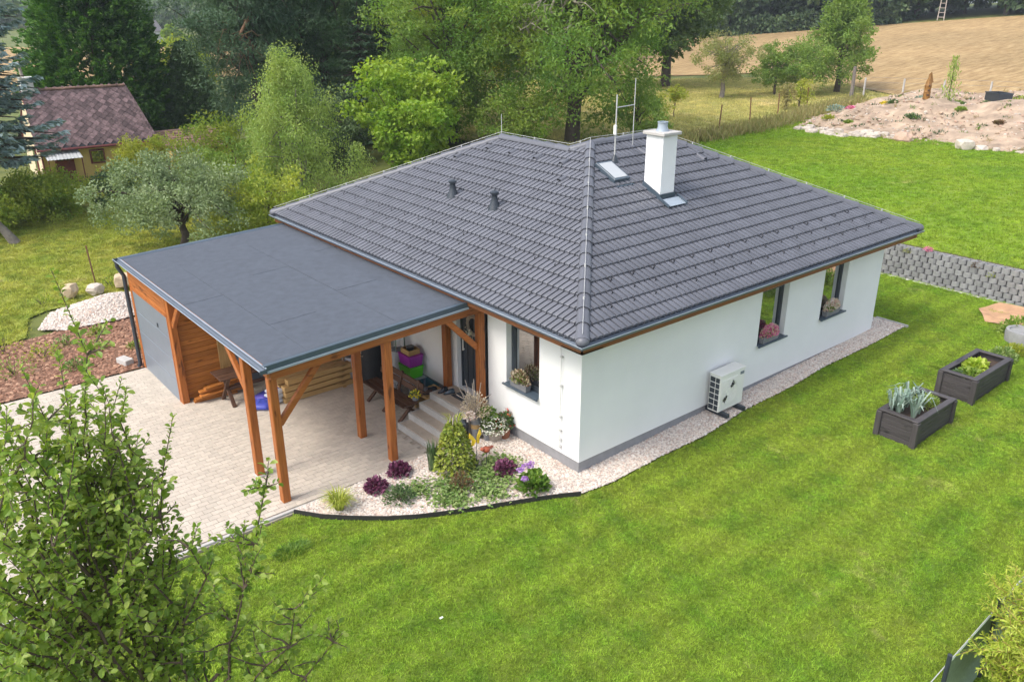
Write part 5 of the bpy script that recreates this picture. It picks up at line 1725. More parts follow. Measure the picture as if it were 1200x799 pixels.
MB().box((2.75, .03, 1.25), (.58, .02, .58)).build('pane', M['glass'], wf_)
wf_ = MB().box((.07, 2.2, 1.0), (.07, .8, 1.5), ch=.01).build('window', M['redwood'], ct)
MB().box((.03, 2.2, 1.05), (.02, .6, 1.2)).build('pane', M['glass'], wf_)
shd = thing('shed', 'low lean-to shed with a weathered brown tiled roof right of the cottage', 'shed', (5.2, 38.3, -.3))
MB().box((1.7, 1.6, .7), (3.2, 2.6, 1.5)).build('wall', M['yellow'], shd)
sr = MB().box((1.7, 1.4, 1.72), (3.6, 3.1, .06), Matrix.Rotation(.22, 3, 'X')).build('roof', M['underlay'], shd)
tm_ = MB()
for r_ in range(9):
    for c_ in range(12):
        yy = -.05 + r_ * .335; zz_ = 1.455 + (yy) * .224
        tm_.box((.05 + c_ * .3, yy, zz_ + RNG.uniform(-.01, .012)), (.285, .38, .03), Matrix.Rotation(.16, 3, 'X'), a=random.random())
tag(tm_.build('roof_tiles', M['lichen'], sr), kind='stuff')
MB().box((.5, -.35, 1.35), (.6, .3, .25), ch=.02).build('vent_box', M['oldwhite'], shd)
# far farm building
fb = thing('farm_building', 'distant farm building with a grey roof and a white gable beyond the trees', 'farm building', (47.5, 184.0, Tz(47.5, 184)), .25)
fb.scale = (.62, .62, .62)
MB().box((0, 0, 1.4), (14, 7, 3.2)).build('wall', M['oldwhite'], fb)
MB().add([(-7, -3.5, 3), (-7, 3.5, 3), (-7, 0, 6.2), (7, -3.5, 3), (7, 3.5, 3), (7, 0, 6.2)], [(0, 2, 1), (3, 4, 5)]).build('gable_wall', M['oldwhite'], fb)
MB().add([(-7.3, -3.9, 2.75), (6.9, -3.9, 2.75), (6.9, 0, 6.3), (-7.3, 0, 6.3), (6.9, 3.9, 2.75), (-7.3, 3.9, 2.75)], [(0, 1, 2, 3), (3, 2, 4, 5)]).build('roof', simple('grey_barn_roof', (.15, .14, .14), .8), fb)
fb2 = thing('farm_building', 'low pale shed in front of the distant grey-roofed farm building', 'farm building', (48.0, 176.0, Tz(48, 176)), .2)
fb2.scale = (.6, .6, .5)
MB().box((0, 0, .9), (11, 4, 2.2)).build('wall', M['oldwhite'], fb2)
MB().box((0, 0, 2.1), (11.6, 4.8, .3)).build('roof', M['concrete'], fb2)

#==ITEMS==
# ------------------------------------------------------------------ block retaining wall
M['block'] = simple('grey_concrete_block', (0.25, 0.25, 0.245), 0.9, 0.12, 7, 0.5, 60, piece=0.16)
rw = thing('retaining_wall', 'stepped retaining wall of rounded grey planter blocks below the upper lawn', 'retaining wall', (15.95, 0, 0.44))


def block_mesh():
    mb = MB(); w = .224; d = .28; h = .158
    arc = []
    for k in range(7):
        t_ = k / 6
        arc.append((-d / 2 + .07 * (1 - math.sqrt(max(0, 1 - (2 * t_ - 1) ** 2 * .95))), -w / 2 + w * t_))
    poly = [(d / 2, w / 2), (d / 2, -w / 2)] + arc
    n = len(poly)
    inn = [(x * .72 + .0, y * .74) for x, y in poly]
    vs = [(x, y, 0) for x, y in poly] + [(x, y, h) for x, y in poly] + [(x, y, h) for x, y in inn] + [(x, y, h - .05) for x, y in inn]
    fs = []
    for k in range(n):
        k2 = (k + 1) % n
        fs += [(k, k2, n + k2, n + k), (n + k, n + k2, 2 * n + k2, 2 * n + k), (2 * n + k, 2 * n + k2, 3 * n + k2, 3 * n + k)]
    fs.append(tuple(range(3 * n, 4 * n)))
    fs = [tuple(reversed(f)) for f in fs]
    return mb.add(vs, fs).mesh('block', M['block'])


bme = block_mesh()
for r_ in range(6):
    for k in range(46):
        o = bpy.data.objects.new('block', bme); link(o, rw)
        o.location = (0.0 + r_ * .046 + RNG.normal() * .006, -7.0 + k * .248 + (.124 if r_ % 2 else 0), -.04 + r_ * .165)
        o.rotation_euler = (0, 0, RNG.normal() * .05)
MB().prism([(.38, -7.2), (.62, -7.2), (.62, 4.6), (.38, 4.6)], -.1, .90).build('backfill', M['soil'], rw)
tag(MB().box((15.76, -1.2, .44), (.14, 12, .06), ch=.02).build('footing', M['concrete'], None), 'pale concrete footing strip along the foot of the block wall', 'footing')


def flower_bits(name, P, size, mat, parent, up=.8):
    C = np.array(P, float)
    return foliage(name, C, rdir(len(C)), unit(rdir(len(C)) * .7 + np.array([0, 0, up])), size, size * .9, mat, parent)


def dome(n, rx, ry, rz_, z0=0.0, shell=.35):
    d = rdir(n); d[:, 2] = np.abs(d[:, 2])
    r = RNG.random(n) ** shell
    P = d * r[:, None] * np.array([rx, ry, rz_]); P[:, 2] += z0
    return P, d


def dome_plant(name, label, loc, rx, rz_, mat, n, leaf, cat='plant', lw=.6, ry=None, flowers=None, rise=.3, group=None, z0=.03, up=.7):
    t = thing(name, label, cat, loc, group=group)
    P, d = dome(n, rx, ry or rx, rz_, z0)
    A = unit(d + np.array([0, 0, rise]) + rdir(n) * .5)
    foliage('leaves', P, A, unit(d * .5 + rdir(n) * .5 + np.array([0, 0, up])), leaf * RNG.uniform(.7, 1.3, n), leaf * lw, mat, t)
    sm = MB()
    for k in range(7):
        a = RNG.uniform(0, 6.28); sm.tube([(0, 0, -.03), (math.cos(a) * rx * .4, math.sin(a) * rx * .4, rz_ * .7)], [.010, .004], 4)
    sm.build('stems', M['twig'], t)
    if flowers:
        m2, nf, fs_, fn = flowers
        P2, d2 = dome(nf, rx * 1.02, (ry or rx) * 1.02, rz_ * 1.06, z0, .08)
        flower_bits(fn, P2, fs_, m2, t)
    return t


def blades(name, loc, label, n, h, spread, w, mat, parent=None, cat='plant', lean=.5, curl=.5, part='blades'):
    t = parent or thing(name, label, cat, loc)
    mb = MB()
    for k in range(n):
        a = RNG.uniform(0, 6.28); r = spread * .35 * math.sqrt(RNG.random())
        p = np.array([r * math.cos(a), r * math.sin(a), 0]); a += RNG.normal() * .5
        d = np.array([math.cos(a), math.sin(a), 0]); hh = h * RNG.uniform(.6, 1.1); ln_ = lean * RNG.uniform(.3, 1.3)
        pts = [p, p + d * ln_ * hh * .2 + [0, 0, hh * .5], p + d * ln_ * hh * .6 + [0, 0, hh * .85], p + d * ln_ * hh * (1.1) + [0, 0, hh * (1.0 - curl * .4 * RNG.random())]]
        s_ = np.array([-d[1], d[0], 0]) * w
        vs = [pts[0] - s_ * .6, pts[0] + s_ * .6, pts[1] - s_, pts[1] + s_, pts[2] - s_ * .8, pts[2] + s_ * .8, pts[3]]
        mb.add(vs, [(0, 1, 3, 2), (2, 3, 5, 4), (4, 5, 6)], RNG.random())
    mb.build(part, mat, t)
    return t


# plants in the top pockets of the block wall
for k, (yy, rr, mt, lab) in enumerate(((1.75, 4, 'gold', 'yellow-green trailing plant in the left end of the block wall'), (1.15, 5, 'pink', 'pink flowering plant in the upper blocks at the left of the wall'), (-.35, 4, 'rust', 'rusty trailing plant in the middle of the block wall'), (-.85, 3, 'bush', 'small green tuft in a middle block of the wall'))):
    dome_plant('wall_plant', lab, (15.95 + rr * .046 - .04, yy, .44 + .165 * (rr + .6)), .16, .16, LM[mt], 120, .05)

# ------------------------------------------------------------------ heat pump
hp_ = thing('heat_pump', 'white outdoor heat pump unit on black feet beside the long white wall', 'heat pump', (4.20, -.24, .30))
hp_.scale = (.95, .95, .93)
body = MB().box((0, 0, .58), (.90, .30, .92), ch=.015).build('casing', M['whitemetal'], hp_)
MB().box((0, 0, 1.05), (.93, .33, .03), ch=.008).build('top_cover', M['whitemetal'], hp_)
gr = MB()
gr.box((-.12, -.153, .58), (.60, .012, .66), ch=.004)
gr.build('fan_guard', M['whitemetal'], body)
for a in (.9, .9 + math.pi):
    fb_ = MB()
    c0 = Vector((-.12, -.165, .58))
    d = Vector((math.cos(a), 0, math.sin(a))); s_ = Vector((-d.z, 0, d.x))
    fb_.add([c0 + d * .11 - s_ * .02, c0 + d * .25 - s_ * .075, c0 + d * .285 + s_ * .06, c0 + d * .12 + s_ * .045], [(0, 3, 2, 1), (0, 1, 2, 3)])
    fb_.build('fan_blade', simple('grey_fan', (.40, .40, .39), .6), body)
rg = MB()
for rr in (.10, .17, .24, .30):
    rg.tube([(-.12 + rr * math.cos(q * .3927), -.172, .58 + rr * math.sin(q * .3927)) for q in range(17)], .004, 4, cap=False)
rg.build('fan_ring', M['whitemetal'], body)
for k in range(6):
    MB().box((-.452, -.075, .22 + k * .14), (.008, .10, .115)).build('vent', M['darkmetal'], body)
    MB().box((-.452, .06, .22 + k * .14), (.008, .13, .115)).build('vent', M['darkmetal'], body)
MB().box((.34, -.155, .93), (.13, .008, .07)).build('name_plate', M['garage'], body)
for xx in (-.30, .30):
    MB().box((xx, -.03, .06), (.10, .62, .10), ch=.01).build('foot', M['darkmetal'], hp_)

# ------------------------------------------------------------------ raised beds
def raised_bed(x0, x1, y0, y1, z0, h, label):
    t = thing('raised_bed', label, 'raised bed', ((x0 + x1) / 2, (y0 + y1) / 2, z0))
    lx, ly = x1 - x0, y1 - y0
    nb_ = 5; bh = (h - .04) / nb_
    for k in range(nb_):
        zc = .0 + bh * (k + .5)
        for sy in (-1, 1):
            MB().box((0, sy * (ly / 2 - .02), zc), (lx - .12, .03, bh - .008), ch=.005, a=random.random()).build('board', M['greyx'], t)
        for sx in (-1, 1):
            MB().box((sx * (lx / 2 - .02), 0, zc), (.03, ly - .12, bh - .008), ch=.005, a=random.random()).build('board', M['greyy'], t)
    for sx in (-1, 1):
        for sy in (-1, 1):
            MB().box((sx * (lx / 2 - .02), sy * (ly / 2 - .02), h / 2 - .02), (.12, .12, h), ch=.01).build('corner_post', M['greyz'], t)
    for sy in (-1, 1): MB().box((0, sy * (ly / 2 - .045), h + .0), (lx + .06, .13, .035), ch=.008).build('rim_board', M['greyx'], t)
    for sx in (-1, 1): MB().box((sx * (lx / 2 - .045), 0, h + .002), (.13, ly - .16, .035), ch=.008).build('rim_board', M['greyy'], t)
    MB().box((0, 0, h - .16), (lx - .1, ly - .1, .05)).build('soil', M['soil'], t)
    return t


raised_bed(5.72, 7.36, -3.72, -2.92, Tz(6.5, -3.3) - .02, .58, 'dark board raised bed with blue-green leeks, nearer of the two')
raised_bed(8.48, 10.32, -3.66, -2.88, Tz(9.4, -3.3) - .02, .58, 'dark board raised bed with lettuce, farther of the two')
for k, (x, y) in enumerate(((5.98, -3.2), (6.12, -3.45), (6.25, -3.15), (6.42, -3.42), (6.02, -3.02), (6.5, -3.1))):
    blades('leek', (x, y, .74), ['tall leek at the left front corner of the nearer raised bed', 'leek hanging over the front end of the nearer raised bed', 'leek in the middle of the front row of the nearer raised bed', 'leek closest to the carrots in the nearer raised bed', 'leek at the far left corner of the nearer raised bed', 'leek behind the front ones in the nearer raised bed'][k], 16, .62, .12, .022, LM['leek'], lean=.55, curl=1.6, cat='leek')
t = dome_plant('carrot_tops', 'feathery green tops filling the back of the nearer raised bed', (6.92, -3.32, .70), .36, .24, LM['herb'], 700, .07, lw=.3, ry=.3)
t = dome_plant('lettuce', 'bright yellow-green lettuce at the back of the farther raised bed', (9.55, -3.2, .78), .42, .17, LM['lettuce'], 300, .14, lw=.8, ry=.26)
t = dome_plant('lettuce', 'pale lettuce in the middle of the farther raised bed', (9.0, -3.3, .78), .35, .14, LM['herb'], 300, .10, lw=.8, ry=.28)
t = dome_plant('chard', 'dark green leaves at the near end of the farther raised bed', (8.72, -3.15, .78), .16, .14, LM['shrub'], 120, .10, lw=.7)

# right edge: shrubby border, stone tubs, bare soil
dome_plant('border_plant', 'pale green leafy plant behind the farther raised bed', (11.4, -3.1, .42), .55, .30, LM['ivy'], 420, .09, ry=.35)
dome_plant('border_plant', 'yellowish low plant in front of the stone tub', (12.1, -3.15, .43), .42, .22, LM['gold'], 300, .08, ry=.3)
dome_plant('border_plant', 'green leafy plant growing above the stone tub at the right edge', (13.5, -2.6, .45), .45, .45, LM['herb'], 320, .11)
tb = thing('stone_tub', 'round grey stone tub at the right edge', 'tub', (13.0, -2.95, .43))
MB().lathe((0, 0, 0), [(.40, 0), (.42, .25), (.40, .34), (.33, .34), (.31, .28), (.01, .27)], 18).build('tub', M['block'], tb, auto=40)
so = sheet_mesh('bare_soil', [(13.7, -1.75), (14.6, -1.2), (15.5, -1.4), (15.75, -2.2), (15.7, -3.9), (14.9, -3.7), (14.3, -2.9), (13.8, -2.4)], .05, .25, simple('orange_soil', (.46, .27, .15), .95, .25, 4, .8, 14), lambda x, y: T(x, y) + .10 * np.sin(x * 5) * np.cos(y * 4) * .4)
structure('bare_soil', so)

# ------------------------------------------------------------------ soil mound on the terrace
M['sand'] = simple('sandy_soil', (0.37, 0.275, 0.195), .95, .42, 1.1, 1.0, 3, which='World')


def mound_z(x, y):
    x = np.asarray(x, float); y = np.asarray(y, float)
    front = 35.6 + 0.06 * (14 - y) + .5 * np.sin(y * .7)
    h = 1.4 * sst(0, 9.5, x - front) * (1 - sst(15.5, 21.5, y - .15 * (x - 38))) * (1 - sst(52, 57, x))
    h = h * (1 + .16 * np.sin(x * .9 + y * .5) + .12 * np.sin(y * 1.3 - x * .4) + .05 * np.sin(x * 2.7) * np.sin(y * 2.9))
    return T(x, y) - .06 + h + (.06 * np.sin(x * 4.1 + y) * np.sin(y * 3.7) + RNG.normal(size=x.shape) * .055) * sst(.3, 2, x - front)


structure('soil_mound', sheet_mesh('soil_mound', [(35.3, 18.6), (38, 20.3), (43, 21.9), (50, 23), (57.5, 22.5), (58, -16), (37.2, -16), (36.6, 6), (36, 10), (35.4, 14)], 0.0, .55, M['sand'], mound_z))
M['rock'] = simple('pale_field_stone', (0.50, 0.43, 0.36), .9, .18, 3, .8, 12, piece=.15)
M['pinkrock'] = simple('pinkish_stone', (0.50, 0.34, 0.26), .9, .15, 3, .8, 12)


def rock(label, x, y, z, sx, sy, sz, mat, group=None, src=None, name='rock'):
    if src is None:
        bm = bmesh.new(); bmesh.ops.create_icosphere(bm, subdivisions=2, radius=1)
        ph = RNG.uniform(0, 6, 6)
        for v in bm.verts:
            c = v.co
            k = 1 + .16 * math.sin(3 * c.x + ph[0]) + .13 * math.sin(4 * c.y + ph[1]) + .1 * math.sin(5 * c.z + ph[2]) + RNG.normal() * .05
            v.co = Vector((max(-.75, min(.75, c.x * k)), max(-.78, min(.78, c.y * k)), max(-.7, min(.7, c.z * k))))
        me = bpy.data.meshes.new('rock'); bm.to_mesh(me); bm.free(); me.materials.append(mat)
    else: me = src
    o = link(bpy.data.objects.new(name, me)); o.location = (x, y, z); o.scale = (sx, sy, sz); o.rotation_euler = (0, 0, RNG.uniform(0, 6))
    tag(o, label, 'rock', group)
    return o


rock('large flat pink stone standing at the foot of the soil mound', 36.1, 12.15, 1.7, .3, .62, .42, M['pinkrock']).rotation_euler = (0, .4, 0)
rock('big pale boulder on the lawn edge at the right foot of the mound', 36.0, 8.75, 1.7, .45, .5, .42, M['rock'])
rmesh = [rock('pale stones lying in a row along the foot of the soil mound', 36.3 + .3 * k, 16 - k, 1.6, .3, .3, .2, M['rock'], 'stones along the foot of the soil mound').data for k in range(3)]
for k in range(56):
    yy = RNG.uniform(12.6, 18.4) if k < 38 else RNG.uniform(2, 8.2)
    xx = 35.9 + .06 * (14 - yy) + .5 * math.sin(yy * .7) + RNG.uniform(-.3, 1.2)
    s_ = RNG.uniform(.12, .38)
    rock('pale stones lying in a row along the foot of the soil mound', xx, yy, float(mound_z(xx, yy)) + s_ * .2, s_ * 1.2, s_, s_ * .7, None, 'stones along the foot of the soil mound', rmesh[k % 3])
mv = [(40.5, 13.9, 'shrub', .5, 'low grey-green cushion plant in the middle of the mound'), (43.0, 12.2, 'herb', .35, 'small green tuft left of the wooden totem foot'), (42.5, 6.9, 'shrub', .55, 'grey-green cushion plant on the right half of the mound'), (40.8, 5.4, 'herb', .35, 'upright green weed at the right foot of the mound'),
      (44.0, 17.4, 'yellow', .42, 'bright yellow flowering cushion on the mound crest'), (45.6, 15.9, 'leek', .5, 'grey-green bush left of the wooden totem'), (41.5, 19.3, 'leek', .75, 'blue-grey lavender bush at the left end of the mound'), (42.4, 18.8, 'pink', .4, 'pink flowering bush beside the lavender on the mound'), (39.4, 18.6, 'gold', .45, 'yellow-green weed on the left slope of the mound'), (38.6, 16.8, 'herb', .3, 'small green plant on the left slope of the mound'),
      (42.6, 16.2, 'shrub', .35, 'low herb patch above the stones of the mound'), (41.0, 9.2, 'rust', .35, 'dry brown weed in the middle right of the mound'), (43.5, 5.8, 'rust', .4, 'reddish weed at the right end of the mound'), (47.5, 12.4, 'shrub', .6, 'green weeds beside the black crate on the mound'), (47.2, 10.4, 'bush', .7, 'green bush right of the black crate'), (46.6, 14.0, 'herb', .5, 'green weeds just right of the totem')]
for (x, y, mt, r_, lab) in mv:
    dome_plant('mound_plant', lab, (x, y, float(mound_z(x, y))), r_, r_ * .6, LM[mt], 170, .16)
wl = thing('tall_shrub', 'slim upright pale green shrub right of the wooden totem', 'shrub', (44.4, 13.7, float(mound_z(44.4, 13.7))))
P = np.column_stack([RNG.normal(size=320) * .28, RNG.normal(size=320) * .28, RNG.uniform(.1, 2.6, 320)])
P[:, :2] *= (1.15 - P[:, 2:] / 3.2)
foliage('leaves', P, unit(rdir(320) * .5 + [0, 0, 1]), rdir(320), .22, .07, LM['birch'], wl)
MB().tube([(0, 0, 0), (.05, 0, 2.4)], [.04, .01], 5).build('stems', M['twig'], wl)
rub_me = sheet_mesh('rubble', [(35.6, 18.6), (38, 19.6), (43, 20.6), (50, 20), (52, 12), (52, -10), (38, -10), (36.8, 6), (36.1, 10), (35.5, 14)], 0.0, 1.1, None, mound_z)
scatter('rubble', 'small stones and clods strewn over the soil mound', 'rubble', rub_me, [pebble('clod', M['rock'], .07, .7), pebble('clod', M['sand'], .10, .6), pebble('clod', M['pinkrock'], .06, .7)], 9, .4, 1.7, 11, .6)
wd = [tuft('weed_tuft', LM['dry'], 14, .22, .16, .012, .8), tuft('weed_tuft', LM['herb'], 14, .18, .16, .016, .8), tuft('weed_tuft', LM['shrub'], 16, .16, .2, .02, .9)]
scatter('weeds', 'scattered weeds growing over the soil mound', 'weeds', rub_me, wd, .55, .6, 1.6, 12, .3)
# carved wooden totem
to = thing('wooden_totem', 'carved reddish wooden totem post standing on the mound', 'totem', (43.2, 14.5, float(mound_z(43.2, 14.5)) - .05), .4)
to.scale = (.72, .72, .76)
M['totem'] = wood('totem_wood', (.12, .055, .018), (.36, .18, .04), 2)
MB().lathe((0, 0, 0), [(.30, 0), (.28, .5), (.31, .55), (.27, .62), (.28, 1.0), (.31, 1.06), (.26, 1.12), (.22, 1.35), (.0, 1.95)], 10).build('post', M['totem'], to, auto=30)
for k in range(3): MB().box((-.25, -.1, .35 + .35 * k), (.12, .14, .16), ch=.03).build('carving', M['brownz'], to)
MB().add([(.05, -.1, 1.2), (.2, -.35, 1.3), (.25, -.1, 2.1), (0, .1, 1.9), (.1, .1, 1.3), (.28, 0, 1.3)], [(0, 1, 2), (0, 2, 3), (0, 3, 4), (4, 3, 2, 5), (1, 5, 2), (0, 4, 5, 1)]).build('carved_wing', M['totem'], to)
cr = thing('crate', 'black plastic crate at the right end of the mound crest', 'crate', (46.4, 11.6, float(mound_z(46.4, 11.6)) + .10), .9)
cb = MB()
for (c_, d_) in (((0, -.4, .25), (1.5, .05, .5)), ((0, .4, .25), (1.5, .05, .5)), ((-.73, 0, .25), (.05, .76, .498)), ((.73, 0, .25), (.05, .76, .498))): cb.box(c_, d_, ch=.01)
cb.build('side', M['darkmetal'], cr); MB().box((0, 0, .05), (1.4, .74, .05)).build('bottom', M['darkmetal'], cr)
for s_ in (-1, 1): MB().box((0, s_ * .43, .47), (1.56, .03, .07)).build('rim', M['darkmetal'], cr)

# fence behind the mound: pale posts with wires
wf = thing('wire_fence', 'wire fence on pale posts behind the mound at the field edge', 'fence', (52, 23.3, 1.6))
fp = [(52.0, 23.3), (53.2, 20.9), (54.4, 18.5), (55.5, 15.7), (56.3, 12.9), (57, 10)]
for k, (x, y) in enumerate(fp):
    MB().box((x - 52, y - 23.3, .8), (.11, .11, 1.8), ch=.01).build('post', M['concrete'], wf)
for zz_ in (.4, .9, 1.4, 1.75):
    MB().tube([(x - 52, y - 23.3, zz_) for x, y in fp], .006, 4).build('wire', M['garage'], wf)
bt = thing('trunk_post', 'pale leaning trunk beside the pear tree at the fence corner', 'trunk', (51.3, 23.9, 1.5))
MB().tube([(0, 0, 0), (.05, 0, 1.2), (0, 0, 2.6)], [.16, .14, .11], 8).build('trunk', M['greybark'], bt)
for k, (x, y) in enumerate(((31.8, 21.2), (36.7, 22.5), (39.9, 22.6), (45.6, 24.0))):
    o = MB().box((0, 0, .75), (.06, .06, 1.6)).build('fence_stake', M['rusttwig']); o.location = (x, y, 1.45); o.rotation_euler = (RNG.normal() * .04, RNG.normal() * .04, 0)
    tag(o, ['rusty stake at the meadow edge nearest the roof', 'rusty stake second from the roof along the meadow edge', 'rusty stake in the middle of the meadow edge', 'rusty stake near the tall pear tree'][k], 'stake', 'rusty stakes along the meadow edge')
# long grass along the meadow edge
va = [(25, 19.35), (29.3, 19.5), (35, 20.0), (41, 21.3), (47.4, 22.7), (52, 23.6)]
tp_ = []
for (a, b_) in zip(va[:-1], va[1:]):
    n_ = int(math.dist(a, b_) * 170)
    f_ = RNG.random(n_)[:, None]
    tp_.append(np.array(a) + (np.array(b_) - np.array(a)) * f_ + RNG.normal(size=(n_, 2)) * [[.5, .42]])
tp_ = np.concatenate(tp_); n_ = len(tp_)
P = np.column_stack([tp_, T(tp_[:, 0], tp_[:, 1]) + RNG.uniform(.05, .5, n_)])
o = foliage('tall_grass', P, unit(rdir(n_) * .5 + [0, 0, 1]), rdir(n_), .5 * RNG.uniform(.6, 1.3, n_), .06, LM['dry'], None)
tag(o, 'strip of long unmown grass between the bright lawn and the meadow', 'grass', kind='stuff')
broadleaf('shrub', 'yellowing shrub at the meadow edge near the lavender', 45.6, 24.6, 2.0, .9, LM['gold'], 26, 50, .15, .45, .5, 1.0, 'twig', clump_r=.35, limbs=8, cat='shrub')
broadleaf('shrub', 'pale orange-leaved shrub left of the yellowing shrub at the meadow edge', 43.6, 24.4, 2.1, .7, LM['dry'], 22, 50, .15, .45, .5, 1.0, 'twig', clump_r=.3, limbs=8, cat='shrub')
# high seat ladder at the wood edge
ds = thing('high_seat_ladder', 'grey wooden ladder of a hunting seat at the wood edge', 'ladder', (126.6, 52.8, Tz(126.6, 52.8)), 0.4)
for s_ in (-1, 1): MB().beam((0, s_ * .45, 0), (1.0, s_ * .32, 4.2), .13, .13).build('rail', M['deadwood'], ds)
for k in range(6): MB().beam((.12 + .16 * k, -.45, .5 + .65 * k), (.12 + .16 * k, .45, .5 + .65 * k), .10, .10).build('rung', M['deadwood'], ds)

# ------------------------------------------------------------------ left garden bits
st_ = MB().box((0, 0, .65), (.045, .045, 1.5)).build('fence_stake', M['rusttwig']); st_.location = (-3.7, 19.9, -.25); st_.rotation_euler = (.02, -.05, 0)
tag(st_, 'thin rusty stake in the lawn behind the gravel heap', 'stake')
gh = sheet_mesh('gravel_heap', [(-6.2, 16.2), (-5.6, 15.6), (-4.2, 15.4), (-3.0, 15.6), (-2.0, 16.2), (-2.3, 17.4), (-3.2, 18.0), (-4.4, 18.1), (-5.6, 17.5)], 0.0, .3, M['gravelbase'],
                lambda x, y: T(x, y) + .02 + .5 * np.exp(-(((x + 4.0) / 1.3) ** 2 + ((y - 16.7) / .85) ** 2)))
structure('gravel_heap', gh)
scatter('gravel', 'pale pebbles of the gravel heap behind the garage', 'gravel', gh, [pebble('pebble', M['pebble'], .03) for _ in range(3)], 700, .6, 1.4, 9, .6)
M['sandstone'] = simple('sandstone', (.52, .40, .26), .9, .15, 4, .6, 16)
rock('tan sandstone block left behind the gravel heap', -4.75, 18.75, .05, .36, .30, .30, M['sandstone'])
rock('pale round stone in the middle behind the gravel heap', -4.0, 18.6, .0, .34, .25, .25, M['rock'])
rock('brown sandstone block behind the garage downpipe', -3.1, 18.7, .1, .42, .30, .30, M['sandstone'])
rock('grey stone beside the brown sandstone block', -2.75, 18.2, .0, .25, .2, .22, M['block'])
cbk = MB().box((0, 0, .07), (.24, .42, .16), ch=.015).build('concrete_block', M['concrete']); cbk.location = (-5.05, 11.65, .0); cbk.rotation_euler = (0, 0, .3)
tag(cbk, 'small pale concrete block on the bark mulch beside the downpipe', 'block')
for k, (x, y, r_, mt, lab) in enumerate(((-5.4, 13.2, .35, 'herb', 'green weed in the bark mulch left of the garage'), (-6.1, 12.2, .3, 'ivy', 'pale weed at the near edge of the bark mulch'), (-5.0, 14.6, .3, 'herb', 'weed at the edge of the gravel heap'), (-3.4, 19.3, .4, 'bush', 'weeds around the thin rusty stake'), (-5.6, 18.6, .45, 'bush', 'weeds behind the gravel heap on the left'), (-6.9, 18.2, .5, 'gold', 'yellow-green weeds at the far left of the gravel heap'), (-6.6, 13.6, .5, 'bush', 'big green weed in the middle of the bark mulch'), (-5.9, 14.2, .35, 'ivy', 'pale weed beside the big green weed in the mulch'), (-7.4, 12.8, .55, 'herb', 'green weed patch at the left of the bark mulch'), (-7.3, 14.9, .6, 'bush', 'leafy weeds along the far edge of the bark mulch'), (-4.5, 12.6, .25, 'herb', 'small weed nearest the garage in the bark mulch'), (-8.2, 13.9, .6, 'gold', 'yellowish weeds at the far left end of the bark mulch'))):
    dome_plant('weed', lab, (x, y, Tz(x, y)), r_, r_ * .8, LM[mt], 140, .08)

# ------------------------------------------------------------------ planting in the gravel bed
edg = MB().sweep([(0.040, .02), (0.040, .125), (0.018, .125), (0.018, .02)], [(x, y, Tz(x, y) - .03) for x, y in BED_CURVE], True).build('edging', simple('black_edging', (.025, .024, .024), .6))
tag(edg, 'black plastic edging strip round the curved gravel bed', 'edging')
eg2 = MB().box((11.3, .02 - .35, Tz(11.3, 0) + .02), (.05, .9, .12)).build('edging', M['concrete']); eg2.location = (.44, .2, 0)
tag(eg2, 'pale edging strip at the right end of the gravel path', 'edging')
def bz(x, y): return float(grav_z(x, y)) + .045
blades('grass_plant', (-4.07, 2.02, bz(-4.07, 2.02)), 'lime green ornamental grass at the left tip of the gravel bed', 420, .34, .22, .006, LM['lime'], lean=.9, curl=1.0, cat='ornamental grass')
for (x, y, lab) in ((-3.25, 2.10, 'purple-leaved plant nearest the lime green grass'), (-2.62, 2.28, 'purple-leaved plant between the front post and the obelisk climber'), (-1.05, 0.95, 'purple-leaved plant beside the hydrangea')):
    dome_plant('heuchera', lab, (x, y, bz(x, y)), .24, .22, LM['purple'], 260, .085, lw=.9, group='purple-leaved plants in the gravel bed', rise=.1)
dome_plant('shrub', 'dark green small shrub in front of the purple plants', (-3.10, 1.52, bz(-3.1, 1.52)), .31, .26, LM['shrub'], 380, .07, cat='shrub')
blades('horsetail', (-2.05, 1.95, bz(-2.05, 1.95)), 'upright thin dark green stems left of the obelisk climber', 150, .62, .25, .006, LM['shrub'], lean=.12, curl=.1, cat='plant')
ob = thing('climber', 'yellow-green climber on a wooden obelisk in the middle of the gravel bed', 'climber', (-1.72, 1.68, bz(-1.72, 1.68)))
for k in range(4):
    a = .78 + k * 1.571
    MB().tube([(.26 * math.cos(a), .26 * math.sin(a), -.03), (.05 * math.cos(a), .05 * math.sin(a), 1.15)], .012, 5).build('stake', M['deadwood'], ob)
n_ = 1500
f_ = RNG.random(n_) ** 1.1; a_ = RNG.uniform(0, 6.28, n_); r_ = (.36 * (1 - f_) ** .7 + .10) * RNG.random(n_) ** .35
P = np.column_stack([r_ * np.cos(a_), r_ * np.sin(a_), .05 + f_ * .98])
foliage('leaves', P, unit(np.column_stack([np.cos(a_), np.sin(a_), np.zeros(n_)]) + rdir(n_) * .7), unit(np.column_stack([np.cos(a_), np.sin(a_), np.full(n_, .6)]) + rdir(n_) * .5), .085 * RNG.uniform(.7, 1.3, n_), .06, LM['climb'], ob)
blades('', None, '', 60, .35, .2, .008, LM['lime'], parent=(lambda o: (setattr(o, 'location', (-1.62, 1.80, bz(-1.6, 1.8) + .75)), o)[1])(thing('seed_heads', 'pale dry seed heads rising from the obelisk climber', 'plant', (0, 0, 0))), lean=.5)
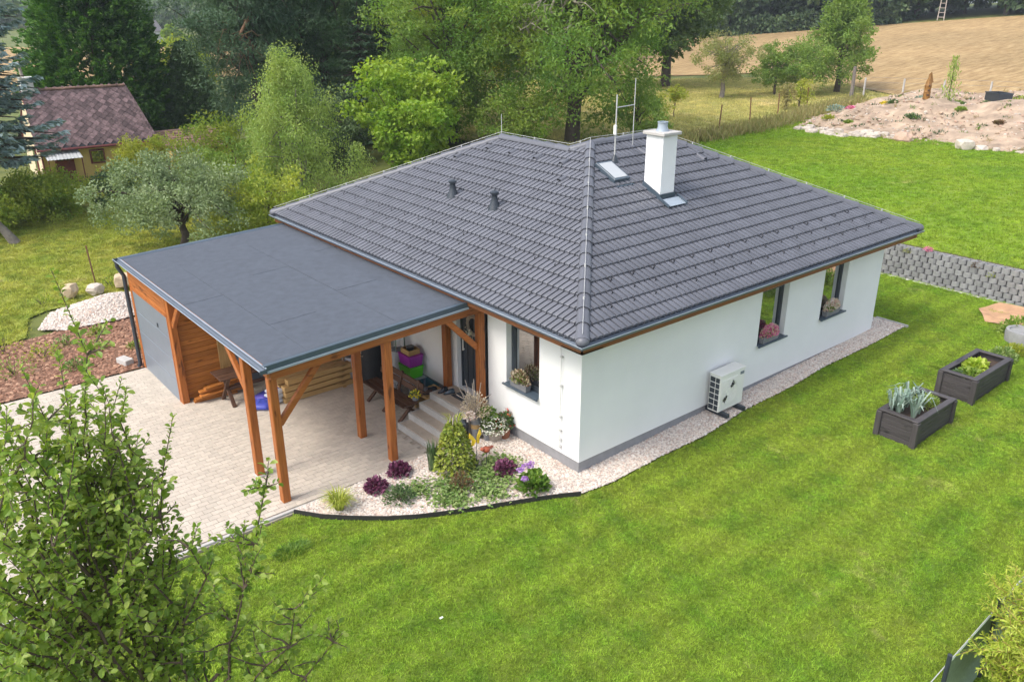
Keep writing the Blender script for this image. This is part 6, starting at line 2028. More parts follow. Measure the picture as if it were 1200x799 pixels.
# ground-covering creeper
n_ = 2600
cp_ = np.array([(-1.9, 1.2), (-2.2, 1.0), (-1.5, 1.0), (-1.2, 1.25), (-2.5, .95), (-1.75, .7), (-2.3, .72), (-1.3, .75), (-2.2, 1.35), (-1.6, 1.35), (-2.65, 1.55), (-1.0, 1.35), (-.85, 1.1), (-1.7, .45)])
q = cp_[RNG.integers(0, len(cp_), n_)] + RNG.normal(size=(n_, 2)) * .15
P = np.column_stack([q, grav_z(q[:, 0], q[:, 1]) + .05 + np.abs(RNG.normal(size=n_)) * .045])
o = foliage('creeper', P, rdir(n_) * [1, 1, .3], unit(rdir(n_) * .5 + [0, 0, 1]), .075 * RNG.uniform(.6, 1.3, n_), .055, LM['ivy'], None)
tag(o, 'green creeper spreading over the gravel round the obelisk climber', 'ground cover', kind='stuff')
dome_plant('russet_plant', 'russet leaved small shrub in front of the obelisk climber', (-2.05, 1.02, bz(-2.05, 1.02)), .24, .40, LM['rust'], 260, .06, rise=.8)
hy = dome_plant('hydrangea', 'bright green hydrangea with lilac flower heads at the front of the bed', (-1.05, .12, bz(-1.05, .12)), .33, .36, LM['hyd'], 330, .12, lw=.7, cat='hydrangea')
for (x, y, z) in ((-.17, .18, .40), (-.02, .2, .43), (.12, .2, .42), (-.22, -.02, .33), (.02, .12, .44)):
    P, d = dome(46, .07, .07, .06, z - .02, .1)
    P[:, 0] += x; P[:, 1] += y
    flower_bits('flower_head', P, .045, LM['lilac'], hy)
bf = thing('butterfly_ornament', 'yellow butterfly ornament on a stake right of the obelisk climber', 'ornament', (-1.38, 1.42, bz(-1.38, 1.42)))
MB().tube([(0, 0, 0), (0, 0, .78)], .006, 5).build('stake', M['darkmetal'], bf)
for s_ in (-1, 1):
    w2 = MB()
    pts_ = [(0, 0, .60), (.05 * s_, .03, .70), (.13 * s_, .05, .80), (.15 * s_, .03, .70), (.09 * s_, .02, .63), (.10 * s_, .03, .52), (.05 * s_, .02, .50)]
    w2.add([Vector(p) for p in pts_] + [Vector(p) + Vector((0, .008, 0)) for p in pts_], [tuple(range(7)), tuple(reversed(range(7, 14)))] + [(k, (k + 1) % 7, 7 + (k + 1) % 7, 7 + k) for k in range(7)])
    w2.build('wing', simple('yellow_paint', (.75, .52, .03), .5), bf)
bd = thing('bird_ornament', 'rust red bird ornament on a stake right of the obelisk climber', 'ornament', (-1.25, 1.28, bz(-1.25, 1.28)))
MB().tube([(0, 0, 0), (0, 0, .40)], .006, 5).build('stake', M['darkmetal'], bd)
MB().lathe((0, 0, .36), [(.01, 0), (.07, .03), (.085, .07), (.06, .11), (.02, .13)], 10).build('body', simple('red_paint', (.32, .07, .03), .5), bd, auto=60)
MB().tube([(-.05, 0, .44), (-.11, 0, .47), (-.15, 0, .46)], [.05, .04, .005], 8).build('head', simple('red_paint_b', (.32, .07, .03), .5), bd)
MB().tube([(.05, 0, .43), (.18, .02, .42)], [.045, .02], 6).build('tail', simple('red_paint_c', (.28, .06, .03), .5), bd)
rock('dark rough stone beside the lowest front step', -1.62, 2.44, bz(-1.62, 2.44) + .03, .14, .13, .12, M['soil'])

# ------------------------------------------------------------------ lantern, pots and flowers beside the steps
def gz(x, y): return bz(x, y) - .01
la = thing('lantern', 'black metal lantern with candles standing beside the steps', 'lantern', (-.98, 2.50, gz(-.98, 2.5)), .2)
MB().box((0, 0, .025), (.25, .25, .05), ch=.01).build('base', M['darkmetal'], la)
for sx in (-1, 1):
    for sy in (-1, 1): MB().box((sx * .11, sy * .11, .24), (.018, .018, .40)).build('bar', M['darkmetal'], la)
MB().lathe((0, 0, .44), [(.175, 0), (.16, .02), (.07, .14), (.05, .15), (.045, .2), (.0, .22)], 4).build('roof', M['darkmetal'], la)
MB().tube([(.04 * math.cos(k * .785), 0, .69 + .04 * math.sin(k * .785)) for k in range(9)], .006, 5).build('ring', M['darkmetal'], la)
for x, y, h_ in ((-.04, -.03, .16), (.04, .02, .22), (.03, -.05, .12)): MB().lathe((x, y, .05), [(.028, 0), (.028, h_)], 10, capt=True).build('candle', M['plaster'], la)
mg, tgl, bgl = mat_new('thin_glass'); bgl.inputs['Transmission Weight'].default_value = 1.0; bgl.inputs['Roughness'].default_value = .02; bgl.inputs['IOR'].default_value = 1.05
for sx in (-1, 1): MB().box((sx * .11, 0, .24), (.003, .2, .38)).build('pane', mg, la)
for sy in (-1, 1): MB().box((0, sy * .11, .24), (.2, .003, .38)).build('pane', mg, la)
M['potgrey'] = simple('grey_pot', (.20, .20, .21), .7, .12, 6)
ms = thing('milk_can', 'tall grey can with a tan band holding dried flowers beside the lantern', 'can', (-.68, 2.38, gz(-.68, 2.38)))
MB().lathe((0, 0, 0), [(.10, 0), (.105, .02), (.105, .40), (.075, .50), (.085, .56), (.07, .56), (.065, .5)], 16).build('can', M['potgrey'], ms, auto=40)
MB().lathe((0, 0, .26), [(.1075, 0), (.1075, .10)], 16, capb=False).build('band', M['plankx'], ms)
bq = thing('dried_bouquet', 'tall dried flower bouquet with pale sticks and pink blooms in the grey can', 'bouquet', (-.68, 2.38, gz(-.68, 2.38) + .52))
for k in range(16):
    a = RNG.uniform(0, 6.28); rr = RNG.uniform(.1, .45)
    MB().tube([(0, 0, 0), (rr * .5 * math.cos(a), rr * .5 * math.sin(a), .35), (rr * math.cos(a), rr * math.sin(a), RNG.uniform(.4, .85))], [.012, .010, .006], 5).build('stick', M['deadwood'], bq)
P, d = dome(420, .34, .34, .5, .05)
foliage('dried_flowers', P, d, rdir(420), .05, .04, LM['straw'], bq)
P, d = dome(90, .13, .13, .16, .02, .2); P[:, 0] -= .18; P[:, 1] -= .05
flower_bits('pink_bloom', P, .07, LM['pale'], bq)
P, d = dome(160, .22, .22, .26, -.05, .3); P[:, 0] += .22; P[:, 1] -= .12
foliage('green_leaves', P, d, rdir(160), .08, .05, LM['hyd'], bq)
for k, (x, y, h_, r_, lab) in enumerate(((-.55, 2.16, .24, .09, 'small grey metal pot right of the tall grey can'), (-1.22, 2.56, .12, .07, 'small black pot left of the lantern'))):
    pt = thing('pot', lab, 'pot', (x, y, gz(x, y)))
    MB().lathe((0, 0, 0), [(r_ * .8, 0), (r_, h_), (r_ * .85, h_), (r_ * .8, h_ * .8), (.005, h_ * .78)], 14).build('pot', M['potgrey'] if k == 0 else M['darkmetal'], pt, auto=40)
wp = thing('flower_pot', 'wicker pot overflowing with white flowers by the house wall', 'flower pot', (-.38, 2.16, gz(-.38, 2.16)))
MB().lathe((0, 0, 0), [(.17, 0), (.22, .26), (.19, .27), (.18, .22), (.01, .21)], 16).build('pot', M['deadwood'], wp, auto=40)
P, d = dome(420, .32, .32, .27, .24, .25)
foliage('leaves', P, d, unit(d + rdir(420) * .5), .06, .035, LM['hyd'], wp)
P, d = dome(420, .345, .345, .31, .24, .06)
flower_bits('flowers', P, .042, LM['white'], wp)
gp_ = thing('flower_pot', 'geranium pot with dark red flowers between white flowers and wall', 'flower pot', (-.16, 2.06, gz(-.16, 2.06)))
MB().lathe((0, 0, 0), [(.10, 0), (.13, .30), (.11, .31), (.01, .26)], 14).build('pot', simple('terracotta', (.32, .13, .07), .8), gp_, auto=40)
P, d = dome(260, .22, .20, .34, .26)
foliage('leaves', P, d, unit(d + rdir(260) * .5), .085, .07, LM['shrub'], gp_)
P, d = dome(40, .24, .22, .40, .26, .05)
flower_bits('flowers', P, .05, LM['redp'], gp_)

# ------------------------------------------------------------------ window boxes
def window_box(label, x, y, z, along, L, mt, leafm):
    t = thing('flower_box', label, 'flower box', (x, y, z), 0 if along == 'x' else math.pi / 2)
    b = MB(); b.add([(-L / 2 + .02, -.055, 0), (L / 2 - .02, -.055, 0), (L / 2 - .02, .055, 0), (-L / 2 + .02, .055, 0), (-L / 2, -.075, .15), (L / 2, -.075, .15), (L / 2, .075, .15), (-L / 2, .075, .15), (-L / 2 + .02, -.055, .14), (L / 2 - .02, -.055, .14), (L / 2 - .02, .055, .14), (-L / 2 + .02, .055, .14)],
                    [(3, 2, 1, 0), (0, 1, 5, 4), (1, 2, 6, 5), (2, 3, 7, 6), (3, 0, 4, 7), (4, 5, 9, 8), (5, 6, 10, 9), (6, 7, 11, 10), (7, 4, 8, 11), (8, 9, 10, 11)])
    b.build('box', M['potgrey'], t)
    P, d = dome(200, L / 2, .11, .20, .12, .5)
    foliage('leaves', P, unit(d + [0, 0, 1.2]), rdir(200), .06, .03, LM[leafm], t)
    for m_, nm in mt:
        P, d = dome(170, L / 2 + .03, .13, .27, .14, .15)
        foliage(nm, P, unit(d + [0, 0, 1.5]), rdir(170), .06, .045, LM[m_], t)
    return t


window_box('grey flower box of cream and russet heather on the front window sill', .0, 1.75, 1.38, 'y', .52, [('cream', 'flowers'), ('rust', 'russet_flowers')], 'herb')
window_box('grey flower box of magenta flowers on the left long-wall window sill', 6.0, .0, 1.40, 'x', .62, [('pink', 'flowers'), ('pink', 'flowers'), ('cream', 'pale_flowers')], 'herb')
window_box('grey flower box of pale pink heather on the right long-wall window sill', 8.62, .0, 1.42, 'x', .62, [('pale', 'flowers'), ('cream', 'pale_flowers')], 'herb')

# ------------------------------------------------------------------ door wreath, mat, shoes
wr = thing('wreath', 'round grey twig wreath with white flowers hanging on the front door', 'wreath', (.09, 3.42, 2.22))
rg = MB()
for k in range(9):
    ph = RNG.uniform(0, 6)
    rg.tube([(RNG.normal() * .008, (.21 + .035 * math.sin(3 * q * .3927 + ph)) * math.cos(q * .3927), (.21 + .035 * math.sin(3 * q * .3927 + ph)) * math.sin(q * .3927)) for q in range(17)], .016, 5, cap=False)
rg.build('ring', M['deadwood'], wr)
P = np.column_stack([np.full(60, -.03) + RNG.normal(size=60) * .02, .12 + RNG.normal(size=60) * .06, -.20 + RNG.normal(size=60) * .05])
flower_bits('flowers', P, .05, LM['white'], wr)
mat_o = MB().box((0, 0, .009), (.34, .62, .018), ch=.004).build('door_mat', M['darkmetal']); mat_o.location = (-.22, 3.34, .625)
tag(mat_o, 'dark door mat on the top step', 'door mat')
def shoe(label, x, y, z, rz_, mt):
    t = thing('shoe', label, 'shoe', (x, y, z), rz_)
    MB().prism([(-.13, -.04), (-.10, -.045), (.05, -.045), (.12, -.03), (.14, 0), (.12, .03), (.05, .045), (-.10, .045), (-.13, .04)], 0, .025).build('sole', M['underlay'], t)
    u = MB(); u.add([(-.12, -.038, .025), (.04, -.042, .025), (.13, 0, .025), (.04, .042, .025), (-.12, .038, .025), (-.11, -.03, .10), (-.02, -.028, .095), (.10, 0, .045), (-.02, .028, .095), (-.11, .03, .10)],
                   [(0, 1, 6, 5), (1, 2, 7, 6), (2, 3, 8, 7), (3, 4, 9, 8), (4, 0, 5, 9), (6, 7, 8)])
    u.build('upper', mt, t)
shoe('dark shoe on the top step nearer the door', -.36, 3.76, .622, 2.9, M['flash'])
shoe('dark shoe on the top step farther from the door', -.42, 3.92, .622, 3.2, M['darkmetal'])

# ------------------------------------------------------------------ things stored under the carport
tb_ = thing('table', 'dark brown wooden table with crossed legs beside the boarded garage wall', 'table', (-3.35, 7.62, .035))
for k in range(4): MB().box((.0, -.25 + .165 * k, .735), (1.55, .155, .035), ch=.006, a=random.random()).build('top_board', M['brownx'], tb_)
for sx in (-.55, .55):
    for s_ in (-1, 1): MB().beam((sx + .02 * s_, -.30 * s_, .0), (sx + .02 * s_, .26 * s_, .72), .05, .09, up=(1, 0, 0)).build('leg', M['browny'], tb_)
MB().beam((-.55, 0, .36), (.55, 0, .36), .05, .08).build('stretcher', M['brownx'], tb_)
M['bag'] = simple('white_blue_bag', (.55, .58, .64), .5, .1, 4)
def bag(label, x, y, z, rz_, mt, sx=.55, sy=.36, sz=.13):
    t = thing('bag', label, 'bag', (x, y, z), rz_)
    bm = bmesh.new(); bmesh.ops.create_cube(bm, size=1); bmesh.ops.subdivide_edges(bm, edges=bm.edges[:], cuts=3, use_grid_fill=True)
    for v in bm.verts:
        c = v.co; k = 1 - .55 * (max(abs(c.x), abs(c.y)) * 2) ** 4
        v.co = Vector((c.x * sx, c.y * sy, (c.z * (k if k > .2 else .2) + .0) * sz + sz / 2)) + Vector((0, 0, RNG.normal() * .004))
    me = bpy.data.meshes.new('sack'); bm.to_mesh(me); bm.free(); me.materials.append(mt); me.polygons.foreach_set('use_smooth', [True] * len(me.polygons))
    link(bpy.data.objects.new('sack', me), t)
    MB().box((0, 0, sz * .96), (sx * .42, sy * .5, .012), ch=.003).build('printed_panel', simple('blue_print', (.04, .06, .34), .5), t)
for k in range(3): bag(['lowest white bag of the stack in front of the table', 'middle white bag of the stack in front of the table', 'topmost white and blue bag of the stack in front of the table'][k], -2.95 + .02 * k, 7.02, .035 + .12 * k, .2 + .1 * k, M['bag'])
bag('blue and white bag lying on the paving nearest the table leg', -3.35, 6.95, .035, .9, simple('blue_bag', (.06, .08, .42), .5), .5, .36, .14)
bag('purple-blue bag leaning behind the nearest blue bag', -3.15, 7.3, .035, .4, simple('violet_bag', (.10, .08, .40), .5), .5, .36, .16)
for k in range(5):
    o = MB().box((0, 0, 0), (1.0 + .1 * (k % 2), .13, .045), ch=.005, a=random.random()).build('plank', M['boardx'])
    o.location = (-4.02 + .06 * k, 8.12 - .05 * (k % 3), .065 + .075 * k); o.rotation_euler = (0, 0, .05 * (k - 2))
    tag(o, 'orange planks stacked at the foot of the boarded garage wall', 'plank', 'planks stacked by the garage wall')
# stack of pale timber
for ly in range(4):
    for k in range(4):
        o = MB().box((0, 0, 0), (1.75 + RNG.uniform(-.12, .12), .17, .12), ch=.008, a=random.random()).build('timber', M['plankx'])
        o.location = (-2.05 + RNG.uniform(-.07, .07), 6.80 + .19 * k, .10 + .145 * ly); o.rotation_euler = (0, 0, RNG.normal() * .015)
        tag(o, 'pale timber beams in the stack on the carport floor', 'timber', 'pale timber stacked under the carport')
for k, xx in enumerate((-2.7, -1.4)):
    o = MB().box((0, 0, 0), (.08, .85, .05)).build('bearer', M['planky']); o.location = (xx, 7.08, .06 - .03)
    tag(o, ['bearer under the left end of the timber stack', 'bearer under the right end of the timber stack'][k], 'bearer')
# wooden stool with blue cover, white sack
wt = thing('wooden_trestle', 'raw wooden trestle right of the timber stack', 'trestle', (-1.02, 7.55, .035))
for sx in (-.2, .2):
    for s_ in (-1, 1): MB().beam((sx, .22 * s_, 0), (sx, .05 * s_, .85), .05, .05, up=(1, 0, 0)).build('leg', M['plankz'], wt)
MB().box((0, 0, .87), (.62, .18, .05), ch=.006).build('top', M['plankx'], wt)
bl = thing('bucket', 'dark blue tub standing on the wooden trestle', 'tub', (-1.02, 7.55, .93))
MB().lathe((0, 0, 0), [(.13, 0), (.17, .26), (.18, .27), (.155, .27), (.14, .05), (.005, .04)], 16).build('tub', simple('blue_plastic', (.03, .06, .28), .4), bl, auto=40)
sk_ = thing('sack', 'white woven sack standing on the carport floor', 'sack', (-.98, 7.02, .035))
MB().lathe((0, 0, 0), [(.17, 0), (.22, .06), (.23, .25), (.20, .45), (.16, .54), (.19, .60), (.10, .57)], 12).build('sack', simple('white_woven', (.55, .54, .55), .8, .15, 12, .6, 40), sk_, auto=60)
# covered grill
cg = thing('covered_grill', 'tall black cover with pale flower print behind the bench', 'covered grill', (-.62, 6.75, .035))
MB().lathe((0, 0, 0), [(.34, 0), (.33, .3), (.36, .7), (.38, .95), (.30, 1.2), (.16, 1.34), (.01, 1.38)], 12).build('cover', simple('black_cover', (.018, .02, .022), .6, .2, 4, .5, 14), cg, auto=50)
for (a_, z_) in ((3.6, .75), (4.1, 1.0), (3.2, 1.05)):
    P = np.column_stack([.39 * math.cos(a_) + RNG.normal(size=14) * .03, .39 * math.sin(a_) + RNG.normal(size=14) * .03, z_ + RNG.normal(size=14) * .05])
    flower_bits('printed_flower', P, .05, LM['straw'], cg)
fc_ = thing('barrel', 'pale grey upright drum beside the stacked boxes', 'drum', (-.28, 5.98, .035))
MB().lathe((0, 0, 0), [(.16, 0), (.17, .02), (.17, .86), (.18, .88), (.17, .9), (.01, .9)], 18).build('drum', simple('pale_grey_drum', (.42, .43, .44), .5), fc_, auto=40)
lg = thing('lantern', 'green glazed box lantern standing on the pale grey drum', 'lantern', (-.28, 5.98, .94))
for sx in (-1, 1):
    for sy in (-1, 1): MB().box((sx * .12, sy * .12, .2), (.025, .025, .40)).build('bar', simple('green_frame', (.16, .22, .18), .5), lg)
MB().box((0, 0, .41), (.30, .30, .035), ch=.008).build('roof', M['garage'], lg); MB().box((0, 0, .02), (.28, .28, .035), ch=.008).build('base', M['garage'], lg)
MB().box((0, 0, .2), (.10, .10, .22)).build('candle', M['plaster'], lg)
# storage shelf with boxes
cbn = thing('low_table', 'low grey table under the green and purple boxes', 'table', (-.30, 5.42, .035))
MB().box((0, 0, .42), (.50, .62, .03), ch=.006).build('top', M['gutterlip'], cbn)
for sx in (-.2, .2):
    for sy in (-.26, .26): MB().box((sx, sy, .20), (.04, .04, .40)).build('leg', M['garage'], cbn)
def tub_box(label, x, y, z, col, s=1.0):
    t = thing('storage_box', label, 'storage box', (x, y, z))
    m_ = simple(label.split()[0] + '_plastic', col, .35, .06, 5)
    b = MB(); w, d, h_ = .19 * s, .25 * s, .28
    b.add([(-w * .85, -d * .88, 0), (w * .85, -d * .88, 0), (w * .85, d * .88, 0), (-w * .85, d * .88, 0), (-w, -d, h_), (w, -d, h_), (w, d, h_), (-w, d, h_)], [(3, 2, 1, 0), (0, 1, 5, 4), (1, 2, 6, 5), (2, 3, 7, 6), (3, 0, 4, 7), (4, 5, 6, 7)])
    b.build('box', m_, t)
    MB().box((0, 0, h_ - .02), (w * 2.08, d * 2.08, .03), ch=.006).build('rim', m_, t)
tub_box('green plastic storage box at the bottom of the stack', -.28, 5.42, .472, (.10, .52, .02))
tub_box('purple plastic storage box on top of the green one', -.28, 5.42, .756, (.26, .02, .28))
bsk = thing('tray', 'brown wooden tray of odds and ends on the purple box', 'tray', (-.28, 5.42, 1.04))
for (c_, d_) in (((0, -.17, .06), (.30, .02, .12)), ((0, .17, .06), (.30, .02, .12)), ((-.14, 0, .06), (.02, .32, .118)), ((.14, 0, .06), (.02, .32, .118)), ((0, 0, .012), (.28, .32, .02))): MB().box(c_, d_).build('side', M['plankx'], bsk)
MB().lathe((.02, .03, .03), [(.08, 0), (.10, .12), (.01, .12)], 10).build('contents', M['darkmetal'], bsk)
tt_ = thing('crate', 'teal plastic crate on the floor beside the house wall', 'crate', (-.22, 4.92, .16))
for (c_, d_) in (((0, -.28, .14), (.36, .02, .28)), ((0, .28, .14), (.36, .02, .28)), ((-.17, 0, .14), (.02, .54, .278)), ((.17, 0, .14), (.02, .54, .278)), ((0, 0, .012), (.34, .54, .02))): MB().box(c_, d_).build('side', simple('teal_plastic', (.05, .17, .20), .4), tt_)
stp_ = MB().box((0, 0, .06), (.42, .66, .12)).build('wooden_block', M['planky']); stp_.location = (-.22, 4.92, .035); tag(stp_, 'low wooden block under the teal crate', 'block')
pl = thing('pallet', 'yellowish slatted pallet lying beside the house wall left of the steps', 'pallet', (-.42, 4.42, .035))
for k in range(6): MB().box((-.25 + .1 * k, 0, .40), (.075, .56, .025), ch=.004, a=random.random()).build('slat', M['planky'], pl)
for yy in (-.24, .24): MB().box((0, yy, .19), (.56, .06, .38), ch=.004).build('rail', M['plankx'], pl)
shoe('black boot on the slatted pallet', -.36, 4.45, .45, 2.0, M['darkmetal']); shoe('brown shoe on the slatted pallet', -.55, 4.35, .45, 2.6, M['brownx']); shoe('grey trainer on the slatted pallet', -.5, 4.58, .45, 1.6, M['potgrey'])
# dark brown garden bench with back
bn = thing('garden_bench', 'dark brown wooden garden bench with a high back facing away from the house', 'bench', (-1.08, 4.95, .035))
for k in range(3): MB().box((-.24 + .14 * k, 0, .43), (.125, 1.75, .035), ch=.006, a=random.random()).build('seat_board', M['browny'], bn)
for k in range(2): MB().box((.22 + .03 * k, 0, .62 + .15 * k), (.03, 1.75, .13), Matrix.Rotation(.18, 3, 'Y'), ch=.006, a=random.random()).build('back_board', M['browny'], bn)
for yy in (-.68, 0, .68):
    MB().beam((-.30, yy, 0), (.18, yy, .42), .05, .09, up=(0, 1, 0)).build('leg', M['brownz'], bn)
    MB().beam((.30, yy, 0), (-.22, yy, .42), .05, .09, up=(0, 1, 0)).build('leg', M['brownz'], bn)
    MB().beam((.14, yy, .40), (.27, yy, .86), .05, .08, up=(0, 1, 0)).build('back_post', M['brownz'], bn)
yf = thing('flower_pot', 'small pot of yellow flowers at the near end of the brown bench', 'flower pot', (-1.02, 4.02, .47))
yf.location = (-.95, 4.22, .48)
MB().lathe((0, 0, 0), [(.07, 0), (.09, .11), (.01, .10)], 12).build('pot', M['potgrey'], yf)
P, d = dome(110, .14, .14, .13, .10, .2); foliage('leaves', P, d, rdir(110), .05, .03, LM['hyd'], yf)
P, d = dome(80, .15, .15, .15, .10, .08); flower_bits('flowers', P, .045, LM['yellow'], yf)
for k, (x, y, lab) in enumerate(((-.72, 5.5, 'white plastic bottle behind the brown bench'), (-.70, 5.36, 'grey plastic canister behind the brown bench'))):
    t = thing('canister', lab, 'canister', (x, y, .035)); MB().lathe((0, 0, 0), [(.08, 0), (.085, .2), (.04, .27), (.03, .32), (.0, .32)], 12).build('body', M['bag'] if k == 0 else M['potgrey'], t, auto=40)
o = MB().box((0, 0, .006), (.055, .03, .010)).build('leaf_litter', M['plaster']); o.location = (-4.29, -1.53, .10); tag(o, 'small white scrap lying on the front lawn', 'scrap')
tf = blades('grass_clump', (-5.25, 1.5, -.02), 'dark green taller grass clump in the lawn near the front post', 420, .13, .75, .006, LM['hyd'], lean=.6, cat='grass clump')
tf.scale = (1.3, .7, 1)
#==FOREGROUND==
# ------------------------------------------------------------------ fence and golden willow at the bottom right
fe = thing('screen_fence', 'green screen fence with dark posts along the lawn at the bottom right', 'fence', (-1.6, -7.25, .1), .03)
M['screen'] = simple('green_screen_mesh', (.22, .29, .20), .8, .12, 20, .4, 120)
for k in range(9):
    MB().tube([(k * 1.5 + .7, 0, -.3), (k * 1.5 + .7, 0, 1.38)], .028, 8).build('post', M['darkmetal'], fe)
    MB().box((k * 1.5 + 1.45, .02, .62), (1.44, .012, 1.10)).build('screen_panel', M['screen'], fe)
for zz_ in (.1, .62, 1.16): MB().tube([(-.2, .035, zz_), (13, .035, zz_)], .006, 5).build('wire', M['zinc'], fe)


def leaf_mesh(mat, L=.07, W_=.04, name='leaf'):
    mb = MB()
    ys = [(-.5, .03), (-.2, .42), (.12, .5), (.36, .26), (.5, .0)]
    vs, fs = [], []
    for (t_, w_) in ys:
        z_ = -.22 * (t_ + .1) ** 2 * L
        vs += [(-w_ * W_, t_ * L, z_ + w_ * W_ * .45), (0, t_ * L, z_), (w_ * W_, t_ * L, z_ + w_ * W_ * .45)]
    for k in range(4):
        fs += [(3 * k, 3 * k + 1, 3 * k + 4, 3 * k + 3), (3 * k + 1, 3 * k + 2, 3 * k + 5, 3 * k + 4)]
    return mb.add(vs, fs)


def leafy_tree(root, stems, lm, mat, sizes, nobj, name='leaf'):
    """stems: list of polylines with leaves set along them; nearest leaves become objects"""
    LV = np.array([tuple(v) for v in lm.v]); LF = np.array(lm.f)
    Ms = []
    for (pts, dens, l0) in stems:
        pts = np.array([tuple(p) for p in pts]); seg = np.linalg.norm(np.diff(pts, axis=0), axis=1); tot = seg.sum(); cs = np.concatenate([[0], np.cumsum(seg)])
        n = int(tot * dens); ang = RNG.uniform(0, 6.28)
        for q in range(n):
            d = tot * (l0 + (1 - l0) * (q + RNG.random()) / n); i = min(np.searchsorted(cs, d) - 1, len(seg) - 1); i = max(i, 0)
            p = pts[i] + (pts[i + 1] - pts[i]) * (d - cs[i]) / max(seg[i], 1e-6)
            t = (pts[i + 1] - pts[i]) / max(seg[i], 1e-6)
            ang += 2.4
            x = np.cross(t, [0, 0, 1.0]); x = x / max(np.linalg.norm(x), 1e-3) if np.linalg.norm(x) > .05 else np.array([1.0, 0, 0]); y_ = np.cross(t, x)
            out = x * math.cos(ang) + y_ * math.sin(ang)
            ax = out * .8 + t * .65 + RNG.normal(size=3) * .3 + np.array([0, 0, -.12]); ax /= np.linalg.norm(ax)
            nn_ = np.array([0, 0, 1.0]) + RNG.normal(size=3) * .45; bx = np.cross(ax, nn_); bx /= np.linalg.norm(bx); nz = np.cross(bx, ax)
            s_ = RNG.uniform(*sizes) * (1.0 if d / tot < .9 else .75)
            pos = p + ax * s_ * lm.L * .62
            Ms.append((np.column_stack([bx * s_, ax * s_, nz * s_]), pos))
    dist_ = np.array([np.linalg.norm(m_[1] + np.array(root.location) - np.array(CAM)) for m_ in Ms])
    vis_ = np.array([max(0, (np.array(_f) @ (m_[1] + np.array(root.location) - np.array(CAM)))) for m_ in Ms])
    # only leaves inside the view count as nearest
    rel = np.array([m_[1] for m_ in Ms]) + np.array(root.location) - np.array(CAM)
    sx_ = rel @ np.array(_r2) / np.maximum(vis_, .1); sy_ = rel @ np.array(_u2) / np.maximum(vis_, .1)
    inside = (np.abs(sx_) < .60) & (np.abs(sy_) < .40) & (vis_ > .5)
    order = np.argsort(np.where(inside, dist_, dist_ + 100))
    me = lm.mesh(name, mat)
    for k in order[:nobj]:
        A_, p = Ms[k]
        o = bpy.data.objects.new(name, me); link(o, root)
        o.matrix_basis = Matrix(((A_[0, 0], A_[0, 1], A_[0, 2], p[0]), (A_[1, 0], A_[1, 1], A_[1, 2], p[1]), (A_[2, 0], A_[2, 1], A_[2, 2], p[2]), (0, 0, 0, 1)))
    rest_ = order[nobj:]
    AA = np.array([Ms[k][0] for k in rest_]); PP = np.array([Ms[k][1] for k in rest_])
    V = (np.einsum('nij,vj->nvi', AA, LV) + PP[:, None, :]).reshape(-1, 3)
    F = (LF[None] + (np.arange(len(rest_)) * len(LV))[:, None, None]).reshape(-1, 4)
    o = link(bpy.data.objects.new('leaves', np_mesh('leaves', V, F, mat, np.repeat(RNG.random(len(rest_)), len(LF)))), root)
    tag(o, kind='stuff')
    return len(Ms)


def stem_line(p0, p1, n=6, wob=.04, sag=.08):
    p0, p1 = np.array(p0, float), np.array(p1, float); L_ = np.linalg.norm(p1 - p0)
    out = []
    for k in range(n + 1):
        t = k / n
        p = p0 + (p1 - p0) * t + np.array([0, 0, -sag * L_ * math.sin(math.pi * t)])
        if 0 < k: p = p + RNG.normal(size=3) * wob * L_ * .3
        out.append(p)
    return out


ap_ = thing('apple_tree', 'near young apple tree with glossy leaves filling the lower left corner', 'tree', (-8.75, -3.55, 0.0))
RT = np.array([-8.75, -3.55, 0.0])
bm_ = MB()
bm_.tube([(0, 0, -.1), (.03, .02, .8), (-.02, .03, 1.6), (.0, .0, 2.5)], [.085, .07, .06, .05], 9)
stems = []
# leaders seen against the paving and lawn: (from, to)
lead = [((-8.75, -3.3, 2.3), (-8.66, -2.95, 6.62)), ((-8.8, -3.3, 2.6), (-8.62, -2.7, 5.95)), ((-8.7, -3.5, 2.4), (-8.30, -3.40, 5.93)), ((-8.6, -3.5, 2.5), (-8.03, -3.50, 5.46)),
        ((-8.5, -3.7, 2.5), (-7.55, -4.15, 5.15)), ((-8.5, -3.8, 2.4), (-7.75, -4.3, 4.85)), ((-8.6, -3.8, 2.2), (-7.45, -4.55, 4.3)), ((-8.5, -3.8, 2.0), (-7.14, -4.38, 3.50)), ((-8.9, -3.4, 2.4), (-8.95, -3.1, 6.1)), ((-9.1, -3.2, 2.6), (-9.35, -2.7, 6.3)), ((-9.1, -3.2, 2.6), (-9.2, -2.5, 6.0)), ((-9.2, -3.3, 2.6), (-9.6, -3.0, 5.6)),
        ((-8.9, -3.4, 2.4), (-9.15, -3.2, 5.9)), ((-8.9, -3.6, 2.4), (-9.0, -3.8, 5.7)), ((-8.7, -3.5, 2.4), (-8.5, -3.9, 5.2)), ((-8.7, -3.6, 2.3), (-8.2, -4.1, 5.0)), ((-8.7, -3.4, 2.5), (-8.45, -3.0, 5.75)), ((-8.6, -3.7, 2.2), (-7.35, -4.25, 3.75))]
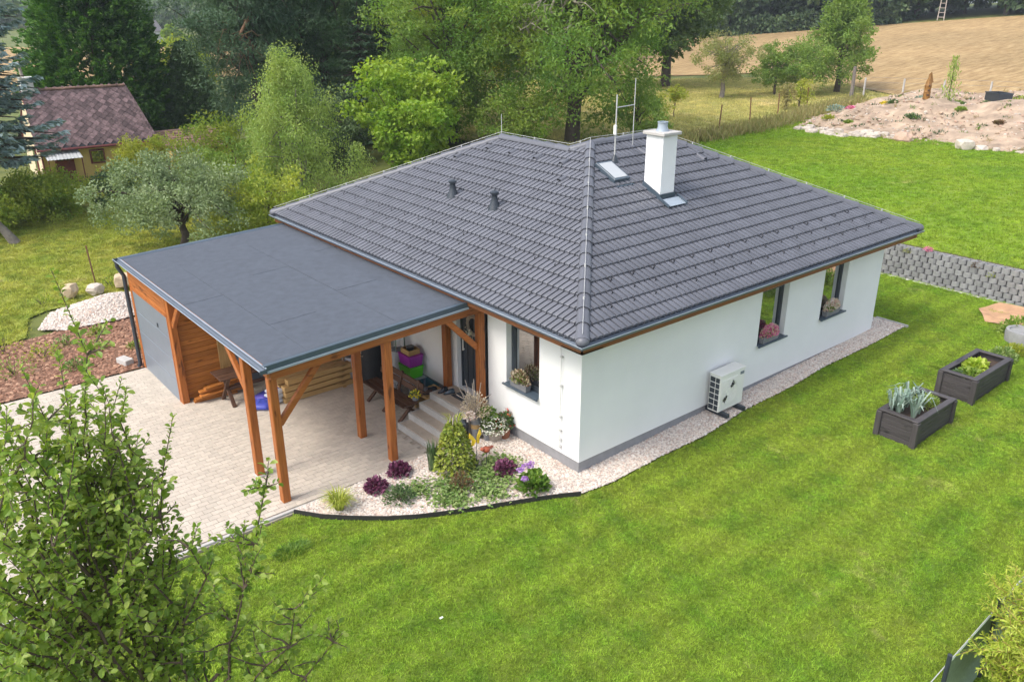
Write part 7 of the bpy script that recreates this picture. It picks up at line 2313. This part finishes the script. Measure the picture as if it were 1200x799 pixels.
for (a, b) in lead:
    pl_ = stem_line(np.array(a) - RT, np.array(b) - RT, 9, .085, .07)
    bm_.tube(pl_, [.026, .024, .021, .018, .015, .012, .010, .008, .005, .003], 6)
    stems.append((pl_, 46, .3))
    m_ = len(pl_)
    for q in range(13):
        i = RNG.integers(2, m_ - 1); base = pl_[i]
        d = RNG.normal(size=3); d[2] = abs(d[2]) * .7 + .1; d /= np.linalg.norm(d)
        tip = base + d * RNG.uniform(.22, .85) * (1 - .5 * i / m_)
        sl_ = stem_line(base, tip, 4, .08, .02); bm_.tube(sl_, [.010, .008, .006, .004, .002], 5)
        stems.append((sl_, 46, .12))
for k in range(62):
    d = RNG.normal(size=3); d /= np.linalg.norm(d); d *= RNG.random() ** .4
    e_ = np.array([-.45 + d[0] * 1.15, .15 + d[1] * .9, 4.1 + d[2] * 1.6])
    s0 = np.array([e_[0] * .35, e_[1] * .35, max(1.7, e_[2] - RNG.uniform(.7, 1.4))])
    sl_ = stem_line(s0, e_, 5, .08, .03); bm_.tube(sl_, [.016, .013, .010, .007, .005, .002], 5)
    stems.append((sl_, 54, .2))
    for q in range(3):
        b0 = sl_[RNG.integers(2, 5)]; d = RNG.normal(size=3); d[2] += .3; d /= np.linalg.norm(d)
        s2 = stem_line(b0, b0 + d * RNG.uniform(.25, .55), 3, .08, .02); bm_.tube(s2, [.007, .005, .003, .002], 4); stems.append((s2, 46, .1))
for k in range(26):
    d = RNG.normal(size=3); d /= np.linalg.norm(d); d *= RNG.random() ** .45
    e_ = np.array([-.08 + d[0] * .55, .48 + d[1] * .55, 5.35 + d[2] * .95])
    s0 = e_ + np.array([RNG.normal() * .15, RNG.normal() * .15, -RNG.uniform(.7, 1.3)])
    sl_ = stem_line(s0, e_, 5, .10, .03); bm_.tube(sl_, [.011, .009, .007, .005, .004, .002], 5)
    stems.append((sl_, 50, .1))
    for q in range(3):
        b0 = sl_[RNG.integers(1, 5)]; d = RNG.normal(size=3); d[2] += .3; d /= np.linalg.norm(d)
        s2 = stem_line(b0, b0 + d * RNG.uniform(.2, .5), 3, .08, .02); bm_.tube(s2, [.006, .004, .003, .002], 4); stems.append((s2, 50, .1))
bm_.build('trunk', M['twig'], ap_, auto=60)
lm = leaf_mesh(None, .066, .043); lm.L = .066
NL = leafy_tree(ap_, stems, lm, LM['fg'], (.55, 1.3), 290)

gw = thing('golden_willow', 'golden yellow corkscrew willow at the bottom right corner', 'willow', (.55, -8.0, 0.1))
GT = np.array([.55, -8.0, .1])
bm_ = MB(); bm_.tube([(0, 0, -.1), (.03, 0, .8), (0, .02, 1.6)], [.06, .05, .03], 7)
stems = []
for k in range(240):
    d = RNG.normal(size=3); d /= np.linalg.norm(d); d *= RNG.random() ** .35
    e_ = np.array([-.35 + d[0] * 1.3, .15 + d[1] * .85, 1.65 + d[2] * .95])
    s0 = np.array([e_[0] * .4, e_[1] * .4, max(.7, e_[2] - .6)])
    sl_ = stem_line(s0, e_, 6, .18, .0); bm_.tube(sl_, [.012, .01, .008, .006, .005, .004, .002], 4); stems.append((sl_, 60, .15))
bm_.build('trunk', simple('golden_bark', (.35, .24, .07), .7), gw)
lw_ = leaf_mesh(None, .085, .020, 'willow_leaf'); lw_.L = .085
NL2 = leafy_tree(gw, stems, lw_, LM['willow'], (.7, 1.3), 260)
print('leaves', NL, NL2)
# ------------------------------------------------------------------ air
hm = bpy.data.materials.new('haze'); hm.use_nodes = True
hn = hm.node_tree
hn.nodes.remove(hn.nodes['Principled BSDF'])
pvn = hn.nodes.new('ShaderNodeVolumePrincipled')
pvn.inputs['Color'].default_value = (0.80, 0.88, 1.0, 1)
pvn.inputs['Density'].default_value = 0.0004
hn.links.new(pvn.outputs[0], hn.nodes['Material Output'].inputs['Volume'])
hz = MB().box((0, 0, 58), (5300, 5300, 124)).build('haze', hm)
tag(hz, kind='stuff')
tag(hz, 'thin summer haze over the whole valley', 'haze')
